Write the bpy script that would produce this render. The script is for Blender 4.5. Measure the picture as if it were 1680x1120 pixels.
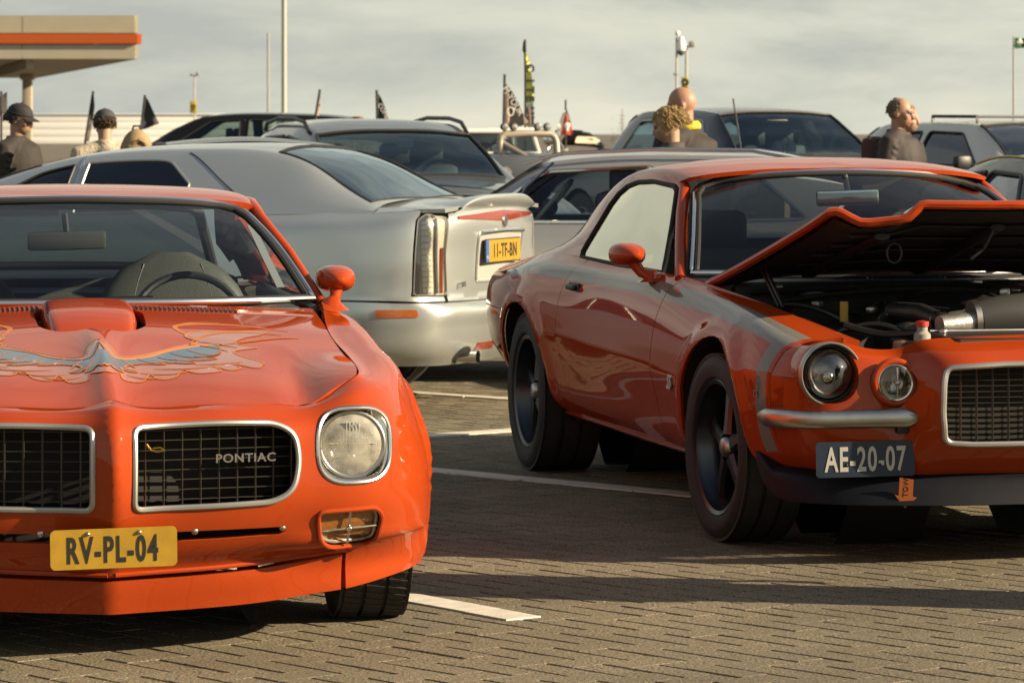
import bpy, bmesh, math, random
import numpy as np
from mathutils import Vector, Matrix
from mathutils.geometry import delaunay_2d_cdt
R = math.radians
random.seed(7)
rng = np.random.default_rng(7)
for o in list(bpy.data.objects):
    bpy.data.objects.remove(o)
scene = bpy.context.scene
COL = scene.collection

# ------------------------------------------------------------------ camera
cam_d = bpy.data.cameras.new('camera')
cam_d.sensor_width = 36.0
cam_d.lens = 6000.0 / 1680.0 * 36.0
cam_d.shift_y = -345.0 / 1680.0
cam_d.clip_start = 0.1
cam_d.clip_end = 3000.0
cam_d.dof.use_dof = True
cam_d.dof.focus_distance = 11.3
cam_d.dof.aperture_fstop = 13.0
cam = bpy.data.objects.new('camera', cam_d)
COL.objects.link(cam)
cam.location = (0, 0, 1.42)
cam.rotation_euler = (R(90), 0, 0)
scene.camera = cam

# ------------------------------------------------------------------ world, sun
SUN_DIR = Vector((0.975, -0.22, 0.0)).normalized()      # towards the sun, on the ground
SUN_EL = R(23)
world = bpy.data.worlds.new('World')
scene.world = world
world.use_nodes = True
wt = world.node_tree
wt.nodes.clear()
W = wt.nodes.new
wo = W('ShaderNodeOutputWorld')
bg = W('ShaderNodeBackground')
sky = W('ShaderNodeTexSky')
sky.sky_type = 'NISHITA'
sky.sun_disc = False
sky.sun_elevation = SUN_EL
sky.sun_rotation = math.atan2(SUN_DIR.x, SUN_DIR.y)
sky.air_density = 1.0
sky.dust_density = 3.0
sky.ozone_density = 1.5
tc = W('ShaderNodeTexCoord')
sep = W('ShaderNodeSeparateXYZ')
wt.links.new(tc.outputs['Generated'], sep.inputs[0])
mp = W('ShaderNodeMapping')
mp.inputs['Scale'].default_value = (4.5, 4.5, 17.0)
mp.inputs['Location'].default_value = (-3.07, -4.64, -0.35)
wt.links.new(tc.outputs['Generated'], mp.inputs[0])
nz = W('ShaderNodeTexNoise')
nz.inputs['Scale'].default_value = 1.5
nz.inputs['Detail'].default_value = 7.0
nz.inputs['Roughness'].default_value = 0.58
nz.inputs['Distortion'].default_value = 0.35
wt.links.new(mp.outputs[0], nz.inputs['Vector'])
cr = W('ShaderNodeValToRGB')
cr.color_ramp.elements[0].position = 0.36
cr.color_ramp.elements[0].color = (3.9, 4.05, 3.7, 1)
cr.color_ramp.elements[1].position = 0.68
cr.color_ramp.elements[1].color = (6.8, 6.5, 5.2, 1)
e = cr.color_ramp.elements.new(0.52)
e.color = (5.5, 5.55, 4.65, 1)
wt.links.new(nz.outputs['Fac'], cr.inputs[0])
mixc = W('ShaderNodeMix')
mixc.data_type = 'RGBA'
# broken cloud: closed towards the horizon, thinner overhead
cov = W('ShaderNodeMapRange')
cov.inputs['From Min'].default_value = 0.22
cov.inputs['From Max'].default_value = 0.86
cov.inputs['To Min'].default_value = 0.93
cov.inputs['To Max'].default_value = 0.10
wt.links.new(sep.outputs[2], cov.inputs[0])
wt.links.new(cov.outputs[0], mixc.inputs[0])
wt.links.new(sky.outputs[0], mixc.inputs[6])
wt.links.new(cr.outputs[0], mixc.inputs[7])
wt.links.new(mixc.outputs[2], bg.inputs[0])
bg.inputs[1].default_value = 0.05
wt.links.new(bg.outputs[0], wo.inputs[0])

sun_d = bpy.data.lights.new('sun', 'SUN')
sun_d.energy = 5.0
sun_d.angle = R(0.53)
sun_d.color = (1.0, 0.80, 0.55)
sun = bpy.data.objects.new('sun', sun_d)
COL.objects.link(sun)
sv = Vector((SUN_DIR.x * math.cos(SUN_EL), SUN_DIR.y * math.cos(SUN_EL), math.sin(SUN_EL)))
sun.rotation_euler = sv.to_track_quat('Z', 'Y').to_euler()
sun.location = (20, -6, 12)

scene.view_settings.view_transform = 'Standard'
scene.view_settings.look = 'None'
scene.view_settings.exposure = 1.4
scene.view_settings.gamma = 1.0
scene.view_settings.use_curve_mapping = False
scene.render.resolution_x = 1024
scene.render.resolution_y = 682

# ------------------------------------------------------------------ materials
MATS = {}
ALB = 0.81          # all base colours are kept low to suit the exposure


def mat(name, col=(0.5, 0.5, 0.5), rough=0.5, metal=0.0, coat=0.0, noise=0.0, nscale=30.0, bump=0.0, bscale=60.0,
        emit=None, spec=0.5, coat_rough=0.03):
    if name in MATS:
        return MATS[name]
    if metal < 0.5:
        col = tuple(c * ALB for c in col)
    m = bpy.data.materials.new(name)
    m.use_nodes = True
    t = m.node_tree
    b = t.nodes['Principled BSDF']
    b.inputs['Base Color'].default_value = (*col, 1)
    b.inputs['Roughness'].default_value = rough
    b.inputs['Metallic'].default_value = metal
    b.inputs['Coat Weight'].default_value = coat
    b.inputs['Coat Roughness'].default_value = coat_rough
    b.inputs['Specular IOR Level'].default_value = spec
    if noise or bump:
        c = t.nodes.new('ShaderNodeTexCoord')
        n = t.nodes.new('ShaderNodeTexNoise')
        n.inputs['Scale'].default_value = nscale
        n.inputs['Detail'].default_value = 5
        t.links.new(c.outputs['Object'], n.inputs['Vector'])
        if noise:
            mr = t.nodes.new('ShaderNodeMapRange')
            mr.inputs['From Min'].default_value = 0.25
            mr.inputs['From Max'].default_value = 0.75
            mr.inputs['To Min'].default_value = 1 - noise
            mr.inputs['To Max'].default_value = 1 + noise
            t.links.new(n.outputs['Fac'], mr.inputs[0])
            mx = t.nodes.new('ShaderNodeVectorMath')
            mx.operation = 'SCALE'
            mx.inputs[0].default_value = col
            t.links.new(mr.outputs[0], mx.inputs['Scale'])
            t.links.new(mx.outputs[0], b.inputs['Base Color'])
        if bump:
            n2 = t.nodes.new('ShaderNodeTexNoise')
            n2.inputs['Scale'].default_value = bscale
            n2.inputs['Detail'].default_value = 3
            t.links.new(c.outputs['Object'], n2.inputs['Vector'])
            bp = t.nodes.new('ShaderNodeBump')
            bp.inputs['Strength'].default_value = bump
            bp.inputs['Distance'].default_value = 0.01
            t.links.new(n2.outputs['Fac'], bp.inputs['Height'])
            t.links.new(bp.outputs[0], b.inputs['Normal'])
    if emit:
        b.inputs['Emission Color'].default_value = (*emit, 1)
        b.inputs['Emission Strength'].default_value = 1
    MATS[name] = m
    return m


def glass(name, tint, refl=1.0, gcol=(0.95, 0.97, 1.0)):
    """thin window glass: tinted transparency under a mirror-like surface"""
    m = bpy.data.materials.new(name)
    m.use_nodes = True
    t = m.node_tree
    t.nodes.clear()
    out = t.nodes.new('ShaderNodeOutputMaterial')
    tr = t.nodes.new('ShaderNodeBsdfTransparent')
    tr.inputs[0].default_value = (*tint, 1)
    gl = t.nodes.new('ShaderNodeBsdfGlossy')
    gl.inputs['Roughness'].default_value = 0.015
    gl.inputs[0].default_value = (*gcol, 1)
    fr = t.nodes.new('ShaderNodeFresnel')
    fr.inputs['IOR'].default_value = 1.5
    mu = t.nodes.new('ShaderNodeMath')
    mu.operation = 'MULTIPLY'
    mu.use_clamp = True
    mu.inputs[1].default_value = refl
    t.links.new(fr.outputs[0], mu.inputs[0])
    mx = t.nodes.new('ShaderNodeMixShader')
    t.links.new(mu.outputs[0], mx.inputs[0])
    t.links.new(tr.outputs[0], mx.inputs[1])
    t.links.new(gl.outputs[0], mx.inputs[2])
    t.links.new(mx.outputs[0], out.inputs[0])
    MATS[name] = m
    return m


def paint(name, col, rough=0.38, flake=0.06, metal=0.0, coat=1.0):
    """car paint: base coat with fine flake variation under a clear coat"""
    m = mat(name, col, rough, metal, coat * .8, coat_rough=0.02, spec=0.0 if metal < .2 else .4)
    if metal < 0.5:
        col = tuple(c * ALB for c in col)
    t = m.node_tree
    b = t.nodes['Principled BSDF']
    b.inputs['Coat IOR'].default_value = 1.42
    c = t.nodes.new('ShaderNodeTexCoord')
    n = t.nodes.new('ShaderNodeTexNoise')
    n.inputs['Scale'].default_value = 900
    n.inputs['Detail'].default_value = 1
    n2 = t.nodes.new('ShaderNodeTexNoise')
    n2.inputs['Scale'].default_value = 3.0
    n2.inputs['Detail'].default_value = 4
    t.links.new(c.outputs['Object'], n.inputs['Vector'])
    t.links.new(c.outputs['Object'], n2.inputs['Vector'])
    ad = t.nodes.new('ShaderNodeMath')
    ad.operation = 'ADD'
    t.links.new(n.outputs['Fac'], ad.inputs[0])
    t.links.new(n2.outputs['Fac'], ad.inputs[1])
    mr = t.nodes.new('ShaderNodeMapRange')
    mr.inputs['From Min'].default_value = 0.6
    mr.inputs['From Max'].default_value = 1.4
    mr.inputs['To Min'].default_value = 1 - flake
    mr.inputs['To Max'].default_value = 1 + flake
    t.links.new(ad.outputs[0], mr.inputs[0])
    mx = t.nodes.new('ShaderNodeVectorMath')
    mx.operation = 'SCALE'
    mx.inputs[0].default_value = col
    t.links.new(mr.outputs[0], mx.inputs['Scale'])
    t.links.new(mx.outputs[0], b.inputs['Base Color'])
    # faint orange-peel and dust in the clear coat
    bp = t.nodes.new('ShaderNodeBump')
    bp.inputs['Strength'].default_value = 0.008
    bp.inputs['Distance'].default_value = 0.004
    n3 = t.nodes.new('ShaderNodeTexNoise')
    n3.inputs['Scale'].default_value = 22
    t.links.new(c.outputs['Object'], n3.inputs['Vector'])
    t.links.new(n3.outputs['Fac'], bp.inputs['Height'])
    t.links.new(bp.outputs[0], b.inputs['Coat Normal'])
    return m


M_RED = paint('orange_red_paint', (0.335, 0.045, 0.0085))
M_RED2 = paint('deep_orange_paint', (0.325, 0.042, 0.0075))
M_SILVER = paint('silver_paint', (0.44, 0.475, 0.465), 0.36, 0.05, 0.72)
M_GREY = paint('grey_paint', (0.055, 0.068, 0.082), 0.35, 0.06, 0.4)
M_DBLUE = paint('dark_blue_paint', (0.018, 0.022, 0.035), 0.35, 0.06, 0.2)
M_BLACKP = paint('black_paint', (0.009, 0.009, 0.010), 0.3, 0.05)
M_CHAMP = paint('grey_beige_paint', (0.40, 0.385, 0.36), 0.35, 0.05, 0.7)
M_TAN = paint('silver_truck_paint', (0.62, 0.60, 0.54), 0.35, 0.05, 0.25)
M_WHITEP = mat('white_enamel', (0.88, 0.87, 0.82), 0.4, coat=0.3)
M_CHROME = mat('chrome', (0.62, 0.61, 0.58), 0.12, 1.0)
M_SATIN = mat('satin_metal', (0.42, 0.41, 0.38), 0.32, 1.0, noise=0.15, nscale=12)
M_TRIM = mat('dull_trim', (0.36, 0.36, 0.34), 0.42, 0.85)
M_BLACK = mat('black_plastic', (0.012, 0.012, 0.012), 0.5, noise=0.2, nscale=40)
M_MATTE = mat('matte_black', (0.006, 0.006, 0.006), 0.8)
M_GRILLE = mat('grille_black', (0.040, 0.037, 0.029), 0.42, 0.5)
M_RUBBER = mat('tyre_rubber', (0.020, 0.018, 0.016), 0.72, noise=0.35, nscale=14, bump=0.25, bscale=90)
M_INT = mat('interior_vinyl', (0.030, 0.030, 0.028), 0.55, noise=0.15, nscale=25, bump=0.1, bscale=200)
M_SEAT = mat('seat_vinyl', (0.052, 0.053, 0.046), 0.5, noise=0.12, nscale=20, bump=0.12, bscale=180)
M_RIM = mat('gunmetal_rim', (0.055, 0.06, 0.07), 0.28, 0.85)
M_LENS = glass('lens_glass', (0.80, 0.80, 0.76), 1.6)


def flute_glass(name):
    m = glass(name, (0.9, 0.88, 0.82), 1.4)
    t = m.node_tree
    mx0 = [n for n in t.nodes if n.type == 'MIX_SHADER'][0]
    tr0 = [n for n in t.nodes if n.type == 'BSDF_TRANSPARENT'][0]
    df = t.nodes.new('ShaderNodeBsdfPrincipled')
    df.inputs['Base Color'].default_value = (0.46, 0.44, 0.37, 1)
    df.inputs['Roughness'].default_value = 0.22
    c = t.nodes.new('ShaderNodeTexCoord')
    n = t.nodes.new('ShaderNodeTexNoise')
    n.inputs['Scale'].default_value = 26
    n.inputs['Detail'].default_value = 3
    t.links.new(c.outputs['Object'], n.inputs['Vector'])
    mr = t.nodes.new('ShaderNodeMapRange')
    mr.inputs['From Min'].default_value = .3
    mr.inputs['From Max'].default_value = .7
    mr.inputs['To Min'].default_value = .25
    mr.inputs['To Max'].default_value = .75
    t.links.new(n.outputs['Fac'], mr.inputs[0])
    m2 = t.nodes.new('ShaderNodeMixShader')
    t.links.new(mr.outputs[0], m2.inputs[0])
    t.links.new(tr0.outputs[0], m2.inputs[1])
    t.links.new(df.outputs[0], m2.inputs[2])
    t.links.new(m2.outputs[0], mx0.inputs[1])
    return m


M_FLUTE = flute_glass('fluted_glass')
M_REFLECTOR = mat('lamp_reflector', (0.55, 0.53, 0.48), 0.18, 1.0, bump=0.5, bscale=25)
M_AMBER = mat('amber_lens', (0.22, 0.085, 0.014), 0.22, coat=0.5, noise=0.12, nscale=60, bump=0.12, bscale=90)
M_ORANGEL = mat('orange_marker', (0.36, 0.10, 0.025), 0.25, coat=0.5, noise=0.2, nscale=80)
M_REDL = mat('red_lens', (0.22, 0.034, 0.016), 0.2, coat=0.6, noise=0.15, nscale=50)
M_GLASS = glass('windscreen_glass', (0.80, 0.89, 0.89), 0.75)
M_GLASSB = glass('rear_glass', (0.88, 0.93, 0.93), 0.8)
M_SIDEG = glass('side_glass', (0.55, 0.56, 0.50), 2.8, (1.0, .96, .80))
M_DOME = glass('dome_glass', (0.72, 0.72, 0.70), 3.0)
M_TINT = glass('tinted_glass', (0.10, 0.13, 0.14), 1.7)
M_TINTB = glass('backlight_glass', (0.15, 0.25, 0.32), 1.3, (.80, .92, 1.0))
M_TINT2 = glass('light_tinted_glass', (0.40, 0.48, 0.48), 1.3)
M_YPLATE = mat('yellow_plate', (0.36, 0.215, 0.016), 0.42, noise=0.12, nscale=30)
M_BPLATE = mat('blue_plate', (0.013, 0.025, 0.050), 0.42, noise=0.15, nscale=30)
M_INK = mat('plate_ink', (0.012, 0.011, 0.010), 0.5)
M_WINK = mat('plate_white', (0.50, 0.49, 0.45), 0.45)
M_DECALB = mat('decal_blue', (0.018, 0.055, 0.095), 0.3, coat=1.0)
M_DECALG = mat('decal_gold', (0.46, 0.15, 0.022), 0.6, coat=0.2)
M_DECALO = mat('decal_orange', (0.37, 0.080, 0.018), 0.32, coat=1.0)
M_STEEL = mat('bare_steel', (0.40, 0.39, 0.37), 0.35, 1.0, noise=0.2, nscale=18)
M_ALU = mat('cast_alloy', (0.36, 0.35, 0.33), 0.42, 0.9, noise=0.15, nscale=30, bump=0.15)
M_SPOILER = mat('spoiler_plastic', (0.005, 0.006, 0.010), 0.5, noise=0.2, nscale=20, spec=0.15)
# ------------------------------------------------------------------ object helpers
def link(name, me, m=None, parent=None):
    o = bpy.data.objects.new(name, me)
    if m is not None and me is not None:
        if isinstance(m, (list, tuple)):
            for q in m:
                me.materials.append(q)
        else:
            me.materials.append(m)
    COL.objects.link(o)
    if parent is not None:
        o.parent = parent
    return o


def tag(o, label=None, cat=None, group=None, kind=None):
    if label:
        o['label'] = label
    if cat:
        o['category'] = cat
    if group:
        o['group'] = group
    if kind:
        o['kind'] = kind
    return o


def thing(name, label, cat, loc=(0, 0, 0), rz=0.0, group=None):
    o = bpy.data.objects.new(name, None)
    o.empty_display_size = 0.2
    COL.objects.link(o)
    o.location = loc
    o.rotation_euler = (0, 0, rz)
    return tag(o, label, cat, group)


def mesh(name, verts, faces, m=None, parent=None, smooth=True, mi=None):
    me = bpy.data.meshes.new(name)
    me.from_pydata([tuple(v) for v in verts], [], [tuple(f) for f in faces])
    if smooth:
        me.shade_smooth()
    if mi is not None:
        me.polygons.foreach_set('material_index', mi)
    me.update()
    return link(name, me, m, parent)


class MB:
    """collects simple shapes into one mesh"""

    def __init__(s):
        s.v, s.f = [], []

    def add(s, vs, fs):
        k = len(s.v)
        s.v += [tuple(map(float, p)) for p in vs]
        s.f += [tuple(i + k for i in f) for f in fs]
        return s

    def box(s, c, d, b=0.0, rot=None):
        """box of centre c, size d, chamfered by b"""
        x, y, z = [q / 2 for q in d]
        b = min(b, x * .9, y * .9, z * .9)
        if b <= 0:
            vs = [(i * x, j * y, k * z) for i in (-1, 1) for j in (-1, 1) for k in (-1, 1)]
            fs = [(0, 1, 3, 2), (4, 6, 7, 5), (0, 4, 5, 1), (2, 3, 7, 6), (0, 2, 6, 4), (1, 5, 7, 3)]
        else:
            bm = bmesh.new()
            bmesh.ops.create_cube(bm, size=1)
            for q in bm.verts:
                q.co = Vector((q.co.x * 2 * x, q.co.y * 2 * y, q.co.z * 2 * z))
            bmesh.ops.bevel(bm, geom=list(bm.edges), offset=b, segments=2, affect='EDGES', profile=0.5)
            bm.verts.index_update()
            vs = [tuple(q.co) for q in bm.verts]
            fs = [[q.index for q in p.verts] for p in bm.faces]
            bm.free()
        mt = Matrix.Identity(3) if rot is None else (rot if isinstance(rot, Matrix) else Matrix.Rotation(rot, 3, 'Z'))
        c = Vector(c)
        return s.add([mt @ Vector(p) + c for p in vs], fs)

    def tube(s, pts, r, n=10, caps=True, closed=False):
        pts = [Vector(p) for p in pts]
        N = len(pts)
        rs = r if isinstance(r, list) else [r] * N
        prev = None
        rings = []
        for i, p in enumerate(pts):
            if closed:
                tdir = (pts[(i + 1) % N] - pts[i - 1])
            else:
                tdir = pts[min(i + 1, N - 1)] - pts[max(i - 1, 0)]
            tdir.normalize()
            if prev is None:
                a = tdir.orthogonal().normalized()
                if abs(tdir.z) < .95:
                    a = Vector((0, 0, 1)) - tdir * tdir.z
                    a.normalize()
            else:
                a = prev - tdir * prev.dot(tdir)
                a.normalize()
            prev = a
            b = tdir.cross(a)
            rr_ = rs[i]
            ra, rb = rr_ if isinstance(rr_, tuple) else (rr_, rr_)
            rings.append([p + a * ra * math.cos(2 * math.pi * k / n) + b * rb * math.sin(2 * math.pi * k / n) for k in range(n)])
        vs = [q for g in rings for q in g]
        fs = []
        M = N if closed else N - 1
        for i in range(M):
            j = (i + 1) % N
            for k in range(n):
                l = (k + 1) % n
                fs.append((i * n + k, i * n + l, j * n + l, j * n + k))
        if caps and not closed:
            fs.append(tuple(range(n - 1, -1, -1)))
            fs.append(tuple((N - 1) * n + k for k in range(n)))
        return s.add(vs, fs)

    def lathe(s, prof, axis='x', n=40, c=(0, 0, 0), close=False, rot=None):
        """prof: (axial, radius) points swept about an axis through c"""
        vs, fs = [], []
        for (a, r) in prof:
            for k in range(n):
                t = 2 * math.pi * k / n
                p, q = r * math.cos(t), r * math.sin(t)
                if axis == 'x':
                    v = (a, p, q)
                elif axis == 'y':
                    v = (q, a, p)
                else:
                    v = (p, q, a)
                vs.append(Vector(v))
        P = len(prof)
        for i in range(P if close else P - 1):
            j = (i + 1) % P
            for k in range(n):
                l = (k + 1) % n
                fs.append((i * n + k, i * n + l, j * n + l, j * n + k))
        c = Vector(c)
        if rot is not None:
            vs = [rot @ v for v in vs]
        return s.add([v + c for v in vs], fs)

    def ball(s, c, r, n=16, m=10, rot=None):
        r = r if isinstance(r, (tuple, list)) else (r, r, r)
        vs, fs = [], []
        for i in range(m + 1):
            t = math.pi * i / m
            for k in range(n):
                p = 2 * math.pi * k / n
                vs.append(Vector((r[0] * math.sin(t) * math.cos(p), r[1] * math.sin(t) * math.sin(p), r[2] * math.cos(t))))
        for i in range(m):
            for k in range(n):
                l = (k + 1) % n
                fs.append((i * n + k, (i + 1) * n + k, (i + 1) * n + l, i * n + l))
        if rot is not None:
            vs = [rot @ v for v in vs]
        c = Vector(c)
        return s.add([v + c for v in vs], fs)

    def prism(s, poly, z0, z1, fr=None):
        """polygon (2D) extruded; fr maps (x, y, z) to 3D"""
        n = len(poly)
        fr = fr or (lambda x, y, z: (x, y, z))
        vs = [fr(x, y, z0) for x, y in poly] + [fr(x, y, z1) for x, y in poly]
        fs = [tuple(range(n - 1, -1, -1)), tuple(range(n, 2 * n))]
        fs += [(i, (i + 1) % n, n + (i + 1) % n, n + i) for i in range(n)]
        return s.add(vs, fs)

    def build(s, name, m, parent=None, smooth=True, auto=None):
        o = mesh(name, s.v, s.f, m, parent, smooth)
        if smooth:
            bm = bmesh.new()
            bm.from_mesh(o.data)
            bmesh.ops.remove_doubles(bm, verts=bm.verts, dist=1e-5)
            bmesh.ops.recalc_face_normals(bm, faces=bm.faces)
            ang = R(auto if auto else 38)
            for ed in bm.edges:
                if len(ed.link_faces) == 2 and ed.calc_face_angle(0) > ang:
                    ed.smooth = False
            bm.to_mesh(o.data)
            bm.free()
        return o


def rod(name, pts, r, m, parent=None, n=8, closed=False):
    return MB().tube(pts, r, n, closed=closed).build(name, m, parent)


# ------------------------------------------------------------------ curves and spline surfaces
def ncs(x, Y):
    """natural cubic spline through Y[i] at x[i]; returns evaluator (vectorised)"""
    x = np.asarray(x, float)
    Y = np.asarray(Y, float)
    n = len(x)
    sh = Y.shape
    Yf = Y.reshape(n, -1)
    h = np.diff(x)
    A = np.zeros((n, n))
    B = np.zeros_like(Yf)
    A[0, 0] = A[-1, -1] = 1
    for i in range(1, n - 1):
        A[i, i - 1] = h[i - 1]
        A[i, i] = 2 * (h[i - 1] + h[i])
        A[i, i + 1] = h[i]
        B[i] = 6 * ((Yf[i + 1] - Yf[i]) / h[i] - (Yf[i] - Yf[i - 1]) / h[i - 1])
    Mm = np.linalg.solve(A, B)

    def ev(t):
        t = np.atleast_1d(np.asarray(t, float))
        i = np.clip(np.searchsorted(x, t) - 1, 0, n - 2)
        a = (x[i + 1] - t)[:, None]
        b = (t - x[i])[:, None]
        hh = h[i][:, None]
        # straight continuation outside the knots
        r = (Mm[i] * a ** 3 + Mm[i + 1] * b ** 3) / (6 * hh) + (Yf[i] / hh - Mm[i] * hh / 6) * a + (Yf[i + 1] / hh - Mm[i + 1] * hh / 6) * b
        return r.reshape((len(t),) + sh[1:])
    return ev


def pch(x, Y):
    """monotone cubic (no overshoot)"""
    x = np.asarray(x, float)
    Y = np.asarray(Y, float)
    n = len(x)
    sh = Y.shape
    Yf = Y.reshape(n, -1)
    h = np.diff(x)[:, None]
    d = np.diff(Yf, axis=0) / h
    m = np.zeros_like(Yf)
    m[0], m[-1] = d[0], d[-1]
    for i in range(1, n - 1):
        w1, w2 = 2 * h[i] + h[i - 1], h[i] + 2 * h[i - 1]
        ok = d[i - 1] * d[i] > 0
        with np.errstate(divide='ignore', invalid='ignore'):
            q = (w1 + w2) / (w1 / d[i - 1] + w2 / d[i])
        m[i] = np.where(ok, q, 0)

    def ev(t):
        t = np.atleast_1d(np.asarray(t, float))
        i = np.clip(np.searchsorted(x, t) - 1, 0, n - 2)
        hh = h[i]
        s = ((t - x[i]) / hh[:, 0])[:, None]
        r = Yf[i] * (1 + 2 * s) * (1 - s) ** 2 + m[i] * hh * s * (1 - s) ** 2 + Yf[i + 1] * s * s * (3 - 2 * s) + m[i + 1] * hh * s * s * (s - 1)
        return r.reshape((len(t),) + sh[1:])
    return ev


class Surf:
    """tensor-product surface: stations a (spline along a), rows b (smooth along b); points are (u, v, h)"""

    def __init__(s, a, b, T, kind='c', post=None, kb='m'):
        s.a = np.asarray(a, float)
        s.b = np.asarray(b, float)
        T = np.asarray(T, float)
        if s.a[0] > s.a[-1]:
            s.a = s.a[::-1]
            T = T[::-1]
        s.f = ncs(s.a, T) if kind == 'c' else pch(s.a, T)
        s.post = post
        s.nb = len(s.b)
        s.kb = kb

    def __call__(s, a, b):
        a = np.atleast_1d(np.asarray(a, float))
        b = np.atleast_1d(np.asarray(b, float))
        a, b = np.broadcast_arrays(a, b)
        Pn = s.f(a)                                    # N, nb, 3
        k = np.clip(np.searchsorted(s.b, b) - 1, 0, s.nb - 2)
        N = np.arange(len(a))
        bb = s.b

        def row(i):
            return Pn[N, i]
        h = (bb[k + 1] - bb[k])[:, None]
        t = ((b - bb[k])[:, None]) / h
        p0, p1 = row(k), row(k + 1)
        km, kp = np.clip(k - 1, 0, s.nb - 1), np.clip(k + 2, 0, s.nb - 1)
        d = (p1 - p0) / h
        hm = np.where(km == k, 1, bb[k] - bb[km])[:, None]
        hp = np.where(kp == k + 1, 1, bb[kp] - bb[k + 1])[:, None]
        dm = np.where((km == k)[:, None], d, (p0 - row(km)) / hm)
        dp = np.where((kp == k + 1)[:, None], d, (row(kp) - p1) / hp)
        m0 = np.where((km == k)[:, None], d, (dm * h + d * hm) / (h + hm))
        m1 = np.where((kp == k + 1)[:, None], d, (dp * h + d * hp) / (h + hp))
        P = p0 * (1 + 2 * t) * (1 - t) ** 2 + m0 * h * t * (1 - t) ** 2 + p1 * t * t * (3 - 2 * t) + m1 * h * t * t * (t - 1)
        if s.post:
            P = s.post(P, a, b)
        return P

    def nrm(s, a, b, e=2e-3):
        ea = e * (s.a[-1] - s.a[0])
        eb = e * (s.b[-1] - s.b[0])
        da = s(a + ea, b) - s(a - ea, b)
        db = s(a, b + eb) - s(a, b - eb)
        n = np.cross(da, db)
        return n / (np.linalg.norm(n, axis=1)[:, None] + 1e-12)

    def inv(s, Q, comps):
        Q = np.asarray(Q, float)
        if not hasattr(s, '_g'):
            A, B = np.meshgrid(np.linspace(s.a[0], s.a[-1], 220), np.linspace(s.b[0], s.b[-1], 90), indexing='ij')
            s._g = (A.ravel(), B.ravel(), s(A.ravel(), B.ravel()))
        A, B, G = s._g
        alim = getattr(s, 'alim', None)
        if alim and tuple(comps) == (1, 2):
            ok = (A >= alim[0]) & (A <= alim[1])
            A, B, G = A[ok], B[ok], G[ok]
        G = G[:, list(comps)]
        k = np.array([np.argmin(((G - q) ** 2).sum(1)) for q in Q])
        a, b = A[k].copy(), B[k].copy()
        ea, eb = 1e-4 * (s.a[-1] - s.a[0]), 1e-4 * (s.b[-1] - s.b[0])
        c = list(comps)
        for _ in range(8):
            p = s(a, b)[:, c]
            r = Q - p
            ja = (s(a + ea, b)[:, c] - p) / ea
            jb = (s(a, b + eb)[:, c] - p) / eb
            det = ja[:, 0] * jb[:, 1] - ja[:, 1] * jb[:, 0]
            det = np.where(np.abs(det) < 1e-9, 1e-9, det)
            dA = (r[:, 0] * jb[:, 1] - r[:, 1] * jb[:, 0]) / det
            dB = (ja[:, 0] * r[:, 1] - ja[:, 1] * r[:, 0]) / det
            la, lb = .08 * (s.a[-1] - s.a[0]), .08 * (s.b[-1] - s.b[0])
            a = np.clip(a + np.clip(dA, -la, la), s.a[0], s.a[-1])
            b = np.clip(b + np.clip(dB, -lb, lb), s.b[0], s.b[-1])
        return np.stack([a, b], 1)


def coons(c0, c1, d0, d1, n=24, bulge=0.0):
    """surface between curve c0 (b=0), c1 (b=1), d0 (a=0), d1 (a=1); each a list of (u,v,h)"""
    def rs(c, m):
        c = np.asarray(c, float)
        l = np.concatenate([[0], np.cumsum(np.linalg.norm(np.diff(c, axis=0), axis=1))])
        return (ncs if len(c) > 2 else pch)(l / l[-1], c)(np.linspace(0, 1, m))
    C0, C1, D0, D1 = rs(c0, n), rs(c1, n), rs(d0, n), rs(d1, n)
    S, Tt = np.meshgrid(np.linspace(0, 1, n), np.linspace(0, 1, n), indexing='ij')
    S, Tt = S[..., None], Tt[..., None]
    P = (1 - Tt) * C0[:, None] + Tt * C1[:, None] + (1 - S) * D0[None] + S * D1[None]
    P = P - ((1 - S) * (1 - Tt) * C0[0] + S * (1 - Tt) * C0[-1] + (1 - S) * Tt * C1[0] + S * Tt * C1[-1])
    if bulge:
        i = n // 2
        nn = np.cross(P[-1, i] - P[0, i], P[i, -1] - P[i, 0])
        nn /= np.linalg.norm(nn)
        P = P + nn * bulge * 16 * (S * (1 - S) * Tt * (1 - Tt))
    return Surf(np.linspace(0, 1, n), np.linspace(0, 1, n), P)


def rrect(cx, cy, w, h, r, n=6):
    pts = []
    for (sx, sy, a0) in ((1, 1, 0), (-1, 1, 90), (-1, -1, 180), (1, -1, 270)):
        for k in range(n + 1):
            t = R(a0 + 90 * k / n)
            pts.append((cx + sx * (w / 2 - r) + r * math.cos(t), cy + sy * (h / 2 - r) + r * math.sin(t)))
    return pts


def ellipse(cx, cy, rx, ry, n=36, pw=2.0):
    o = []
    for k in range(n):
        t = 2 * math.pi * k / n
        c, s_ = math.cos(t), math.sin(t)
        o.append((cx + rx * math.copysign(abs(c) ** (2 / pw), c), cy + ry * math.copysign(abs(s_) ** (2 / pw), s_)))
    return o


def rounded(poly, r, n=4):
    """polygon with its corners rounded (r may be a list)"""
    P = [Vector((p[0], p[1])) for p in poly]
    N = len(P)
    rs = r if isinstance(r, list) else [r] * N
    out = []
    for i, p in enumerate(P):
        a, b = P[i - 1] - p, P[(i + 1) % N] - p
        la, lb = a.length, b.length
        q = min(rs[i], la * .49, lb * .49)
        if q < 1e-5:
            out.append(tuple(p))
            continue
        s0, s1 = p + a * (q / la), p + b * (q / lb)
        for k in range(n + 1):
            t = k / n
            w = s0 * (1 - t) ** 2 + p * 2 * t * (1 - t) + s1 * t * t
            out.append((w.x, w.y))
    return out


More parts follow.
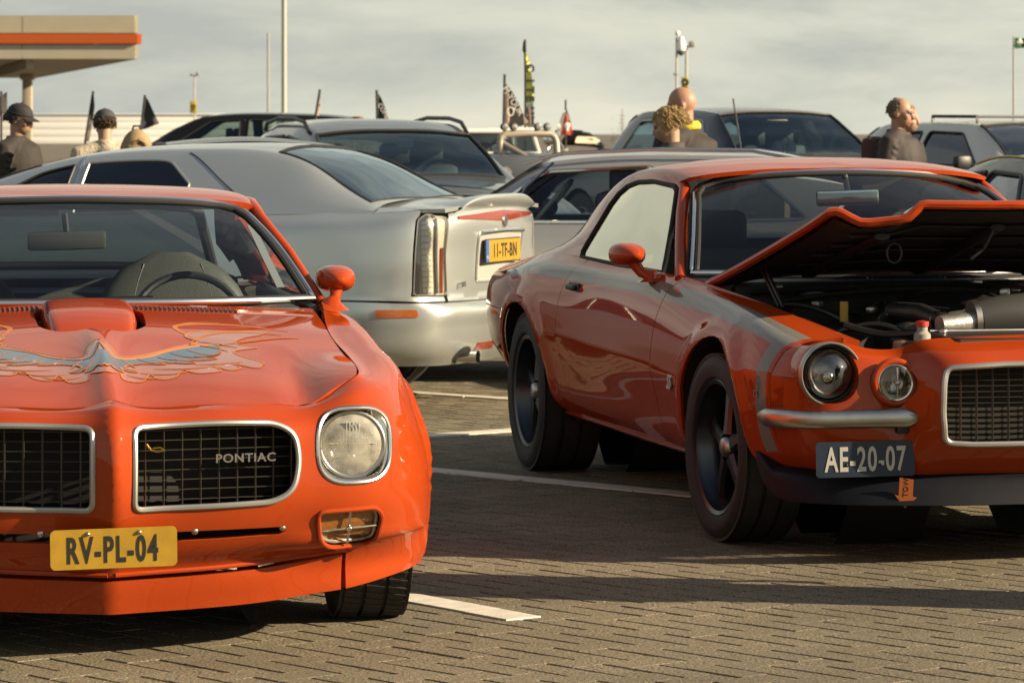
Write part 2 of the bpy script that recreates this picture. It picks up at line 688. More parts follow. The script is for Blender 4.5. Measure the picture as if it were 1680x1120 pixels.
def closed_curve(pts, m=8):
    """smooth closed curve through the points"""
    P = np.asarray(pts, float)
    N = len(P)
    out = []
    for i in range(N):
        p0, p1, p2, p3 = P[i - 1], P[i], P[(i + 1) % N], P[(i + 2) % N]
        for k in range(m):
            t = k / m
            out.append(tuple(.5 * (2 * p1 + (p2 - p0) * t + (2 * p0 - 5 * p1 + 4 * p2 - p3) * t * t + (3 * p1 - p0 - 3 * p2 + p3) * t ** 3)))
    return out


def dens(poly, step):
    P = np.asarray(poly, float)
    out = []
    for i in range(len(P)):
        a, b = P[i], P[(i + 1) % len(P)]
        L = np.linalg.norm(b - a)
        if L < 1e-6:
            continue
        k = max(1, int(math.ceil(L / step)))
        for j in range(k):
            out.append(a + (b - a) * j / k)
    return np.array(out)


def area(P):
    x, y = P[:, 0], P[:, 1]
    return .5 * np.sum(x * np.roll(y, -1) - y * np.roll(x, -1))


def shrink(P, g):
    """offset a closed polygon inward (g>0)"""
    if g == 0:
        return P
    s = 1 if area(P) > 0 else -1
    d0 = P - np.roll(P, 1, 0)
    d1 = np.roll(P, -1, 0) - P
    d0 /= np.linalg.norm(d0, axis=1)[:, None] + 1e-12
    d1 /= np.linalg.norm(d1, axis=1)[:, None] + 1e-12
    n0 = np.stack([-d0[:, 1], d0[:, 0]], 1)
    n1 = np.stack([-d1[:, 1], d1[:, 0]], 1)
    n = n0 + n1
    l = np.linalg.norm(n, axis=1)[:, None]
    n = n / np.maximum(l, .4) / np.maximum(l / 2, .5)
    return P + s * g * n


def inside(P, X):
    """points X inside polygon P (even-odd)"""
    x, y = X[:, 0], X[:, 1]
    r = np.zeros(len(X), bool)
    j = len(P) - 1
    for i in range(len(P)):
        xi, yi, xj, yj = P[i, 0], P[i, 1], P[j, 0], P[j, 1]
        if yi != yj:
            c = ((yi > y) != (yj > y)) & (x < (xj - xi) * (y - yi) / (yj - yi) + xi)
            r ^= c
        j = i
    return r


def near(Pa, X, d):
    """mask of X closer than d to any of Pa"""
    r = np.zeros(len(X), bool)
    for k in range(0, len(Pa), 64):
        q = Pa[k:k + 64]
        r |= (((X[:, None] - q[None]) ** 2).sum(2) < d * d).any(1)
    return r


def L3(P):
    """(u forward, v image right, h up) -> local xyz"""
    P = np.atleast_2d(P)
    return np.stack([P[:, 1], -P[:, 0], P[:, 2]], 1)


def panel(name, surf, outline, m, parent, space='ab', holes=(), res=.03, gap=0.0, flange=.012, hole_flange=None,
          out=None, offset=0.0, mirror=False, both=False, deck=None):
    """a sheet cut out of a spline surface, with turned-in edges. out: point (u,v,h) the sheet faces away from"""
    comps = {'uh': (0, 2), 'vh': (1, 2), 'uv': (0, 1)}.get(space)
    loops = []
    for i, lp in enumerate([outline] + list(holes)):
        P = dens(lp, res)
        P = shrink(P, gap if i == 0 else 0)
        if comps:
            P = surf.inv(P, comps)
        loops.append(P)
    # metric of the parameter plane
    am, bm_ = loops[0].mean(0)
    e = 1e-3
    A0 = loops[0]
    sa = np.linalg.norm(surf(A0[:, 0] + e, A0[:, 1]) - surf(A0[:, 0] - e, A0[:, 1]), axis=1).mean() / (2 * e)
    sb = np.linalg.norm(surf(A0[:, 0], A0[:, 1] + e) - surf(A0[:, 0], A0[:, 1] - e), axis=1).mean() / (2 * e)
    S = np.array([sa, sb])
    ML = [p * S for p in loops]
    lo, hi = ML[0].min(0), ML[0].max(0)
    xs = np.arange(lo[0] + res / 2, hi[0], res)
    ys = np.arange(lo[1] + res / 2, hi[1], res * .87)
    if len(xs) and len(ys):
        X, Yy = np.meshgrid(xs, ys)
        X = X + (np.arange(len(ys)) % 2)[:, None] * res / 2
        I = np.stack([X.ravel(), Yy.ravel()], 1)
        k = inside(ML[0], I)
        for q in ML[1:]:
            k &= ~inside(q, I)
        I = I[k]
        for q in ML:
            I = I[~near(q, I, res * .6)]
    else:
        I = np.zeros((0, 2))
    V, E, k = [], [], 0
    for q in ML:
        n = len(q)
        V.append(q)
        E += [(k + i, k + (i + 1) % n) for i in range(n)]
        k += n
    V.append(I)
    V = np.concatenate(V)
    rv, re_, rf, ov, oe, of = delaunay_2d_cdt([Vector((float(p[0]), float(p[1]))) for p in V], E, [], 0, 1e-7)
    V2 = np.array([(p.x, p.y) for p in rv])
    F = np.array([f for f in rf if len(f) == 3])
    cen = V2[F].mean(1)
    k = inside(ML[0], cen)
    for q in ML[1:]:
        k &= ~inside(q, cen)
    F = F[k]
    ab = V2 / S
    P = surf(ab[:, 0], ab[:, 1])
    N = surf.nrm(ab[:, 0], ab[:, 1])
    if out is None:
        out = (-1.2, 0.0, .45)
    s_ = np.sum(N * (P - np.array(out)), axis=1).mean()
    if s_ < 0:
        N = -N
    P = P + N * offset
    # face winding
    t = F[:, :]
    fn = np.cross(P[t[:, 1]] - P[t[:, 0]], P[t[:, 2]] - P[t[:, 0]])
    if np.sum(fn * N[t[:, 0]]) < 0:
        F = F[:, ::-1]
    # flanges along boundary edges
    VV, NN, FF = [P], [N], [tuple(map(int, f)) for f in F]
    base = len(P)
    cnt = {}
    for f in FF:
        for i in range(3):
            a_, b_ = f[i], f[(i + 1) % 3]
            cnt[(a_, b_)] = 1
    bd = [(a_, b_) for (a_, b_) in cnt if (b_, a_) not in cnt]
    if flange:
        # which loop each boundary vertex belongs to
        loopof = {}
        if holes and hole_flange is not None:
            for i, q in enumerate(ML):
                for vi in set([x for e_ in bd for x in e_]):
                    d = ((q - V2[vi]) ** 2).sum(1).min()
                    if vi not in loopof or d < loopof[vi][0]:
                        loopof[vi] = (d, i)
        ev, en, ef = [], [], []
        for (a_, b_) in bd:
            dep = flange
            if loopof and loopof[a_][1] > 0:
                dep = hole_flange
            if isinstance(dep, tuple):
                off = np.array(dep)
            pa, pb = P[a_], P[b_]
            na, nb_ = N[a_], N[b_]
            tn = pb - pa
            sn = np.cross(tn, na)
            sn = sn / (np.linalg.norm(sn) + 1e-12)
            k0 = base + len(ev)
            if isinstance(dep, tuple):
                ev += [pa, pb, pb + off, pa + off]
            else:
                ev += [pa, pb, pb - nb_ * dep, pa - na * dep]
            en += [sn] * 4
            ef.append((k0 + 1, k0, k0 + 3, k0 + 2))
        if ev:
            VV.append(np.array(ev))
            NN.append(np.array(en))
            FF += ef
    P = np.concatenate(VV)
    N = np.concatenate(NN)
    objs = []
    uvall = np.concatenate([ab, np.zeros((len(P) - len(ab), 2))])
    for mir in ([False, True] if both else [mirror]):
        Pm, Nm, Fm = P.copy(), N.copy(), FF
        if mir:
            Pm[:, 1] *= -1
            Nm[:, 1] *= -1
            Fm = [tuple(reversed(f)) for f in FF]
        me = bpy.data.meshes.new(name)
        me.from_pydata(L3(Pm).tolist(), [], Fm)
        me.shade_smooth()
        ul = me.uv_layers.new(name='ab')
        li = np.zeros(len(me.loops), int)
        me.loops.foreach_get('vertex_index', li)
        ul.data.foreach_set('uv', uvall[li].ravel().astype(np.float32))
        me.update()
        me.normals_split_custom_set_from_vertices(L3(Nm).tolist())
        objs.append(link(name, me, m, parent))
    return objs if both else objs[0]


def outline_pts(surf, poly, space, res=.03, offset=0.0, out=(-1.2, 0, .45)):
    comps = {'uh': (0, 2), 'vh': (1, 2), 'uv': (0, 1)}.get(space)
    P = dens(poly, res)
    if comps:
        P = surf.inv(P, comps)
    X = surf(P[:, 0], P[:, 1])
    if offset:
        N = surf.nrm(P[:, 0], P[:, 1])
        if np.sum(N * (X - np.array(out)), axis=1).mean() < 0:
            N = -N
        X = X + N * offset
    return X


def bead(name, surf, poly, r, m, parent, space='ab', res=.03, offset=0.0, out=(-1.2, 0, .45), both=False, closed=True, mirror=False, n=6):
    X = outline_pts(surf, poly, space, res, offset, out)
    if not closed:
        X = X[:int(len(X))]
    res_ = []
    for mir in ([False, True] if both else [mirror]):
        Y = X.copy()
        if mir:
            Y[:, 1] *= -1
        res_.append(MB().tube(L3(Y), r, n, closed=closed).build(name, m, parent))
    return res_


def P3(u, v, h):
    return Vector((v, -u, h))


def text_mesh(name, s, size, m, parent, frame, depth=.002, sx=1.0, spacing=1.0, bold=0.0, align='CENTER'):
    """raised lettering. frame: Matrix placing the text plane (x right, y up)"""
    c = bpy.data.curves.new(name, 'FONT')
    c.body = s
    c.size = size
    c.extrude = depth
    c.offset = bold
    c.align_x = align
    c.align_y = 'CENTER'
    c.space_character = spacing
    c.resolution_u = 3
    o = bpy.data.objects.new(name, c)
    COL.objects.link(o)
    dg = bpy.context.evaluated_depsgraph_get()
    me = bpy.data.meshes.new_from_object(o.evaluated_get(dg))
    bpy.data.objects.remove(o)
    bpy.data.curves.remove(c)
    me.name = name
    me.transform(frame @ Matrix.Diagonal((sx, 1, 1, 1)))
    me.materials.clear()
    return link(name, me, m, parent)


def frame_uvh(p, right, up):
    """4x4 with origin p (u,v,h), x=right, y=up in (u,v,h)"""
    r_ = P3(*right).normalized()
    u_ = P3(*up).normalized()
    n = r_.cross(u_)
    u_ = n.cross(r_)
    Mx = Matrix((r_, u_, n)).transposed().to_4x4()
    Mx.translation = P3(*p)
    return Mx


def local_mesh(mb, name, m, parent, frame, smooth=True):
    o = mb.build(name, m, parent, smooth)
    o.data.transform(frame)
    return o
# ------------------------------------------------------------------ ground
def paver_material(name, lo, hi):
    m = bpy.data.materials.new(name)
    m.use_nodes = True
    t = m.node_tree
    b = t.nodes['Principled BSDF']
    b.inputs['Roughness'].default_value = 0.85
    b.inputs['Specular IOR Level'].default_value = 0.3
    geo = t.nodes.new('ShaderNodeNewGeometry')
    n1 = t.nodes.new('ShaderNodeTexNoise')
    n1.inputs['Scale'].default_value = 120
    n1.inputs['Detail'].default_value = 2
    n1.inputs['Roughness'].default_value = 0.7
    n2 = t.nodes.new('ShaderNodeTexNoise')
    n2.inputs['Scale'].default_value = 1.3
    n2.inputs['Detail'].default_value = 6
    t.links.new(geo.outputs['Position'], n1.inputs['Vector'])
    t.links.new(geo.outputs['Position'], n2.inputs['Vector'])
    r1 = t.nodes.new('ShaderNodeValToRGB')
    r1.color_ramp.elements[0].position = 0.36
    r1.color_ramp.elements[0].color = (*lo, 1)
    r1.color_ramp.elements[1].position = 0.68
    r1.color_ramp.elements[1].color = (*hi, 1)
    t.links.new(n1.outputs['Fac'], r1.inputs[0])
    # each stone a little lighter or darker, broad worn patches
    mr = t.nodes.new('ShaderNodeMapRange')
    mr.inputs['To Min'].default_value = 0.84
    mr.inputs['To Max'].default_value = 1.14
    t.links.new(geo.outputs['Random Per Island'], mr.inputs[0])
    mr2 = t.nodes.new('ShaderNodeMapRange')
    mr2.inputs['From Min'].default_value = 0.3
    mr2.inputs['From Max'].default_value = 0.7
    mr2.inputs['To Min'].default_value = 0.76
    mr2.inputs['To Max'].default_value = 1.18
    t.links.new(n2.outputs['Fac'], mr2.inputs[0])
    mu = t.nodes.new('ShaderNodeMath')
    mu.operation = 'MULTIPLY'
    t.links.new(mr.outputs[0], mu.inputs[0])
    t.links.new(mr2.outputs[0], mu.inputs[1])
    sc = t.nodes.new('ShaderNodeVectorMath')
    sc.operation = 'SCALE'
    t.links.new(r1.outputs[0], sc.inputs[0])
    t.links.new(mu.outputs[0], sc.inputs['Scale'])
    t.links.new(sc.outputs[0], b.inputs['Base Color'])
    bp = t.nodes.new('ShaderNodeBump')
    bp.inputs['Strength'].default_value = 0.8
    bp.inputs['Distance'].default_value = 0.004
    t.links.new(n1.outputs['Fac'], bp.inputs['Height'])
    t.links.new(bp.outputs[0], b.inputs['Normal'])
    return m


M_PAVER = paver_material('concrete_paver', (0.040, 0.035, 0.026), (0.240, 0.205, 0.132))
M_JOINT = mat('joint_sand', (0.022, 0.019, 0.014), 0.95, noise=0.3, nscale=30)
M_FARG = paver_material('far_paving', (0.06, 0.053, 0.041), (0.165, 0.146, 0.11))
M_LINE = mat('road_paint', (0.60, 0.565, 0.48), 0.7, noise=0.16, nscale=18, bump=0.3, bscale=150)

pave = mesh('pavement', [(-6.4, 5.6, -.009), (8.4, 5.6, -.009), (8.4, 26.0, -.009), (-6.4, 26.0, -.009)], [(0, 1, 2, 3)], M_JOINT, None, False)
tag(pave, 'grey brown herringbone block paving of the car park', None, None, 'structure')
big = [(-1500, -1500), (1500, -1500), (1500, 1500), (-1500, 1500)]
hole = [(-6.4, 5.6), (8.4, 5.6), (8.4, 26.0), (-6.4, 26.0)]
gv = [(x, y, -.004) for x, y in big + hole]
far = mesh('ground', gv, [(0, 1, 5, 4), (1, 2, 6, 5), (2, 3, 7, 6), (3, 0, 4, 7)], M_FARG, None, False)
tag(far, 'flat grey paved ground reaching the horizon', None, None, 'structure')

PA = R(-49)
E1 = Vector((math.cos(PA), math.sin(PA)))
E2 = Vector((-math.sin(PA), math.cos(PA)))
PU = 0.1055
PO = Vector((0.03, 10.0))


def paver_verts(lx, ly, cx, cy):
    a, b = lx / 2, ly / 2
    top = [(-a + cx, -b + cy, 0), (a - cx, -b + cy, 0), (a - cx, b - cy, 0), (-a + cx, b - cy, 0)]
    mid = [(-a, -b, -.0055), (a, -b, -.0055), (a, b, -.0055), (-a, b, -.0055)]
    bot = [(x, y, -.03) for x, y, z in mid]
    f = [(0, 1, 2, 3)] + [(4 + i, 4 + (i + 1) % 4, (i + 1) % 4, i) for i in range(4)] + [(8 + i, 8 + (i + 1) % 4, 4 + (i + 1) % 4, 4 + i) for i in range(4)]
    return top + mid + bot, f


# joints running with the parking lines are wide, the cross joints tight
pvs, pmes = [], []
for dims in ((2 * PU - .0020, PU - .0065, .0003, .005), (2 * PU - .0065, PU - .0020, .005, .0003)):
    pv, pf = paver_verts(*dims)
    pme = bpy.data.meshes.new('paver')
    pme.from_pydata(pv, [], pf)
    pme.materials.append(M_PAVER)
    pvs.append(pv)
    pmes.append(pme)
stones = []
for i in range(-150, 151):
    for j in range(-150, 151):
        k = (i - j) % 4
        if k == 0:
            c, rot = Vector((i + 1.0, j + .5)), 0
        elif k == 3:
            c, rot = Vector((i + .5, j + 1.0)), 1
        else:
            continue
        w = PO + E1 * (c.x * PU) + E2 * (c.y * PU)
        if not (-6.35 < w.x < 8.35 and 5.65 < w.y < 25.95):
            continue
        stones.append((w, rot))


def in_view(w):
    x = 840 + 6000 * w.x / w.y
    y = 215 + 6000 * 1.42 / w.y
    if not (-20 < x < 1700 and y < 1135):
        return False
    # under the front car: hidden
    if x < 690 and y < 1040 and (x < 520 or y < 985):
        return False
    return True


stones.sort(key=lambda q: (not in_view(q[0]), q[0].y))
PV, PF = [], []
for n, (w, rot) in enumerate(stones):
    tilt = (random.gauss(0, .002), random.gauss(0, .002))
    dz = random.gauss(0, .0005) - .001
    ang = PA + (math.pi / 2 if rot else 0) + random.gauss(0, .006)
    if n < 300:
        o = link('paver', pmes[rot], None, pave)
        o.location = (w.x, w.y, dz)
        o.rotation_euler = (tilt[0], tilt[1], ang)
    else:
        ca, sa = math.cos(ang), math.sin(ang)
        k = len(PV)
        PV += [(w.x + x * ca - y * sa, w.y + x * sa + y * ca, z + dz + x * tilt[1] + y * tilt[0]) for x, y, z in pvs[rot]]
        PF += [tuple(q + k for q in f) for f in pf]
rest = mesh('paver_field', PV, PF, M_PAVER, pave, False)
rest['kind'] = 'stuff'


def parking_line(p, q, w, seg=.21):
    """painted line of short strips, one per stone"""
    p, q = Vector(p), Vector(q)
    d = (q - p)
    L = d.length
    d.normalize()
    nrm = Vector((-d.y, d.x))
    mb = MB()
    n = int(L / seg)
    for i in range(n):
        a, b = p + d * (i * seg + .0015), p + d * ((i + 1) * seg - .0015)
        j = random.uniform(-.004, .004)
        s0 = nrm * (w / 2 + j)
        s1 = nrm * (w / 2 - j)
        sk = d * random.uniform(-.004, .012)
        z0, z1 = -.004, .0045
        vs = [a - s1 + sk, b - s1 + sk, b + s0, a + s0]
        mb.add([(v.x, v.y, z0) for v in vs] + [(v.x, v.y, z1) for v in vs],
               [(4, 5, 6, 7), (0, 1, 5, 4), (1, 2, 6, 5), (2, 3, 7, 6), (3, 0, 4, 7)])
    return mb.build('parking_line', M_LINE, None, False)


lines = [((-2.2, 13.7), (0.095, 10.57), .125, 'short white parking line ending in front of the left orange car'),
         ((-1.55, 16.55), (1.35, 13.62), .12, 'long white parking line running under the car with the open hood'),
         ((-1.4, 16.2), (0.9, 18.1), .12, 'white parking line slanting away behind the rear wheel of the open-hood car'),
         ((-1.8, 20.95), (2.2, 17.45), .12, 'farthest white parking line below the silver sedan bumper')]
for p, q, w, lb in lines:
    tag(parking_line(p, q, w), lb, None, 'white lines marking the parking bays', 'structure')
tag(parking_line((1.05, 13.62), (2.9, 11.75), .06), 'faint rust-coloured strip of paving under the open-hood car', None, None, 'structure').data.materials[0] = mat('worn_line', (0.16, 0.085, 0.045), 0.8, noise=0.2)
# ------------------------------------------------------------------ shared car pieces
def lathe_x(prof, n=44):
    return MB().lathe(prof, 'x', n)


def tyre_mesh(r, w, rim, grooves=True):
    """tyre profile along the axle (x), with tread grooves"""
    h = w / 2
    p = [(-h * .80, rim), (-h * .93, rim + .012), (-h, (r + rim) / 2), (-h * .97, r - .035), (-h * .90, r - .014), (-h * .80, r - .004)]
    if grooves:
        xs = [-.42, -.14, .14, .42]
        pts = []
        for x in xs:
            c = x * w
            pts += [(c - .007, r), (c - .006, r - .010), (c + .006, r - .010), (c + .007, r)]
        p += pts
    else:
        p += [(-h * .3, r), (h * .3, r)]
    p += [(h * .80, r - .004), (h * .90, r - .014), (h * .97, r - .035), (h, (r + rim) / 2), (h * .93, rim + .012), (h * .80, rim)]
    return p


def make_wheel(parent, loc, r, w, rim, side, style='five', steer=0.0, camber=0, rimmat=None, sipes=False):
    """wheel as a part of a car: an Empty-free tree: tyre mesh > rim, spoke x5, hub_cap"""
    rimmat = rimmat or M_RIM
    Rz = Matrix.Rotation(steer, 4, 'Z')
    T = Matrix.Translation(P3(*loc)) @ Rz
    tb = lathe_x(tyre_mesh(r, w, rim, True), 64)
    if sipes:
        # thin cross cuts in the tread blocks
        for k in range(64):
            a = 2 * math.pi * k / 64
            for x0, x1 in ((-.40, -.16), (-.12, .12), (.16, .40)):
                aa = a + x0 * .1
                pts = []
                for xx, da in ((x0, 0), (x1, .03)):
                    for rr_ in (r - .006, r + .0022):
                        for dd in (-.010, .010):
                            pts.append((xx * w, rr_ * math.cos(aa + da + dd), rr_ * math.sin(aa + da + dd)))
                tb.add(pts, [(2, 3, 7, 6), (0, 2, 6, 4), (1, 5, 7, 3), (0, 1, 3, 2), (4, 6, 7, 5)])
    t = tb.build('wheel', M_RUBBER, parent)
    t.data.transform(T)
    s = side
    o = s * w * .42
    # rim barrel and lip
    rb = MB().lathe([(s * (w * .40), rim + .004), (o, rim + .010), (o + s * .006, rim + .002), (o, rim - .012), (o - s * .02, rim - .016), (o - s * .05, rim - .030), (o - s * .12, rim - .040), (-s * w * .4, rim - .02)], 'x', 48)
    q = rb.build('rim', rimmat, t)
    q.data.transform(T)
    face = o - s * .045
    if style == 'five':
        for k in range(5):
            a = 2 * math.pi * k / 5 + .3
            sp = MB()
            prof = [(.045, .034), (.09, .026), (rim * .62, .026), (rim - .035, .042)]
            vs = []
            for rr_, hw in prof:
                for dx, fw in ((0.0, .55), (-s * .012, 1.0), (-s * .04, 1.0)):
                    for sg in (-1, 1):
                        vs.append((face + dx + s * .02 * (1 - rr_ / rim), rr_, sg * hw * fw))
            fs = []
            for i in range(len(prof) - 1):
                b0, b1 = i * 6, (i + 1) * 6
                ring0 = [b0 + 4, b0 + 2, b0, b0 + 1, b0 + 3, b0 + 5]
                ring1 = [b1 + 4, b1 + 2, b1, b1 + 1, b1 + 3, b1 + 5]
                for j in range(6):
                    fs.append((ring0[j], ring0[(j + 1) % 6], ring1[(j + 1) % 6], ring1[j]))
            sp.add(vs, fs)
            w_ = sp.build('spoke', rimmat, t)
            w_.data.transform(T @ Matrix.Rotation(a, 4, 'X'))
    else:
        d = MB().lathe([(face + s * .012, .0001), (face + s * .012, .05), (face, .08), (face - s * .005, rim * .6), (face - s * .02, rim - .03)], 'x', 40)
        q = d.build('wheel_disc', rimmat, t)
        q.data.transform(T)
    hub = MB().lathe([(face + s * .028, .0001), (face + s * .028, .026), (face + s * .022, .034), (face - s * .0, .040), (face - s * .05, .05)], 'x', 20)
    q = hub.build('hub_cap', M_STEEL if style == 'five' else rimmat, t)
    q.data.transform(T)
    return t


def torus_pts(c, right, up, rx, ry, n=28, a0=0, a1=360, closed=True):
    r_, u_ = P3(*right).normalized(), P3(*up).normalized()
    c = P3(*c)
    m = n if closed else n + 1
    return [c + r_ * rx * math.cos(R(a0 + (a1 - a0) * k / n)) + u_ * ry * math.sin(R(a0 + (a1 - a0) * k / n)) for k in range(m)]


def seat(parent, u, v, h0, h1, w, lean=.18, m=None, depth=.1):
    """seat: backrest as the part with the cushion as its piece"""
    m = m or M_SEAT
    n = 10
    vs = []
    rows = []
    for i in range(n + 1):
        t = i / n
        hh = h0 + (h1 - h0) * t
        ww = w / 2 * math.sqrt(max(.02, 1 - max(0, (t - .42) / .58) ** 2.3 * .95))
        uu = u - lean * t
        ring = []
        for k in range(16):
            a = 2 * math.pi * k / 16
            cx, cy = math.cos(a), math.sin(a)
            x = ww * math.copysign(abs(cx) ** .55, cx)
            y = depth / 2 * math.copysign(abs(cy) ** .75, cy) * (1 - .4 * t * t)
            ring.append(tuple(P3(uu + y, v + x, hh)))
        rows.append(ring)
    vs = [p for r_ in rows for p in r_]
    fs = []
    for i in range(n):
        for k in range(16):
            l = (k + 1) % 16
            fs.append((i * 16 + k, i * 16 + l, (i + 1) * 16 + l, (i + 1) * 16 + k))
    fs.append(tuple(n * 16 + k for k in range(16)))
    b = MB().add(vs, fs).build('seat', m, parent)
    MB().box(P3(u + .22, v, h0 - .02), (w * .95, .5, .14), .04).build('cushion', m, b)
    # piping seams on the backrest
    for sg in (-1, 1):
        pts = [P3(u - lean * t + depth / 2 * (1 - .4 * t * t) * .86, v + sg * w * .26 * (1 - .45 * max(0, (t - .5) / .5) ** 2), h0 + (h1 - h0) * t) for t in np.linspace(.05, .93, 9)]
        rod('seam', pts, .004, M_BLACK, b, 5)
    return b


def steering_wheel(parent, c, rad, tilt=25, m=None):
    up = (-math.sin(R(tilt)), 0, math.cos(R(tilt)))
    s = rod('steering_wheel', torus_pts(c, (0, 1, 0), up, rad, rad, 36), .013, m or M_BLACK, parent, 8, True)
    mb = MB()
    cc = P3(*c)
    for a in (200, 340, 90 + 180):
        p = torus_pts(c, (0, 1, 0), up, rad, rad, 2, a, a + 1, False)[0]
        mb.tube([cc, p], .010, 6)
    mb.ball(cc, .05, 12, 8)
    mb.tube([cc, P3(c[0] + .35, c[1], c[2] - .14)], .022, 8)
    mb.build('steering_hub', M_BLACK, s)
    return s


def inner_mirror(parent, c, w=.24, h=.062, m_face=None):
    b = MB()
    fr = frame_uvh(c, (0.12, 1, 0.03), (-.05, 0, 1))
    body = local_mesh(MB().box((0, 0, 0), (w, h, .028), .012), 'interior_mirror', m_face or M_BLACK, parent, fr)
    rod('mirror_stem', [P3(*c) + Vector((0, 0, h / 2 - .005)), P3(c[0] - .02, c[1] - .005, c[2] + .085)], .011, M_BLACK, body)
    return body


def plate_letters(s, size, m, parent, fr, sx, depth=.0016, spacing=1.0, bold=.0):
    return text_mesh('plate_lettering', s, size, m, parent, fr, depth, sx, spacing, bold)


def mirror_pod(parent, c, L, rad, m, foot, front=True, flip=1):
    """bullet-style door mirror: bulged shell, glass at the back, swept stalk"""
    rows = []
    n, mm = 12, 18
    for i in range(n + 1):
        t = i / n
        # t=0: nose (forward), t=1: rim at the back
        k = math.sin(min(1, t * 1.15) * math.pi / 2) ** .62
        for j in range(mm):
            a = 2 * math.pi * j / mm
            x = rad[0] * k * math.copysign(abs(math.cos(a)) ** .8, math.cos(a))
            z = rad[1] * k * math.copysign(abs(math.sin(a)) ** .8, math.sin(a))
            rows.append(tuple(P3(c[0] + L * (.5 - t), c[1] + x, c[2] + z)))
    fs = []
    for i in range(n):
        for j in range(mm):
            l = (j + 1) % mm
            fs.append((i * mm + j, i * mm + l, (i + 1) * mm + l, (i + 1) * mm + j))
    fs.append(tuple(j for j in range(mm)))
    sh = MB().add(rows, fs).build('door_mirror', m, parent)
    gl = []
    for j in range(mm):
        a = 2 * math.pi * j / mm
        gl.append(tuple(P3(c[0] - L * .5 + .012, c[1] + rad[0] * .93 * math.copysign(abs(math.cos(a)) ** .8, math.cos(a)), c[2] + rad[1] * .93 * math.copysign(abs(math.sin(a)) ** .8, math.sin(a)))))
    mesh('mirror_glass', gl, [tuple(range(mm))], M_CHROME, sh, False)
    f = P3(*foot)
    cc = P3(c[0], c[1], c[2] - rad[1] * .75)
    mid = (f + cc) / 2 + Vector((0, 0, -.005))
    MB().tube([cc + Vector((0, 0, .02)), mid, f + Vector((0, 0, .012)), f - Vector((0, 0, .012))], [(.026, .022), (.020, .018), (.026, .03), (.055, .06)], 12).build('mirror_stalk', m, sh)
    return sh


# ------------------------------------------------------------------ the orange car at the left with the bird on its hood
FBX, FBY, FBA = -1.21, 10.61, R(9.5)
fb = thing('parked_car', 'orange coupe with a blue bird on its closed hood and yellow front plate', 'car', (FBX, FBY, 0), FBA, 'classic coupes parked facing the camera')
HB = ncs([-1.0, -.6, -.1, .3, .6, .75, .95], [.897, .876, .836, .775, .715, .678, .62])


def fb_hood_h(u, v):
    u = np.asarray(u, float)
    v = np.abs(np.asarray(v, float))
    f = np.clip((u + .3) / .7, 0, 1)
    f = f * f * (3 - 2 * f)
    h = HB(u.ravel()).reshape(u.shape)
    ridge = (.006 + .036 * f) * np.exp(-np.sqrt(v * v + .010 ** 2) / .055)
    ff = np.clip((u - .05) / .6, 0, 1)
    ff = ff * ff * (3 - 2 * ff)
    q = np.clip((v - .52) / .17, 0, 1)
    pod = .030 * ff * q * q * (3 - 2 * q)
    val = -.013 * ff * np.exp(-((v - .535) / .055) ** 2)
    bul = .012 * ff * np.exp(-((v - .28) / .15) ** 2)
    crown = -.030 * (v / .72) ** 2.2 * (1 - ff) + .012 * (1 - f) * np.exp(-(v / .3) ** 2)
    side = -.25 * np.clip(v - .72, 0, 1) ** 1.5
    return h + ridge + pod + val + bul + crown + side


def grid_surf(f, us, vs):
    U, V = np.meshgrid(us, vs, indexing='ij')
    return Surf(us, vs, np.stack([U, V, f(U, V)], 2))


SH = grid_surf(fb_hood_h, np.linspace(-1.05, .95, 60), np.linspace(-.9, .9, 121))


def hh(u, v):
    return float(fb_hood_h(np.array([u]), np.array([v]))[0])


def col(a, base, r0, r1, r2, r3, r4, r5, r6, r7, r8, r9):
    return [r0, r1, r2, r3, r4, r5, r6, r7, r8, r9]


def seamp(u, v, dz=0):
    return (u, v, hh(u, v) + dz)


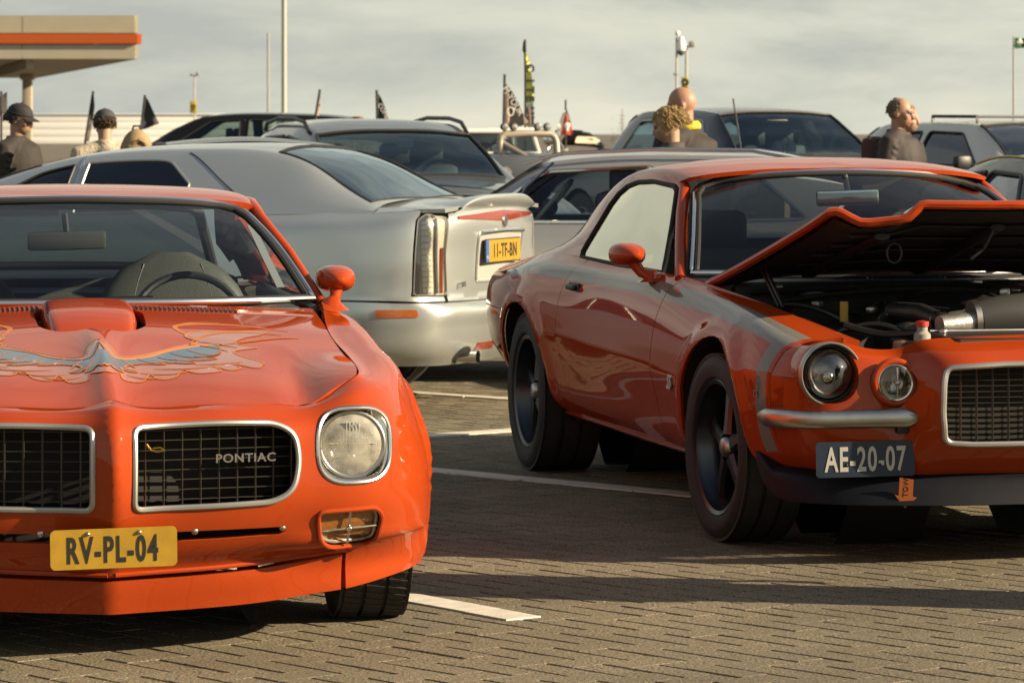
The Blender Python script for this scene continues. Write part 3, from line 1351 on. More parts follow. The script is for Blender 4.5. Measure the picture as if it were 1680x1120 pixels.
FC = [
    (0.00, [(.80, 0, .122), (.83, 0, .205), (.835, 0, .225), (.89, 0, .30), (.925, 0, .345), (.965, 0, .41), (1.0, 0, .52), (.98, 0, .62), (.925, 0, .682), seamp(.80, 0)]),
    (0.06, [(.785, .06, .123), (.815, .06, .206), (.82, .06, .227), (.875, .06, .30), (.905, .06, .345), (.932, .06, .41), (.945, .06, .52), (.93, .06, .63), (.875, .06, .672), seamp(.795, .06)]),
    (0.28, [(.735, .28, .128), (.765, .28, .212), (.77, .28, .234), (.84, .28, .30), (.87, .28, .345), (.895, .28, .41), (.905, .28, .52), (.89, .28, .63), (.845, .28, .665), seamp(.785, .28)]),
    (0.47, [(.675, .47, .138), (.705, .47, .226), (.71, .47, .247), (.80, .47, .30), (.83, .47, .345), (.858, .47, .41), (.865, .47, .52), (.85, .47, .617), (.805, .47, .652), seamp(.755, .47)]),
    (0.55, [(.645, .55, .146), (.675, .55, .235), (.69, .55, .256), (.79, .55, .30), (.81, .55, .345), (.84, .55, .41), (.838, .55, .52), (.82, .55, .62), (.775, .55, .662), seamp(.725, .55)]),
    (0.66, [(.60, .66, .155), (.63, .66, .245), (.655, .66, .268), (.755, .66, .305), (.78, .66, .345), (.812, .66, .41), (.815, .66, .52), (.80, .66, .64), (.745, .66, .695), seamp(.655, .655)]),
    (0.78, [(.52, .775, .172), (.55, .78, .252), (.58, .785, .28), (.655, .79, .31), (.68, .79, .345), (.715, .79, .41), (.72, .79, .52), (.70, .785, .625), (.63, .765, .70), seamp(.56, .70)]),
    (0.92, [(.395, .872, .185), (.415, .888, .25), (.425, .893, .28), (.45, .896, .31), (.46, .898, .345), (.475, .900, .41), (.475, .894, .52), (.45, .870, .62), (.38, .832, .725), seamp(.33, .71)]),
    (1.25, [(.17, .898, .20), (.165, .910, .25), (.16, .915, .28), (.15, .920, .31), (.145, .922, .345), (.13, .922, .41), (.11, .916, .52), (.08, .896, .64), (.03, .848, .765), seamp(-.02, .705)]),
    (1.65, [(-.30, .895, .20), (-.30, .912, .25), (-.30, .918, .28), (-.30, .923, .31), (-.30, .926, .345), (-.30, .927, .41), (-.31, .922, .52), (-.32, .905, .65), (-.34, .848, .80), seamp(-.37, .715)]),
    (2.25, [(-.90, .90, .20), (-.90, .925, .25), (-.90, .93, .28), (-.90, .938, .31), (-.90, .942, .345), (-.90, .945, .41), (-.90, .942, .52), (-.90, .925, .66), (-.90, .86, .815), (-.90, .76, .878)]),
    (3.3, [(-2.0, .90, .22), (-2.0, .92, .26), (-2.0, .925, .29), (-2.0, .93, .32), (-2.0, .935, .355), (-2.0, .94, .42), (-2.0, .938, .54), (-2.0, .92, .68), (-2.0, .86, .825), (-2.0, .78, .885)]),
    (4.1, [(-2.75, .90, .24), (-2.75, .92, .28), (-2.75, .93, .31), (-2.75, .94, .34), (-2.75, .945, .37), (-2.75, .952, .44), (-2.75, .95, .56), (-2.75, .93, .70), (-2.75, .86, .83), (-2.75, .77, .88)]),
    (5.2, [(-3.8, .70, .30), (-3.8, .74, .34), (-3.8, .76, .37), (-3.8, .78, .40), (-3.8, .80, .43), (-3.8, .82, .48), (-3.8, .83, .58), (-3.8, .82, .68), (-3.8, .78, .78), (-3.8, .68, .83)]),
]


def fb_post(P, a, b):
    # cheek of the wheel opening stands out slightly
    r = np.hypot(P[:, 0], P[:, 2] - .33)
    w = np.exp(-((r - .40) / .05) ** 2) * (a > 1.0) * (P[:, 2] < .7)
    P = P.copy()
    P[:, 1] += .014 * w
    return P


SF = Surf([c[0] for c in FC], [0, .085, .105, .18, .23, .30, .41, .52, .62, .76], [c[1] for c in FC], post=fb_post)
SF.alim = (0, 1.3)

gr_out = rounded([(.055, .632), (.30, .640), (.44, .634), (.492, .606), (.505, .53), (.488, .455), (.435, .425), (.25, .418), (.055, .415)],
                 [.022, .1, .05, .04, .08, .03, .03, .1, .022], 5)
hl_hole = ellipse(.660, .568, .104, .100, 44, 2.9)
sg_hole = rounded([(.555, .392), (.72, .398), (.742, .372), (.732, .305), (.708, .286), (.60, .286), (.566, .306)], .022, 4)
# nose: from the seam with the hood down to the bumper slot
seam_line = [(v, .757) for v in np.linspace(0.0, 2.0, 36)]
# outline in (a, b)
body_front = [(0.0, .757)] + seam_line[1:] + [(1.70, .0), (1.62, .0)]
# arch of the front wheel cut on the flank, in (a,b) via (u,h)
arch = []
for t in np.linspace(0, 180, 22):
    arch.append((-.02 - .365 * math.cos(R(t)), .315 + .365 * math.sin(R(t))))
arch = [(-.385, .20)] + arch + [(.30, .24), (.285, .205)]
arch_ab = SF.inv([(u, h) for u, h in arch], (0, 2))
front_low = [(float(a), .0) for a in np.linspace(1.12, .66, 8)]
body_front = seam_line + [(2.0, .0)] + [tuple(p) for p in arch_ab] + [(1.135, 0.0)] + front_low + \
    [(.655, .098), (.60, .104)] + [(x, .104) for x in (.5, .4, .3, .2, .1)] + [(0.0, .104)]
slot = [(-.001 + .0, .318), (.18, .322), (.44, .330), (.468, .336), (.47, .350), (.44, .352), (.2, .348), (.0, .347)]
slot = rounded([(.0, .324), (.25, .328), (.455, .334), (.475, .343), (.455, .356), (.25, .351), (.0, .349)], .006, 3)


def both_v(poly):
    return poly


# the nose skin is built as one symmetric sheet: mirror the outline about v = 0
class Sym:
    """mirror-symmetric surface: negative a is the other side"""

    def __init__(s, S):
        s.S = S
        s.a = np.array([-S.a[-1], S.a[-1]])
        s.b = S.b

    def __call__(s, a, b):
        a = np.atleast_1d(np.asarray(a, float))
        b = np.atleast_1d(np.asarray(b, float))
        a, b = np.broadcast_arrays(a, b)
        # soften the crease at the centre
        P = s.S(np.abs(a), b)
        P = P.copy()
        P[:, 1] *= np.where(a < 0, -1, 1)
        return P

    nrm = Surf.nrm
    inv = Surf.inv


SFS = Sym(SF)
mir = [(-a, b) for a, b in reversed(body_front)]
full = body_front[:-1] + [(x, .104) for x in (0.0,)] + mir[1:-1] + [(0.0, .757)] if False else None
right = body_front            # starts (0,.757) ... ends (0,.104)
full = right + [(-a, b) for a, b in reversed(right) if a > 1e-6]


def inv_sym(poly, comps=(1, 2)):
    return [tuple(p) for p in SF.inv(dens(poly, .02), comps)]


holes = []
for poly in (gr_out, hl_hole, sg_hole):
    q = inv_sym(poly)
    holes += [q, [(-a, b) for a, b in q]]
qs = inv_sym([(max(v, .0015), h) for v, h in slot])
qr = [p for p in qs]
# slot runs across the middle: join both halves
top = [p for p in [(.0, .236)] + [tuple(SF.inv([(v, .349 + .012 * v)], (1, 2))[0]) for v in (.1, .2, .3, .4, .46)]]
bot = [tuple(SF.inv([(v, h)], (1, 2))[0]) for v, h in ((.47, .343), (.45, .333), (.3, .327), (.2, .325), (.1, .323))] + [(.0, .204)]
rs_ = top + bot
slot_ab = rs_ + [(-a, b) for a, b in reversed(rs_) if a > 1e-6]
holes.append(slot_ab)
fb_nose = panel('front_body', SFS, full, M_RED, fb, 'ab', holes, .022, .0, .03, (-.05, 0.0, 0.0), out=(-.6, 0, .4))
# chin spoiler: separate lip with its joint at the corner
chin = [(x, .000) for x in np.linspace(0, .645, 16)] + [(.645, .0935)] + [(x, .0935) for x in np.linspace(.6, 0, 14)]
chin_full = chin + [(-a, b) for a, b in reversed(chin) if a > 1e-6]
panel('chin_spoiler', SFS, chin_full, M_RED, fb, 'ab', (), .025, .0, .03, out=(-.6, 0, .4))
# raised bead above the chin and around the lamp pod
for sgn in (1, -1):
    pts = SF(np.linspace(0.01, .62, 24), np.full(24, .112))
    pts[:, 1] *= sgn
    pts[:, 0] += .004
    MB().tube(L3(pts), .007, 8).build('lip_bead', M_RED, fb)

# hood with its seam
hood_o = []
for a in np.linspace(0, 1.66, 40):
    p = SF([a], [.757])[0]
    hood_o.append((p[0] - .004, p[1] - (.004 if a > .6 else 0)))
hood_o = [p for p in hood_o if p[0] > -.38]
hood_o += [(-.6, .722), (-.86, .735), (-.80, .60), (-.70, .35), (-.645, .0)]
hood_full = hood_o + [(u, -v) for u, v in reversed(hood_o) if v > 1e-6]
scoop_hole = [(-.02, .10), (-.12, .158), (-.40, .165), (-.50, .14), (-.50, -.14), (-.40, -.165), (-.12, -.158), (-.02, -.10)]
hood = panel('hood', SH, hood_full, M_RED, fb, 'uv', [rounded(scoop_hole, .05, 4)], .026, .0015, .014, .03, out=(-.3, 0, -2))
MB().box(P3(-.28, 0, .745), (.5, .62, .02), 0).build('scoop_well', M_MATTE, hood)
# rear fender tops beside the cowl
ftop = [(a, .757) for a in np.linspace(1.66, 2.25, 8)]
# shaker scoop
rows = []
for i, (u, th, w) in enumerate([(.0, .800, .100), (-.05, .816, .112), (-.10, .840, .120), (-.18, .868, .126), (-.26, .886, .130), (-.40, .899, .131), (-.52, .906, .128)]):
    r_ = []
    for s_, dh in ((-1.10, -.075), (-1.06, -.035), (-1.0, -.012), (-.9, -.002), (-.6, .003), (0, .006), (.6, .003), (.9, -.002), (1.0, -.012), (1.06, -.035), (1.10, -.075)):
        r_.append((u - (.012 if abs(s_) > .95 else 0), s_ * w, th + dh))
    rows.append(r_)
SS = Surf([0, .06, .13, .22, .31, .45, .57], list(range(11)), rows)
sc = panel('shaker_scoop', SS, [(0, 0), (.57, 0), (.57, 10), (0, 10)], M_RED, fb, 'ab', (), .02, 0, .012, out=(-.3, 0, -2))
MB().box(P3(-.515, 0, .872), (.225, .01, .055), .004).build('scoop_opening', M_MATTE, sc)
# fresh-air louvres along the cowl
for sgn in (1, -1):
    for k in range(22):
        v = sgn * (.150 + k * .0145)
        u0 = -.535 - (abs(v) - .15) * .16
        w2 = .0036
        panel('vent_slot', SH, [(u0 + .055, v - w2), (u0 + .055, v + w2), (u0 - .055, v + w2 - sgn * .004), (u0 - .055, v - w2 - sgn * .004)], M_MATTE, hood, 'ab', (), .06, 0, 0, offset=.0012, out=(-.3, 0, -2))
        X = SH(np.array([u0 + .055, u0 - .055]), np.array([v + w2 + .003, v + w2 + .003]))
        MB().tube(L3(X + np.array([0, 0, .002])), .0028, 6).build('vent_rib', M_RED, hood)

# hood decal: bird with spread wings, flat print following the hood
wing = [(.222, 0), (.30, .012), (.373, .035), (.325, .105), (.285, .150), (.231, .188), (.169, .253), (.119, .323), (.135, .345), (.192, .347), (.253, .334), (.285, .30), (.293, .262), (.303, .330), (.335, .290), (.338, .236),
        (.326, .207), (.367, .262), (.380, .233), (.354, .162), (.384, .176), (.385, .118), (.416, .073), (.458, .060), (.478, .095), (.490, .068), (.466, .045), (.507, .052), (.505, .034), (.478, .018), (.500, .004), (.478, 0)]
wing2 = closed_curve(wing + [(u, -v) for u, v in reversed(wing) if v > .002], 3)
flame = [(.18, 0), (.24, .03), (.33, .05), (.28, .12), (.22, .175), (.15, .235), (.085, .29), (.02, .262), (-.04, .275), (-.075, .32), (-.10, .40), (-.135, .50), (-.07, .49), (.0, .43), (.07, .40), (.105, .42), (.13, .46),
         (.16, .42), (.20, .385), (.26, .40), (.33, .455), (.36, .45), (.41, .43), (.37, .37), (.42, .385), (.455, .35), (.41, .31), (.47, .325), (.50, .26), (.455, .22), (.53, .195), (.55, .15), (.50, .125), (.575, .10), (.585, .05), (.53, .04), (.56, .0)]
flame2 = closed_curve(flame + [(u, -v) for u, v in reversed(flame) if v > .002], 4)
DK = dict(flange=0, out=(-.3, 0, -2))
panel('hood_decal', SH, flame2, M_DECALO, hood, 'uv', (), .016, 0, offset=.0006, **DK)
for cen, k in ():
    fl = [(cen[0] + (u - cen[0]) * k, v * (k + .05)) for u, v in flame2]
    bead('decal_line', SH, fl, (.0006, .0022), M_DECALG, hood, 'uv', .02, .0016, (-.3, 0, -2), n=4)
bead('decal_line', SH, flame2, (.0004, .0030), M_DECALG, hood, 'uv', .02, .0014, (-.3, 0, -2), n=4)
panel('hood_decal', SH, wing2, M_DECALB, hood, 'uv', (), .014, 0, offset=.0018, **DK)
bead('decal_line', SH, wing2, (.0004, .0032), M_DECALG, hood, 'uv', .014, .0028, (-.3, 0, -2), n=4)
for sg in (1, -1):
    for pts in ([(.10, .27), (.02, .30), (-.06, .36), (-.10, .45), (-.08, .55)], [(.06, .30), (-.12, .24), (-.20, .30), (-.22, .42), (-.16, .58)],
                [(-.14, .25), (-.22, .29), (-.25, .38)], [(.12, .33), (.06, .42), (-.02, .52), (-.05, .60)]):
        c = ncs(np.linspace(0, 1, len(pts)), np.array(pts))(np.linspace(0, 1, 18))
        X = SH(c[:, 0], sg * c[:, 1]) + np.array([0, 0, .0008])
        MB().tube(L3(X), [(.0004, .010 * math.sin(math.pi * (i + .6) / 18.6) + .002) for i in range(18)], 6).build('decal_streak', M_DECALG, hood)

for sg in (1, -1):
    for (p, q, r_) in (((.33, .10), (.37, .14), (.375, .20)), ((.30, .16), (.335, .20), (.335, .26)), ((.25, .20), (.30, .25), (.30, .30)), ((.20, .25), (.255, .29), (.255, .325)), ((.36, .05), (.41, .075), (.44, .09)),
                       ((.40, .02), (.44, .035), (.475, .05)), ((.53, .06), (.545, .12), (.52, .17)), ((.49, .10), (.50, .18), (.465, .25)), ((.44, .14), (.44, .25), (.40, .33)), ((.40, .26), (.38, .34), (.335, .40)), ((.07, .28), (.10, .34), (.14, .40)), ((.12, .26), (.16, .33), (.20, .37))):
        c = ncs([0, .5, 1], np.array([p, q, r_]))(np.linspace(0, 1, 12))
        X = SH(c[:, 0], sg * c[:, 1]) + np.array([0, 0, .0024])
        MB().tube(L3(X), [(.0006, .0034 * math.sin(math.pi * (i + .7) / 12.6) + .0006) for i in range(12)], 6).build('decal_feather', M_DECALG if p[0] > .42 or p[0] < .15 else M_DECALO, hood)

# grilles: dark basket with thin bars, dull bright surround
for sg in (1, -1):
    bez = bead('grille_surround', SF, gr_out, .0085, M_TRIM, fb, 'vh', .02, .001, (-.6, 0, .4), mirror=(sg < 0), n=8)[0]
    gp = [(v, h) for v, h in gr_out]
    g = MB()
    cx = np.mean([p[0] for p in gp])
    back = [(.78 - .25 * v, sg * v, h) for v, h in gp]
    g.add([P3(*p) for p in back], [tuple(range(len(back)))])
    g.build('grille_backing', M_MATTE, bez, False)
    GP = np.array(gp)

    def span(val, ax):
        o = []
        for i in range(len(GP)):
            a_, b_ = GP[i], GP[(i + 1) % len(GP)]
            if (a_[ax] - val) * (b_[ax] - val) < 0:
                t = (val - a_[ax]) / (b_[ax] - a_[ax])
                o.append((a_ + (b_ - a_) * t)[1 - ax])
        return (min(o), max(o)) if len(o) >= 2 else None

    def gu(v):
        return float(np.interp(v, [0, .06, .28, .5], [.935, .925, .88, .835])) - .025
    for h in np.linspace(.437, .622, 8):
        s2 = span(h, 1)
        if s2:
            vs_ = np.linspace(s2[0] + .002, s2[1] - .002, 8)
            MB().tube([P3(gu(v), sg * v, h) for v in vs_], [(.0015, .007)] * 8, 6).build('grille_bar', M_GRILLE, bez)
    for v in np.linspace(.085, .485, 9):
        s2 = span(v, 0)
        if s2:
            MB().tube([P3(gu(v) + .004, sg * v, s2[0] + .002), P3(gu(v) + .004, sg * v, s2[1] - .002)], [(.0014, .004)] * 2, 6).build('grille_bar', M_GRILLE, bez)
    # head lamp: square bright surround, round glass
    hb_ = bead('headlight_bezel', SF, hl_hole, .0065, M_CHROME, fb, 'vh', .02, .0, (-.6, 0, .4), mirror=(sg < 0), n=8)[0]
    hc = (.755, sg * .657, .567)
    ring = outline_pts(SF, hl_hole, 'vh', .02)
    vs_, n_ = [], len(ring)
    ins = []
    for p in ring:
        t = math.atan2(p[2] - hc[2], p[1] - .657)
        ins.append((hc[0] - .012, .657 + .090 * math.cos(t), hc[2] + .090 * math.sin(t)))
    vv = [P3(p[0] - .004, sg * p[1], p[2]) for p in ring] + [P3(p[0], sg * p[1], p[2]) for p in ins]
    MB().add(vv, [(i, (i + 1) % n_, n_ + (i + 1) % n_, n_ + i) for i in range(n_)]).build('headlight_housing', M_CHROME, hb_)
    la = MB().lathe([(0, .001), (-.002, .03), (-.010, .06), (-.022, .085)], 'y', 36)
    ln = la.build('headlight_lens', M_FLUTE, hb_)
    ln.data.transform(Matrix.Translation(P3(hc[0] + .030, hc[1], hc[2])) @ Matrix.Diagonal((1, -1, 1, 1)))
    rf = MB().lathe([(.055, .001), (.052, .03), (.035, .062), (.0, .086)], 'y', 36)
    rl = rf.build('headlight_reflector', M_REFLECTOR, hb_)
    rl.data.transform(Matrix.Translation(P3(hc[0] - .002, hc[1], hc[2])))
    rod('headlight_ring', torus_pts((hc[0] + .006, hc[1], hc[2]), (0, 1, 0), (0, 0, 1), .088, .088, 44), .0065, M_SATIN, hb_, 10, True)
    fl = MB()
    for k in range(-4, 5):
        x = k * .0085
        fl.box(P3(hc[0] + .026 - abs(k) * .0012, hc[1] + x, hc[2] + .012 + (.018 if abs(k) < 3 else 0)), (.0022, .003, .07 if abs(k) < 3 else .045), .0008)
    for k in (-7, -6, -5, 5, 6, 7):
        fl.box(P3(hc[0] + .016 - abs(k) * .0012, hc[1] + k * .0095, hc[2] - .004), (.002, .003, .03), .0008)
    fl.box(P3(hc[0] + .024, hc[1], hc[2] + .004), (.13, .003, .0025), .0008)
    tag(fl.build('lens_flute', mat('flute_white', (.42, .41, .36), .2), hb_), kind='stuff')
    MB().ball(P3(hc[0] - .004, hc[1], hc[2] - .035), .014, 10, 8).build('bulb', M_STEEL, hb_)
    # turn signal with a bright cross
    so = bead('turn_signal', SF, [(.650 + (v - .650) * .93, .338 + (h - .338) * .93) for v, h in sg_hole], .005, M_TRIM, fb, 'vh', .02, -.012, (-.6, 0, .4), mirror=(sg < 0), n=8)[0]
    rg = outline_pts(SF, [(.650 + (v - .650) * .93, .338 + (h - .338) * .93) for v, h in sg_hole], 'vh', .02, -.016)
    rg[:, 1] *= sg
    MB().add(list(L3(rg)), [tuple(range(len(rg)))]).build('amber_lens', M_AMBER, so, False)
    cc = rg.mean(0)
    q1, q2 = rg[np.argmin(rg[:, 1])], rg[np.argmax(rg[:, 1])]
    cr_ = MB()

    def on(v, h):
        p = SF(*SF.inv([(v, h)], (1, 2))[0])[0]
        return P3(p[0] - .008, sg * p[1], p[2])
    cr_.tube([on(.566, .336), on(.648, .341), on(.727, .343)], .0035, 6)
    cr_.tube([on(.648, .292), on(.648, .341), on(.648, .389)], .0035, 6)
    cr_.ball(on(.648, .341) + Vector((0, -.004, 0)), .009, 10, 6)
    cr_.build('signal_cross', M_CHROME, so)
    rod('signal_rim', [Vector(p) for p in L3(outline_pts(SF, sg_hole, 'vh', .02, .002) * np.array([1, sg, 1]))], .007, M_RED, so, 8, True)

# make name in the grille and the small bird emblem
fr = frame_uvh((.885, .355, .545), (-.20, 1, 0.0), (0, 0, 1))
text_mesh('maker_badge', 'PONTIAC', .032, M_CHROME, fb, fr, .003, 1.15, 1.08, .0006)
em = MB().tube([P3(.912, .088, .588), P3(.914, .10, .572), P3(.914, .118, .568), P3(.912, .138, .572)], .0035, 6).tube([P3(.913, .105, .577), P3(.913, .125, .579), P3(.912, .138, .571)], .0025, 6)
em.build('bird_emblem', mat('gold_metal', (.55, .36, .08), .25, 1.0), fb)

# number plate, slightly bent
pf_ = frame_uvh((.952, .0, .318), (-.03, 1, .018), (.05, 0, 1))
pl = local_mesh(MB().prism(rrect(0, 0, .335, .106, .014, 5), -.0015, .0015), 'number_plate', M_YPLATE, fb, pf_, False)
plate_letters('RV-PL-04', .097, M_INK, pl, pf_ @ Matrix.Translation((-.004, -.006, .002)), .56, .001, 1.18, .0022)
for x in (-.068, .068):
    local_mesh(MB().ball((x, .041, .003), .006, 10, 6), 'plate_screw', M_STEEL, pl, pf_)
# bits behind the bumper slot
MB().box(P3(.74, 0, .335), (.80, .04, .08), .01).build('bumper_cavity', M_MATTE, fb)
for v in (-.19, .22, .46, -.42):
    MB().ball(P3(.915 - .19 * abs(v), v, .352), .011, 10, 8).build('bumper_bolt', M_STEEL, fb)

def ZC(h):
    return .885 + (h - .885) * .905


# windscreen, its bright moulding, roof, pillars
base = [(-.93, -.755, .885), (-.76, -.50, .886), (-.655, -.22, .888), (-.635, 0, .889), (-.655, .22, .888), (-.76, .50, .886), (-.93, .755, .885)]
topc = [(-1.40, -.555, 1.200), (-1.335, -.40, 1.222), (-1.295, -.2, 1.232), (-1.285, 0, 1.236), (-1.295, .2, 1.232), (-1.335, .40, 1.222), (-1.40, .555, 1.200)]
topc = [(u, v, ZC(h)) for u, v, h in topc]
SW = coons(base, topc, [base[0], topc[0]], [base[-1], topc[-1]], 30)
SW.post = lambda P, a, b: P + (np.array([.05, 0, .035])[None] * (np.sin(np.pi * b) * .6)[:, None])
wo_ = [(.012, .0), (.25, .0), (.5, .0), (.75, .0), (.988, .0)] + [(.99, .5), (.988, .86), (.972, .945), (.93, .982)] + [(.75, .985), (.5, .985), (.25, .985)] + [(.07, .982), (.028, .945), (.012, .86), (.01, .5)]
ws = panel('windscreen', SW, wo_, M_GLASS, fb, 'ab', (), .035, 0, 0, out=(-1.6, 0, .6))
bead('windscreen_moulding', SW, wo_, .0095, M_CHROME, fb, 'ab', .03, .004, (-1.6, 0, .6), n=8)
bead('windscreen_seal', SW, [(.5 + (a - .5) * .975, .5 + (b - .5) * .965) for a, b in wo_], .011, M_MATTE, fb, 'ab', .03, .0, (-1.6, 0, .6), n=8)
RS = []
us = [-1.27, -1.45, -1.75, -2.1, -2.4, -2.62, -2.8]
for i, u in enumerate(us):
    hc_ = [1.243, 1.262, 1.276, 1.272, 1.245, 1.205, 1.155][i]
    rl_ = [1.196, 1.215, 1.225, 1.215, 1.175, 1.11, 1.03][i]
    uo = [-.12, -.06, -.02, 0, 0, 0, 0][i]
    RS.append([(u + uo * 1.15, .655, rl_ - .075), (u + uo, .605, rl_), (u + uo * .8, .52, hc_ - .022), (u + uo * .3, .28, hc_ - .006), (u, 0, hc_), (u + uo * .3, -.28, hc_ - .006), (u + uo * .8, -.52, hc_ - .022), (u + uo, -.605, rl_), (u + uo * 1.15, -.655, rl_ - .075)])
RS = [[(u, v, ZC(h)) for u, v, h in r_] for r_ in RS]
SR = Surf(us, list(range(9)), RS)
panel('roof', SR, [(-1.275, .95), (-1.275, 2), (-1.275, 4), (-1.275, 6), (-1.275, 7.05), (-2.0, 7.2), (-2.3, 7.5), (-2.62, 8), (-2.8, 8), (-2.8, 7), (-2.45, 6.3), (-2.40, 4), (-2.45, 1.7), (-2.8, 1), (-2.8, 0), (-2.62, 0), (-2.3, .5), (-2.0, .8)], M_RED, fb, 'ab', (), .04, 0, .02, out=(-1.9, 0, .5))
for sg in (1, -1):
    MB().tube([P3(-.955, sg * .772, .872), P3(-1.18, sg * .690, ZC(1.042)), P3(-1.345, sg * .617, ZC(1.160)), P3(-1.42, sg * .598, ZC(1.196)), P3(-1.56, sg * .598, ZC(1.212)), P3(-1.75, sg * .602, ZC(1.218)), P3(-2.05, sg * .615, ZC(1.205))],
              [(.015, .017)] * 3 + [(.018, .024)] * 2 + [(.012, .02)] * 2, 10).build('windscreen_pillar', M_RED, fb)
    # rear pillar down to the flank
    cp = coons([(-2.25, .64, ZC(1.14)), (-2.62, .625, ZC(1.09)), (-2.8, .60, ZC(1.03))], [(-2.30, .765, .885), (-2.75, .77, .88), (-3.2, .74, .865)], [(-2.25, .64, ZC(1.14)), (-2.27, .71, ZC(1.02)), (-2.30, .765, .885)], [(-2.8, .60, ZC(1.03)), (-3.0, .68, .95), (-3.2, .74, .865)], 16)
    panel('rear_pillar', cp, [(0, 0), (1, 0), (1, 1), (0, 1)], M_RED, fb, 'ab', (), .05, 0, .015, out=(-2.5, 0, .5), mirror=(sg < 0))
    sgm = coons([(-1.0, .765, .885), (-2.3, .765, .885)], [(-1.42, .60, ZC(1.185)), (-2.22, .635, ZC(1.15))], [(-1.0, .765, .885), (-1.42, .60, ZC(1.185))], [(-2.3, .765, .885), (-2.22, .635, ZC(1.15))], 8, 0)
    panel('door_glass', sgm, [(0, 0), (1, 0), (1, 1), (0, 1)], M_GLASSB, fb, 'ab', (), .1, 0, 0, out=(-1.9, 0, .5), mirror=(sg < 0))
    # door and quarter panel behind the front wing
    SD = SF
    dr = [(2.02, 0.005)] + [(2.02, .757)] + [(a, .757) for a in (2.4, 2.8, 3.2)] + [(3.25, .0)]
    panel('door', SF, dr, M_RED, fb, 'ab', (), .06, .002, .015, out=(-1.6, 0, .4), mirror=(sg < 0))
    ra = []
    for t in np.linspace(180, 0, 16):
        ra.append((-2.743 + .385 * math.cos(R(t)), .315 + .385 * math.sin(R(t))))
    ra = [(-3.13, .27)] + ra + [(-2.36, .27)]
    rab = [tuple(p) for p in SF.inv(ra, (0, 2))]
    qp = [(3.27, 0.0), (3.27, .757), (4.1, .757), (5.2, .757), (5.2, 0)] + rab
    panel('quarter_panel', SF, qp, M_RED, fb, 'ab', (), .06, .002, .015, out=(-2.8, 0, .4), mirror=(sg < 0))
rb_ = [(-3.22, -.66, .885), (-3.34, 0, .895), (-3.22, .66, .885)]
rt_ = [(-2.50, -.535, ZC(1.175)), (-2.46, 0, ZC(1.215)), (-2.50, .535, ZC(1.175))]
SB = coons(rb_, rt_, [rb_[0], rt_[0]], [rb_[-1], rt_[-1]], 16)
panel('rear_window', SB, [(0.04, .05), (.5, .04), (.96, .05), (.965, .9), (.94, .96), (.5, .97), (.06, .96), (.035, .9)], M_GLASSB, fb, 'ab', (), .06, 0, 0, out=(-1.9, 0, .5))
MB().tube(L3(outline_pts(SB, [(0.03, .05), (.5, .04), (.97, .05), (.965, .9), (.94, .96), (.5, .97), (.06, .96), (.035, .9)], 'ab', .04)), .02, 8, closed=True).build('rear_window_seal', M_MATTE, fb)
SDk = coons([(-3.3, -.70, .87), (-3.4, 0, .885), (-3.3, .70, .87)], [(-3.85, -.66, .82), (-3.9, 0, .83), (-3.85, .66, .82)], [(-3.3, -.70, .87), (-3.85, -.66, .82)], [(-3.3, .70, .87), (-3.85, .66, .82)], 10)
panel('boot_lid', SDk, [(0, 0), (1, 0), (1, 1), (0, 1)], M_RED, fb, 'ab', (), .08, 0, .02, out=(-3.3, 0, -1))
MB().box(P3(-3.86, 0, .57), (1.4, .05, .5), .02).build('rear_panel', M_RED, fb)

# cabin
MB().box(P3(-1.0, 0, .835), (1.38, .46, .08), .03).build('dashboard', M_INT, fb)
MB().box(P3(-2.2, 0, .33), (1.6, 2.4, .12), .02).build('cabin_floor', M_MATTE, fb)
for sg in (1, -1):
    MB().box(P3(-1.75, sg * .74, .62), (.05, 1.7, .5), .02).build('door_lining', M_INT, fb)
MB().box(P3(-2.95, 0, .875), (1.30, .80, .04), .015).build('parcel_shelf', M_INT, fb)
MB().box(P3(-2.55, 0, .66), (1.3, .16, .40), .06).build('rear_seat', M_INT, fb)
MB().box(P3(-1.9, 0, 1.172), (1.06, 1.05, .02), .008).build('headlining', M_MATTE, fb)
seat(fb, -1.72, .36, .45, 1.005, .56)
seat(fb, -1.72, -.40, .45, .985, .54)
steering_wheel(fb, (-1.33, .375, .775), .185, 22)
inner_mirror(fb, (-1.27, -.025, 1.065), .255, .062, mat('mirror_back', (.17, .155, .125), .35, coat=.5))
rod('wiper', [P3(-.70, -.45, .895), P3(-.70, -.1, .898), P3(-.78, .22, .902)], .005, M_BLACK, fb, 6)
mirror_pod(fb, (-.985, .825, .945), .16, (.063, .043), M_RED, (-.93, .80, .862))
mirror_pod(fb, (-.985, -.825, .945), .16, (.063, .043), M_RED, (-.93, -.80, .862))
# seat-belt strap seen on the far side
MB().tube([P3(-1.55, .60, 1.105), P3(-1.5, .645, 1.00), P3(-1.45, .69, .90)], [(.003, .022)] * 3, 6).build('seat_belt', mat('belt_web', (.10, .11, .12), .7), fb)
for sg in (1, -1):
    make_wheel(fb, (0, sg * .79, .315), .315, .225, .20, sg, 'five', 0, sipes=True)
    make_wheel(fb, (-2.743, sg * .79, .315), .315, .25, .20, sg, 'five')
    MB().lathe([(-.16, .40), (-.16, .05), (.10, .05)], 'x', 24).build('wheel_well', M_MATTE, fb).data.transform(Matrix.Translation(P3(0, sg * .60, .36)) @ Matrix.Diagonal((sg, 1, 1, 1)))
MB().box(P3(-1.6, 0, .25), (1.2, 3.9, .10), .02).build('underbody', M_MATTE, fb)
MB().box(P3(.22, 0, .36), (1.0, .5, .16), .02).build('radiator_support', M_MATTE, fb)
MB().box(P3(.1, 0, .60), (1.05, 1.0, .06), .02).build('engine_cover', M_MATTE, fb)
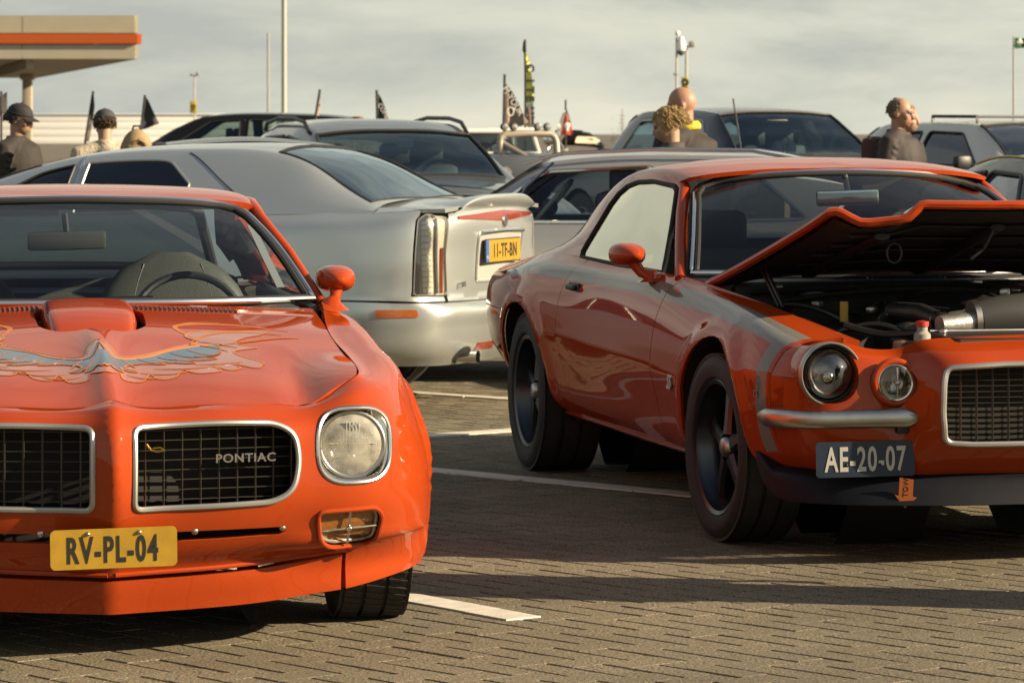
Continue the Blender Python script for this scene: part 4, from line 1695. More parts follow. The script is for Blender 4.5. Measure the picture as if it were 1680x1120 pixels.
# ------------------------------------------------------------------ the orange car with its hood open
CX, CY, CAN = 1.57, 12.885, R(13.2)
cm = thing('parked_car', 'orange coupe with its hood propped open and dark blue front plate', 'car', (CX, CY, 0), CAN, 'classic coupes parked facing the camera')


def stripe_paint(name, col_, stripe):
    """orange paint with the grey shoulder stripe that turns down in front of the wheel"""
    m = paint(name, col_)
    t = m.node_tree
    b = t.nodes['Principled BSDF']
    src = b.inputs['Base Color'].links[0].from_socket
    uv = t.nodes.new('ShaderNodeUVMap')
    uv.uv_map = 'ab'
    sx = t.nodes.new('ShaderNodeSeparateXYZ')
    t.links.new(uv.outputs[0], sx.inputs[0])
    oc = t.nodes.new('ShaderNodeTexCoord')
    so = t.nodes.new('ShaderNodeSeparateXYZ')
    t.links.new(oc.outputs['Object'], so.inputs[0])

    def band(sock, lo, hi, soft):
        def ramp(a, b_):
            r_ = t.nodes.new('ShaderNodeMapRange')
            r_.inputs['From Min'].default_value = a
            r_.inputs['From Max'].default_value = b_
            t.links.new(sock, r_.inputs[0])
            return r_.outputs[0]
        m_ = t.nodes.new('ShaderNodeMath')
        m_.operation = 'MULTIPLY'
        t.links.new(ramp(lo - soft, lo + soft), m_.inputs[0])
        t.links.new(ramp(hi + soft, hi - soft), m_.inputs[1])
        return m_.outputs[0]

    def op(o, a, b_):
        m_ = t.nodes.new('ShaderNodeMath')
        m_.operation = o
        t.links.new(a, m_.inputs[0])
        t.links.new(b_, m_.inputs[1])
        return m_.outputs[0]
    # object y = -u
    along = op('MULTIPLY', band(sx.outputs[1], 4.72, 5.42, .015), band(so.outputs[1], -.56, 3.3, .003))
    down = op('MULTIPLY', band(so.outputs[1], -.56, -.49, .003), band(sx.outputs[1], 1.0, 5.42, .01))
    fac = op('MAXIMUM', along, down)
    mx = t.nodes.new('ShaderNodeMix')
    mx.data_type = 'RGBA'
    t.links.new(fac, mx.inputs[0])
    t.links.new(src, mx.inputs[6])
    mx.inputs[7].default_value = (*stripe, 1)
    t.links.new(mx.outputs[2], b.inputs['Base Color'])
    return m


M_STRIPE = stripe_paint('striped_orange_paint', (0.35, 0.046, 0.0085), (0.15, 0.15, 0.135))


def sec(u, *wh):
    return [(u, w, h) for w, h in wh]


CB = [
    sec(.66, (.76, .31), (.80, .37), (.825, .45), (.835, .54), (.825, .625), (.755, .695), (.60, .72), (.5, .725)),
    sec(.58, (.785, .30), (.83, .36), (.862, .45), (.872, .545), (.86, .635), (.785, .712), (.61, .735), (.5, .74)),
    sec(.40, (.82, .27), (.865, .34), (.893, .44), (.90, .545), (.89, .655), (.815, .745), (.645, .765), (.5, .77)),
    sec(.0, (.84, .25), (.885, .33), (.90, .44), (.907, .55), (.895, .68), (.825, .79), (.70, .818), (.58, .825)),
    sec(-.45, (.82, .25), (.872, .33), (.892, .44), (.906, .555), (.89, .70), (.838, .815), (.75, .857), (.62, .865)),
    sec(-.8, (.81, .25), (.865, .33), (.886, .44), (.902, .56), (.887, .71), (.845, .83), (.79, .885), (.735, .96)),
    sec(-1.4, (.805, .25), (.862, .33), (.882, .44), (.898, .57), (.882, .72), (.842, .84), (.79, .893), (.722, 1.04)),
    sec(-2.0, (.808, .25), (.866, .33), (.886, .445), (.901, .585), (.888, .73), (.848, .845), (.79, .90), (.722, 1.04)),
    sec(-2.4, (.815, .26), (.88, .34), (.905, .455), (.925, .60), (.918, .74), (.868, .85), (.79, .908), (.70, 1.03)),
    sec(-2.75, (.82, .27), (.885, .35), (.922, .46), (.945, .615), (.935, .745), (.88, .85), (.785, .905), (.682, .99)),
    sec(-3.2, (.79, .31), (.855, .38), (.90, .48), (.925, .62), (.912, .73), (.86, .82), (.76, .88), (.64, .92)),
    sec(-3.75, (.73, .37), (.79, .43), (.83, .50), (.85, .62), (.842, .73), (.80, .80), (.70, .84), (.55, .86)),
]


def cb_post(P, a, b):
    P = P.copy()
    for (u0, h0, R0, amp) in ((0, .325, .415, .020), (-2.743, .33, .40, .016)):
        r = np.hypot(P[:, 0] - u0, P[:, 2] - h0)
        w = np.exp(-((r - R0) / .045) ** 2) * np.clip((P[:, 2] - .2) / .15, 0, 1) * np.clip((.80 - P[:, 2]) / .1, 0, 1)
        P[:, 1] += amp * w
    hc = np.interp(P[:, 0], [-2.5, -2.3, -.45, -.3], [.605, .60, .548, .545])
    fade = np.clip((P[:, 0] + 2.45) / .25, 0, 1) * np.clip((-.34 - P[:, 0]) / .15, 0, 1)
    P[:, 1] += .0045 * fade * np.exp(-np.sqrt((P[:, 2] - hc) ** 2 + .006 ** 2) / .022)
    return P


SC = Surf([c[0][0] for c in CB], list(range(8)), CB, post=cb_post)
UP = [
    sec(-1.2, (.845, .835), (.79, .891), (.715, 1.04), (.638, 1.185), (.565, 1.235), (.30, 1.268), (0, 1.277)),
    sec(-1.4, (.842, .84), (.79, .893), (.712, 1.04), (.632, 1.212), (.56, 1.262), (.30, 1.292), (0, 1.30)),
    sec(-1.9, (.847, .845), (.79, .899), (.71, 1.04), (.630, 1.228), (.555, 1.278), (.30, 1.308), (0, 1.316)),
    sec(-2.3, (.862, .849), (.79, .907), (.704, 1.035), (.632, 1.188), (.555, 1.242), (.30, 1.282), (0, 1.292)),
    sec(-2.6, (.876, .85), (.787, .907), (.69, 1.01), (.625, 1.12), (.545, 1.172), (.30, 1.222), (0, 1.232)),
    sec(-2.9, (.878, .84), (.778, .898), (.668, .965), (.60, 1.035), (.52, 1.075), (.28, 1.12), (0, 1.13)),
    sec(-3.25, (.855, .815), (.755, .876), (.635, .915), (.56, .94), (.48, .955), (.25, .965), (0, .97)),
    sec(-3.75, (.80, .80), (.70, .84), (.55, .86), (.47, .868), (.38, .872), (.2, .878), (0, .88)),
]
SU = Surf([c[0][0] for c in UP], [5, 6, 7, 8, 9, 10, 11], UP)
CO = (-1.5, 0, .5)


def circ(cu, ch, r, t0, t1, n):
    return [(cu + r * math.cos(R(t)), ch + r * math.sin(R(t))) for t in np.linspace(t0, t1, n)]


def cuh(poly, S=SC):
    return [tuple(p) for p in S.inv(poly, (0, 2))]


M_ = M_STRIPE
farch = cuh([(-.36, .262)] + circ(.0, .325, .385, 192, 10, 24) + [(.405, .33), (.425, .29)])
rarch = cuh([(-3.115, .32)] + circ(-2.743, .33, .375, 178, 2, 24) + [(-2.365, .29)])
doorF = [(-.755, .86), (-.80, .72), (-.805, .58), (-.76, .40), (-.70, .262)]
doorR = [(-2.16, .88), (-2.20, .80), (-2.215, .62), (-2.15, .42), (-2.06, .262)]
dF, dRr = cuh(doorF), cuh(doorR)
fend = [(.585, 0.0), (.585, 6.0)] + [(u, 6.0) for u in (.4, .2, 0, -.2, -.45, -.7)] + [(-.735, 6.0)] + dF + [tuple(farch[0])] + farch[1:]
door = list(reversed(dF)) + [(-.735, 5.99), (-1.1, 5.99), (-1.6, 5.99), (-2.14, 5.99)] + dRr
quart = list(reversed(dRr)) + [(-2.15, 5.99)] + [(-2.5, 5.99), (-2.9, 5.99), (-3.3, 5.99), (-3.75, 5.99), (-3.75, 0.0)] + rarch
for sg in (-1, 1):
    mk = dict(out=CO, mirror=(sg < 0))
    fp = panel('front_fender', SC, fend, M_, cm, 'ab', (), .022, .0034, .014, **mk)
    dp = panel('door', SC, door, M_, cm, 'ab', (), .02, .0034, .014, **mk)
    qp_ = panel('quarter_panel', SC, quart, M_, cm, 'ab', (), .03, .0, .014, **mk)
    # sills
    MB().tube([P3(-.36, sg * .80, .262), P3(-1.2, sg * .795, .258), P3(-2.36, sg * .805, .268)], [(.014, .03)] * 3, 8).build('sill', M_RED2, cm)
    # outer door handle
    dh = MB().box(P3(-2.06, sg * .886, .793), (.022, .12, .022), .008).box(P3(-2.06, sg * .872, .793), (.01, .16, .038), .004)
    dh.build('door_handle', M_BLACK, dp)
    # wheel-arch liners
    for (u0, h0) in ((0, .325), (-2.743, .33)):
        MB().lathe([(.0, .392), (-.30, .392), (-.30, .05), (.0, .05)], 'x', 24).build('wheel_well', M_MATTE, cm).data.transform(Matrix.Translation(P3(u0, sg * .52, h0 + .02)) @ Matrix.Diagonal((sg, 1, 1, 1)))
        tt = np.linspace(186, -6, 26)
        rq = .389 if u0 == 0 else .380
        uh_ = [(u0 + rq * math.cos(R(t)), max(.275, h0 + rq * math.sin(R(t)))) for t in tt]
        ab_ = SC.inv(uh_, (0, 2))
        vo = SC(ab_[:, 0], ab_[:, 1])[:, 1] - .016
        MB().add([P3(p[0], sg * .45, p[1]) for p in uh_] + [P3(p[0], sg * v_, p[1]) for p, v_ in zip(uh_, vo)], [(i, i + 1, 27 + i, 26 + i) for i in range(25)]).build('wheel_arch_liner', M_MATTE, cm)
    # emblem low on the wing, letters ahead of the wheel
    p = SC(*SC.inv([(-.52, .515)], (0, 2))[0])[0]
    fr = frame_uvh((p[0], sg * (p[1] + .004), p[2]), (-sg * -1 if sg > 0 else 1, 0, 0) if False else ((1, 0, 0) if sg < 0 else (-1, 0, 0)), (0, sg * -.12, 1))
    e1 = text_mesh('wing_emblem', 'SS', .075, M_STEEL, fp, fr, .003, .85, .9, .003)
    p = SC(*SC.inv([(.50, .545)], (0, 2))[0])[0]

# roof skin with the flowing rear pillars; side windows
roof_o = [(-1.222, 11), (-1.23, 10.4), (-1.248, 10), (-1.272, 9.5), (-1.30, 9), (-1.345, 8.4), (-1.41, 8.02), (-1.52, 7.955), (-1.75, 7.95), (-1.98, 7.95), (-2.12, 7.93), (-2.20, 7.80), (-2.245, 7.55), (-2.275, 7.1), (-2.30, 6.6), (-2.305, 6.3), (-2.295, 6.12), (-2.26, 6.0),
          (-2.6, 6), (-3.0, 6), (-3.4, 6), (-3.75, 6), (-3.75, 8), (-3.30, 8.3), (-3.22, 8.7), (-2.95, 8.95), (-2.66, 9.2), (-2.56, 9.5), (-2.54, 10), (-2.53, 11)]
# symmetric wrapper over b: beyond 11 is the other side


class SymB:
    def __init__(s, S):
        s.S = S
        s.a = S.a
        s.b = np.array([S.b[0], 22 - S.b[0]])

    def __call__(s, a, b):
        a = np.atleast_1d(np.asarray(a, float))
        b = np.atleast_1d(np.asarray(b, float))
        a, b = np.broadcast_arrays(a, b)
        P = s.S(a, np.where(b > 11, 22 - b, b)).copy()
        P[:, 1] *= np.where(b > 11, -1, 1)
        return P
    nrm = Surf.nrm
    inv = Surf.inv


SUS = SymB(SU)
roof_full = roof_o + [(a, 22 - b) for a, b in reversed(roof_o) if b < 10.99]
panel('roof', SUS, roof_full, M_, cm, 'ab', (), .034, 0, .016, out=CO)
winp = [(-1.05, .888), (-1.10, .945), (-1.22, 1.065), (-1.36, 1.19), (-1.43, 1.208), (-1.75, 1.222), (-1.98, 1.216), (-2.12, 1.197), (-2.205, 1.165), (-2.25, 1.12), (-2.28, 1.04), (-2.305, .965), (-2.31, .93), (-2.28, .905), (-2.0, .897), (-1.5, .893)]
SG = coons([(-1.0, .787, .884), (-1.6, .787, .893), (-2.4, .787, .908)], [(-1.40, .628, 1.225), (-1.9, .622, 1.235), (-2.4, .640, 1.175)], [(-1.0, .787, .884), (-1.40, .628, 1.225)], [(-2.4, .787, .908), (-2.4, .640, 1.175)], 14, .0)
for sg in (-1, 1):
    panel('door_glass', SG, winp, M_SIDEG, cm, 'uh', (), .05, 0.004, 0, out=CO, mirror=(sg < 0), offset=-.004)
    bead('window_seal', SG, winp, .010, M_MATTE, cm, 'uh', .04, -.002, CO, mirror=(sg < 0), n=8)
    # windscreen pillar
    MB().tube([P3(-.80, sg * .785, .872), P3(-1.0, sg * .728, .985), P3(-1.2, sg * .668, 1.10), P3(-1.355, sg * .612, 1.196), P3(-1.45, sg * .602, 1.224), P3(-1.6, sg * .612, 1.238)],
              [(.022, .024)] * 4 + [(.020, .026), (.012, .014)], 12).build('windscreen_pillar', M_RED2, cm)
wbase = [(-.80, -.765, .892), (-.66, -.5, .895), (-.555, -.22, .898), (-.535, 0, .90), (-.555, .22, .898), (-.66, .5, .895), (-.80, .765, .892)]
wtop = [(-1.37, -.585, 1.212), (-1.295, -.40, 1.246), (-1.245, -.2, 1.262), (-1.232, 0, 1.267), (-1.245, .2, 1.262), (-1.295, .40, 1.246), (-1.37, .585, 1.212)]
SCW = coons(wbase, wtop, [wbase[0], wtop[0]], [wbase[-1], wtop[-1]], 30)
SCW.post = lambda P, a, b: P + (np.array([.05, 0, .035])[None] * (np.sin(np.pi * b) * .55)[:, None])
panel('windscreen', SCW, wo_, M_GLASS, cm, 'ab', (), .035, 0, 0, out=CO)
bead('windscreen_moulding', SCW, wo_, (.010, .009), M_CHROME, cm, 'ab', .03, .005, CO, n=8)
bead('windscreen_seal', SCW, [(.5 + (a - .5) * 1.022, .5 + (b - .5) * 1.03) for a, b in wo_], .007, M_MATTE, cm, 'ab', .03, -.004, CO, n=8)
bead('windscreen_seal', SCW, [(.5 + (a - .5) * .975, .5 + (b - .5) * .965) for a, b in wo_], .010, M_MATTE, cm, 'ab', .03, .0, CO, n=8)
crb = [(-3.20, -.50, .95), (-3.28, 0, .97), (-3.20, .50, .95)]
crt = [(-2.60, -.50, 1.185), (-2.55, 0, 1.235), (-2.60, .50, 1.185)]
SCB = coons(crb, crt, [crb[0], crt[0]], [crb[-1], crt[-1]], 14)
panel('rear_window', SCB, [(0, 0), (1, 0), (1, 1), (0, 1)], M_GLASSB, cm, 'ab', (), .08, 0, 0, out=CO)

# front: nose skin with lamp pods
CN = [
    (0.00, [(.86, 0, .29), (.93, 0, .35), (.985, 0, .43), (1.0, 0, .53), (.99, 0, .63), (.945, 0, .70), (.80, 0, .748)]),
    (0.20, [(.857, .20, .29), (.925, .20, .35), (.978, .20, .43), (.992, .20, .53), (.982, .20, .63), (.938, .20, .698), (.80, .20, .745)]),
    (0.37, [(.845, .37, .29), (.91, .37, .35), (.96, .37, .43), (.972, .37, .53), (.962, .37, .628), (.918, .37, .692), (.79, .37, .738)]),
    (0.435, [(.838, .435, .29), (.89, .435, .35), (.925, .435, .43), (.928, .435, .53), (.915, .43, .625), (.87, .43, .685), (.77, .425, .728)]),
    (0.485, [(.826, .485, .29), (.855, .485, .35), (.862, .485, .43), (.85, .485, .53), (.838, .48, .622), (.81, .475, .675), (.745, .47, .708)]),
    (0.57, [(.80, .57, .292), (.83, .57, .35), (.838, .57, .43), (.825, .57, .53), (.808, .57, .62), (.782, .565, .675), (.72, .56, .702)]),
    (0.68, [(.745, .68, .295), (.785, .685, .355), (.802, .69, .43), (.800, .69, .53), (.792, .69, .622), (.755, .68, .69), (.685, .64, .722)]),
    (0.79, [(.665, .745, .30), (.705, .775, .36), (.735, .80, .44), (.742, .808, .535), (.735, .804, .625), (.70, .755, .697), (.635, .63, .73)]),
    (0.90, [(.583, .785, .30), (.585, .83, .36), (.587, .86, .45), (.587, .871, .545), (.587, .858, .635), (.587, .785, .711), (.587, .62, .734)]),
]
SN = Surf([c[0] for c in CN], [0, .06, .14, .24, .335, .41, .48], [c[1] for c in CN])
SNS = Sym(SN)
chl = ellipse(.726, .625, .090, .096, 40, 2.2)
ctl = ellipse(.520, .598, .062, .064, 30)
cgr = rounded([(0, .402), (.30, .402), (.392, .408), (.402, .50), (.398, .60), (.385, .652), (.20, .662), (0, .664)], [0, 0, .03, .02, .02, .04, 0, 0], 5)
cgr_full = [p for p in cgr] + [(-v, h) for v, h in reversed(cgr) if v > 1e-6]


def sinv(poly, S, step=.02):
    return [tuple(p) for p in S.inv(dens(poly, step), (1, 2))]


nh = []
for poly in (chl, ctl):
    q = sinv(poly, SN)
    nh += [q, [(-a, b) for a, b in q]]
gq = [tuple(p) for p in SN.inv([(v, h) for v, h in dens(cgr, .02) if v > .004], (1, 2))]
gq = [(0, float(SN.inv([(0.002, .402)], (1, 2))[0][1]))] + gq + [(0, float(SN.inv([(0.002, .664)], (1, 2))[0][1]))]
nh.append(gq + [(-a, b) for a, b in reversed(gq) if a > 1e-6])
no = [(x, 0.0) for x in np.linspace(0, .9, 20)] + [(.9, .48)] + [(x, .48) for x in np.linspace(.86, 0, 20)]
nose = panel('nose_panel', SNS, no + [(-a, b) for a, b in reversed(no) if a > 1e-6], M_RED2, cm, 'ab', nh, .024, 0, .02, (-.05, 0, 0), out=(-.4, 0, .4))
for sg in (-1, 1):
    # headlamp: deep round bezel, domed glass over a bright bowl
    hc = (.745, sg * .722, .625)
    yaw = Matrix.Rotation(R(0), 4, 'Z')
    TT = Matrix.Translation(P3(*hc))
    b_ = MB().lathe([(-.030, .0975), (-.037, .1015), (-.032, .1055), (-.01, .106), (.0, .097)], 'y', 44, close=True)
    bz = b_.build('headlight_bezel', M_TRIM, cm)
    bz.data.transform(TT)
    q = MB().lathe([(-.014, .1045), (-.006, .1065), (.03, .107), (.09, .106)], 'y', 40).build('headlight_pod', M_RED2, bz)
    q.data.transform(TT)
    q = MB().lathe([(-.025, .098), (.005, .090), (.03, .086), (.06, .08), (.09, .0005)], 'y', 40).build('headlight_housing', M_MATTE, bz)
    q.data.transform(TT)
    q = MB().lathe([(-.066, .0005), (-.061, .03), (-.046, .056), (-.026, .074), (.004, .084)], 'y', 36).build('headlight_lens', M_DOME, bz)
    q.data.transform(TT)
    q = MB().lathe([(.055, .0005), (.053, .02), (.040, .050), (.012, .076), (.004, .081)], 'y', 36).build('headlight_reflector', M_CHROME, bz)
    q.data.transform(TT)
    MB().ball(P3(hc[0] - .01, hc[1], hc[2] - .012), .026, 14, 10).build('bulb_shield', M_CHROME, bz)
    rod('headlight_ring', torus_pts((hc[0] - .002, hc[1], hc[2]), (0, 1, 0), (0, 0, 1), .090, .090, 40), .0045, M_BLACK, bz, 8, True)
    # round turn lamp in a body-coloured ring
    tcn = (.845, sg * .520, .598)
    tr_ = rod('turn_lamp', torus_pts((tcn[0] - .018, tcn[1], tcn[2]), (-.05 * sg, 1, 0), (-.06, 0, 1), .068, .069, 36), .013, M_RED2, cm, 10, True)
    rod('turn_lamp_ring', torus_pts((tcn[0] - .012, tcn[1], tcn[2]), (-.05 * sg, 1, 0), (-.06, 0, 1), .056, .057, 36), .0045, M_CHROME, tr_, 8, True)
    q = MB().lathe([(-.018, .0005), (-.015, .03), (-.004, .054)], 'y', 30).build('turn_lamp_lens', M_LENS, tr_)
    q.data.transform(Matrix.Translation(P3(tcn[0] - .010, tcn[1], tcn[2])))
    q = MB().lathe([(.035, .0005), (.028, .03), (.0, .055)], 'y', 30).build('turn_lamp_bowl', M_REFLECTOR, tr_)
    q.data.transform(Matrix.Translation(P3(tcn[0] - .014, tcn[1], tcn[2])))
    MB().tube([P3(tcn[0] + .003, tcn[1], tcn[2] - .05), P3(tcn[0] + .010, tcn[1], tcn[2]), P3(tcn[0] + .003, tcn[1], tcn[2] + .05)], .004, 6).ball(P3(tcn[0] + .008, tcn[1], tcn[2]), .010, 10, 8).build('turn_lamp_bar', M_SATIN, tr_)
    # short bumper blade under the lamps
    bp = [(.50, .885, .472), (.58, .884, .472), (.66, .862, .473), (.745, .80, .475), (.80, .70, .478), (.845, .58, .482), (.875, .50, .484), (.882, .455, .484)]
    pc = ncs(np.linspace(0, 1, len(bp)), np.array(bp))(np.linspace(0, 1, 30))
    rad = [(.030 * min(1, .35 + 3.2 * min(t, 1 - t) ** .8), .016 * min(1, .4 + 3 * min(t, 1 - t))) for t in np.linspace(.0, 1, 30)]
    MB().tube([P3(p[0], sg * p[1], p[2]) for p in pc], rad, 16).build('bumper_blade', M_SATIN, cm)
    MB().box(P3(.84, sg * .50, .448), (.05, .05, .03), .006).build('bumper_bracket', M_BLACK, cm)
# grille: shell, mesh bars
SNg = SN
rg = SNS(np.array([p[0] for p in nh[-1]]), np.array([p[1] for p in nh[-1]]))
gs = MB().tube(L3(rg + np.array([.002, 0, 0])), (.010, .010), 8, closed=True).build('grille_surround', M_TRIM, cm)
MB().add([P3(.84, p[1], p[2]) for p in rg], [tuple(range(len(rg)))]).build('grille_backing', M_MATTE, gs, False)
for h in np.linspace(.422, .646, 13):
    w = .392 if .43 < h < .63 else .375
    MB().tube([P3(.935 - .06 * abs(x) ** 2 * 2, x, h) for x in np.linspace(-w, w, 11)], [(.0016, .0045)] * 11, 6).build('grille_bar', M_GRILLE, gs)
for v in np.arange(-.33, .34, .054):
    MB().tube([P3(.938 - .12 * v * v, v, .407), P3(.938 - .12 * v * v, v, .658)], [(.0014, .004)] * 2, 6).build('grille_bar', M_GRILLE, gs)
# chin spoiler, dark plastic, wrapping to the wheel opening
sp = [(.90, 0), (.895, .25), (.87, .45), (.82, .62), (.74, .755), (.62, .84), (.50, .868), (.42, .872)]
spc = ncs(np.linspace(0, 1, len(sp)), np.array(sp))(np.linspace(0, 1, 26))
rows = []
for i, (u, v) in enumerate(spc):
    t = i / 25
    topz = .298 if t < .75 else .298 + (t - .75) / .25 * .10
    botz = .200 if t < .70 else .200 + ((t - .70) / .30) ** 1.5 * .10
    rows.append([(u - .05, v * .955, topz + .01), (u - .015, v, topz - .01), (u + .012, v * 1.004, (topz + botz) / 2), (u + .03, v * 1.005, botz + .012), (u + .028, v * 1.0, botz), (u - .05, v * .95, botz + .01)])
SPo = Surf(np.linspace(0, 1, 26), list(range(6)), rows)
panel('chin_spoiler', Sym(SPo), [(-1, 0), (1, 0), (1, 5), (-1, 5)], M_SPOILER, cm, 'ab', (), .03, 0, 0, out=(0, 0, .3))
# number plate hung below the left-hand bumper blade
cpf = frame_uvh((.845, -.628, .352), (.16, 1, .02), (.03, 0, 1))
cpl = local_mesh(MB().prism(rrect(0, 0, .325, .116, .012, 5), -.0015, .0015), 'number_plate', M_BPLATE, cm, cpf, False)
plate_letters('AE-20-07', .112, M_WINK, cpl, cpf @ Matrix.Translation((0, -.004, .002)), .56, .001, 1.12, .0022)
for x in (-.062, .048):
    local_mesh(MB().ball((x, -.018, .002), .005, 10, 6), 'plate_screw', M_BLACK, cpl, cpf)
# tow-hook arrow tag on the spoiler
af = frame_uvh((.888, -.505, .255), (.22, 1, -.05), (.10, .06, 1))
arrow = [(q[0] * .82, q[1] * .82 - .008) for q in [(-.026, .055), (.030, .050), (.030, -.018), (.046, -.022), (.002, -.066), (-.042, -.014), (-.026, -.018)]]
ar = local_mesh(MB().prism(arrow, -.001, .001), 'tow_arrow_tag', mat('arrow_orange', (.34, .085, .012), .5), cm, af, False)
text_mesh('arrow_lettering', 'TOW', .024, M_INK, ar, af @ Matrix.Translation((.002, .006, .0015)) @ Matrix.Rotation(R(90), 4, 'Z'), .0004, 1.0, 1.1)
fr = frame_uvh((.50, -(SC(*SC.inv([(.50, .545)], (0, 2))[0])[0][1] + .004), .545), (1, .15, 0), (0, .05, 1))
text_mesh('model_badge', 'LS', .032, M_STEEL, cm, fr, .0015, 1.1)

# hood, propped open: built closed, then swung up about its hinge line
def ch_h(u, v):
    u = np.asarray(u, float)
    v = np.abs(np.asarray(v, float))
    t = np.clip((u + .58) / 1.2, 0, 1)
    base_ = .892 - .135 * t - .03 * t * t
    f = t ** 2.0
    ridge = .052 * f * (1 - np.clip((v - .325) / .07, 0, 1) ** 2 * (3 - 2 * np.clip((v - .325) / .07, 0, 1)))
    edge = .068 * f * np.clip((v - .51) / .10, 0, 1) ** 2 * (3 - 2 * np.clip((v - .51) / .10, 0, 1))
    cr_ = .022 * (1 - (v / .7) ** 2) - .02 * f * (1 - (v / .33) ** 2) * (v < .33)
    fall = -.10 * np.clip(v - .56, 0, 1) * (1 - .5 * t)
    return base_ + ridge + edge + cr_ + fall


SCH0 = grid_surf(ch_h, np.linspace(-.75, .95, 50), np.linspace(-.85, .85, 101))
HINGE = np.array([-.60, 0, .905])
OPEN = R(19)


def swing(P):
    P = np.asarray(P, float)
    q = P - HINGE
    c, s_ = math.cos(OPEN), math.sin(OPEN)
    return np.stack([q[:, 0] * c - q[:, 2] * s_, q[:, 1], q[:, 0] * s_ + q[:, 2] * c], 1) + HINGE


class Swung(Surf):
    def __init__(s, S):
        s.__dict__.update(S.__dict__)
        s.S0 = S

    def __call__(s, a, b):
        return swing(s.S0(a, b))


SCH = Swung(SCH0)
hoodv = [(.62, 0), (.60, .2), (.57, .36), (.53, .45), (.50, .55), (.48, .625), (.30, .640), (.0, .675), (-.3, .712), (-.58, .752), (-.60, .70), (-.50, .35), (-.475, .0)]
hood_c = hoodv + [(u, -v) for u, v in reversed(hoodv) if v > 1e-6]
chood = panel('hood', SCH, hood_c, M_RED2, cm, 'ab', (), .03, 0, .03, out=(-.3, 0, -3))
inner = panel('hood_lining', SCH, [(.0 + u * .965 - .005, v * .945) for u, v in hood_c], M_MATTE, chood, 'ab', (), .05, 0, .0, out=(-.3, 0, -3), offset=-.03)
# rolled edge
bead('hood_edge', SCH, hood_c, .0155, M_RED2, chood, 'ab', .03, -.014, (-.3, 0, -3), n=8)
# inner frame ribs
for v0 in (-.42, .0, .42):
    X = SCH(np.linspace(-.4, .42, 12), np.full(12, v0))
    MB().tube(L3(X - np.array([0, 0, .05])), [(.012, .03)] * 12, 8).build('hood_rib', M_BLACK, chood)
rod('hood_hook', torus_pts((.36, -.36, 1.005), (0, 1, 0), (.05, 0, 1), .026, .034, 24), .004, M_BLACK, chood, 6, True)
rod('safety_catch', [P3(.40, -.02, 1.08), P3(.42, -.06, 1.02), P3(.40, -.10, .985)], .006, M_BLACK, chood)
# hinge struts
for sg in (-1, 1):
    for du in (0, .05):
        rod('hood_strut', [P3(-.18 + du, sg * .60, .80), P3(-.28 + du, sg * .62, .90), P3(-.36 + du, sg * .62, .965)], .008, M_BLACK, cm)

# engine bay
MB().box(P3(.0, 0, .42), (1.1, 1.3, .1), .02).build('engine_bay_floor', M_MATTE, cm)
MB().box(P3(-.60, 0, .66), (1.3, .06, .42), .02).build('firewall', M_BLACK, cm)
cw = coons([(-.60, -.72, .868), (-.50, 0, .875), (-.60, .72, .868)], [(-.82, -.76, .882), (-.56, 0, .892), (-.82, .76, .882)], [(-.60, -.72, .868), (-.82, -.76, .882)], [(-.60, .72, .868), (-.82, .76, .882)], 14)
panel('cowl', cw, [(0, 0), (1, 0), (1, 1), (0, 1)], mat('cowl_blue_black', (.02, .028, .04), .35, coat=.5), cm, 'ab', (), .06, 0, .02, out=(-.6, 0, 0))
for k in range(16):
    v = -.16 + .02 * k
    MB().box(P3(-.555, v, .884), (.008, .05, .006), .002, R(20)).build('cowl_vent', M_STEEL, cm)
for sg in (-1, 1):
    fi = coons([(.58, sg * .60, .728), (.0, sg * .69, .812), (-.62, sg * .755, .868)], [(.58, sg * .54, .60), (.0, sg * .56, .66), (-.62, sg * .62, .70)], [(.58, sg * .60, .728), (.58, sg * .54, .60)], [(-.62, sg * .755, .868), (-.62, sg * .62, .70)], 12)
    panel('inner_wing', fi, [(0, .12), (1, .12), (1, 1), (0, 1)], M_BLACK, cm, 'ab', (), .06, 0, .01, out=(0, sg * 2, .5))
    fl_ = coons([(.588, sg * .62, .734), (.0, sg * .705, .817), (-.74, sg * .785, .885)], [(.588, sg * .56, .722), (.0, sg * .655, .80), (-.74, sg * .735, .872)], [(.588, sg * .62, .734), (.588, sg * .56, .722)], [(-.74, sg * .785, .885), (-.74, sg * .735, .872)], 12)
    panel('wing_gutter', fl_, [(0, 0), (1, 0), (1, 1), (0, 1)], M_RED2, cm, 'ab', (), .05, 0, .02, out=(0, 0, -2))
# radiator cover plate on the nose
RC = [(.845, -.30), (.845, .30), (.735, .345), (.69, .345), (.69, -.345), (.735, -.345)]
rc = MB()
rc.add([P3(u, v, .752 - .10 * (u - .69)) for u, v in RC] + [P3(u, v, .738 - .10 * (u - .69)) for u, v in RC], [(0, 1, 2, 3, 4, 5)] + [(i, (i + 1) % 6, 6 + (i + 1) % 6, 6 + i) for i in range(6)])
rc.build('radiator_cover', M_BLACK, cm, False)
rod('radiator_trim', [P3(.688, -.35, .756), P3(.688, .35, .756)], .006, M_STEEL, cm)
for v in (-.31, .10, .30):
    MB().lathe([(0, .014), (.010, .014), (.014, .008), (.014, .0005)], 'z', 14, P3(.70, v, .752)).build('cover_bolt', M_STEEL, cm)
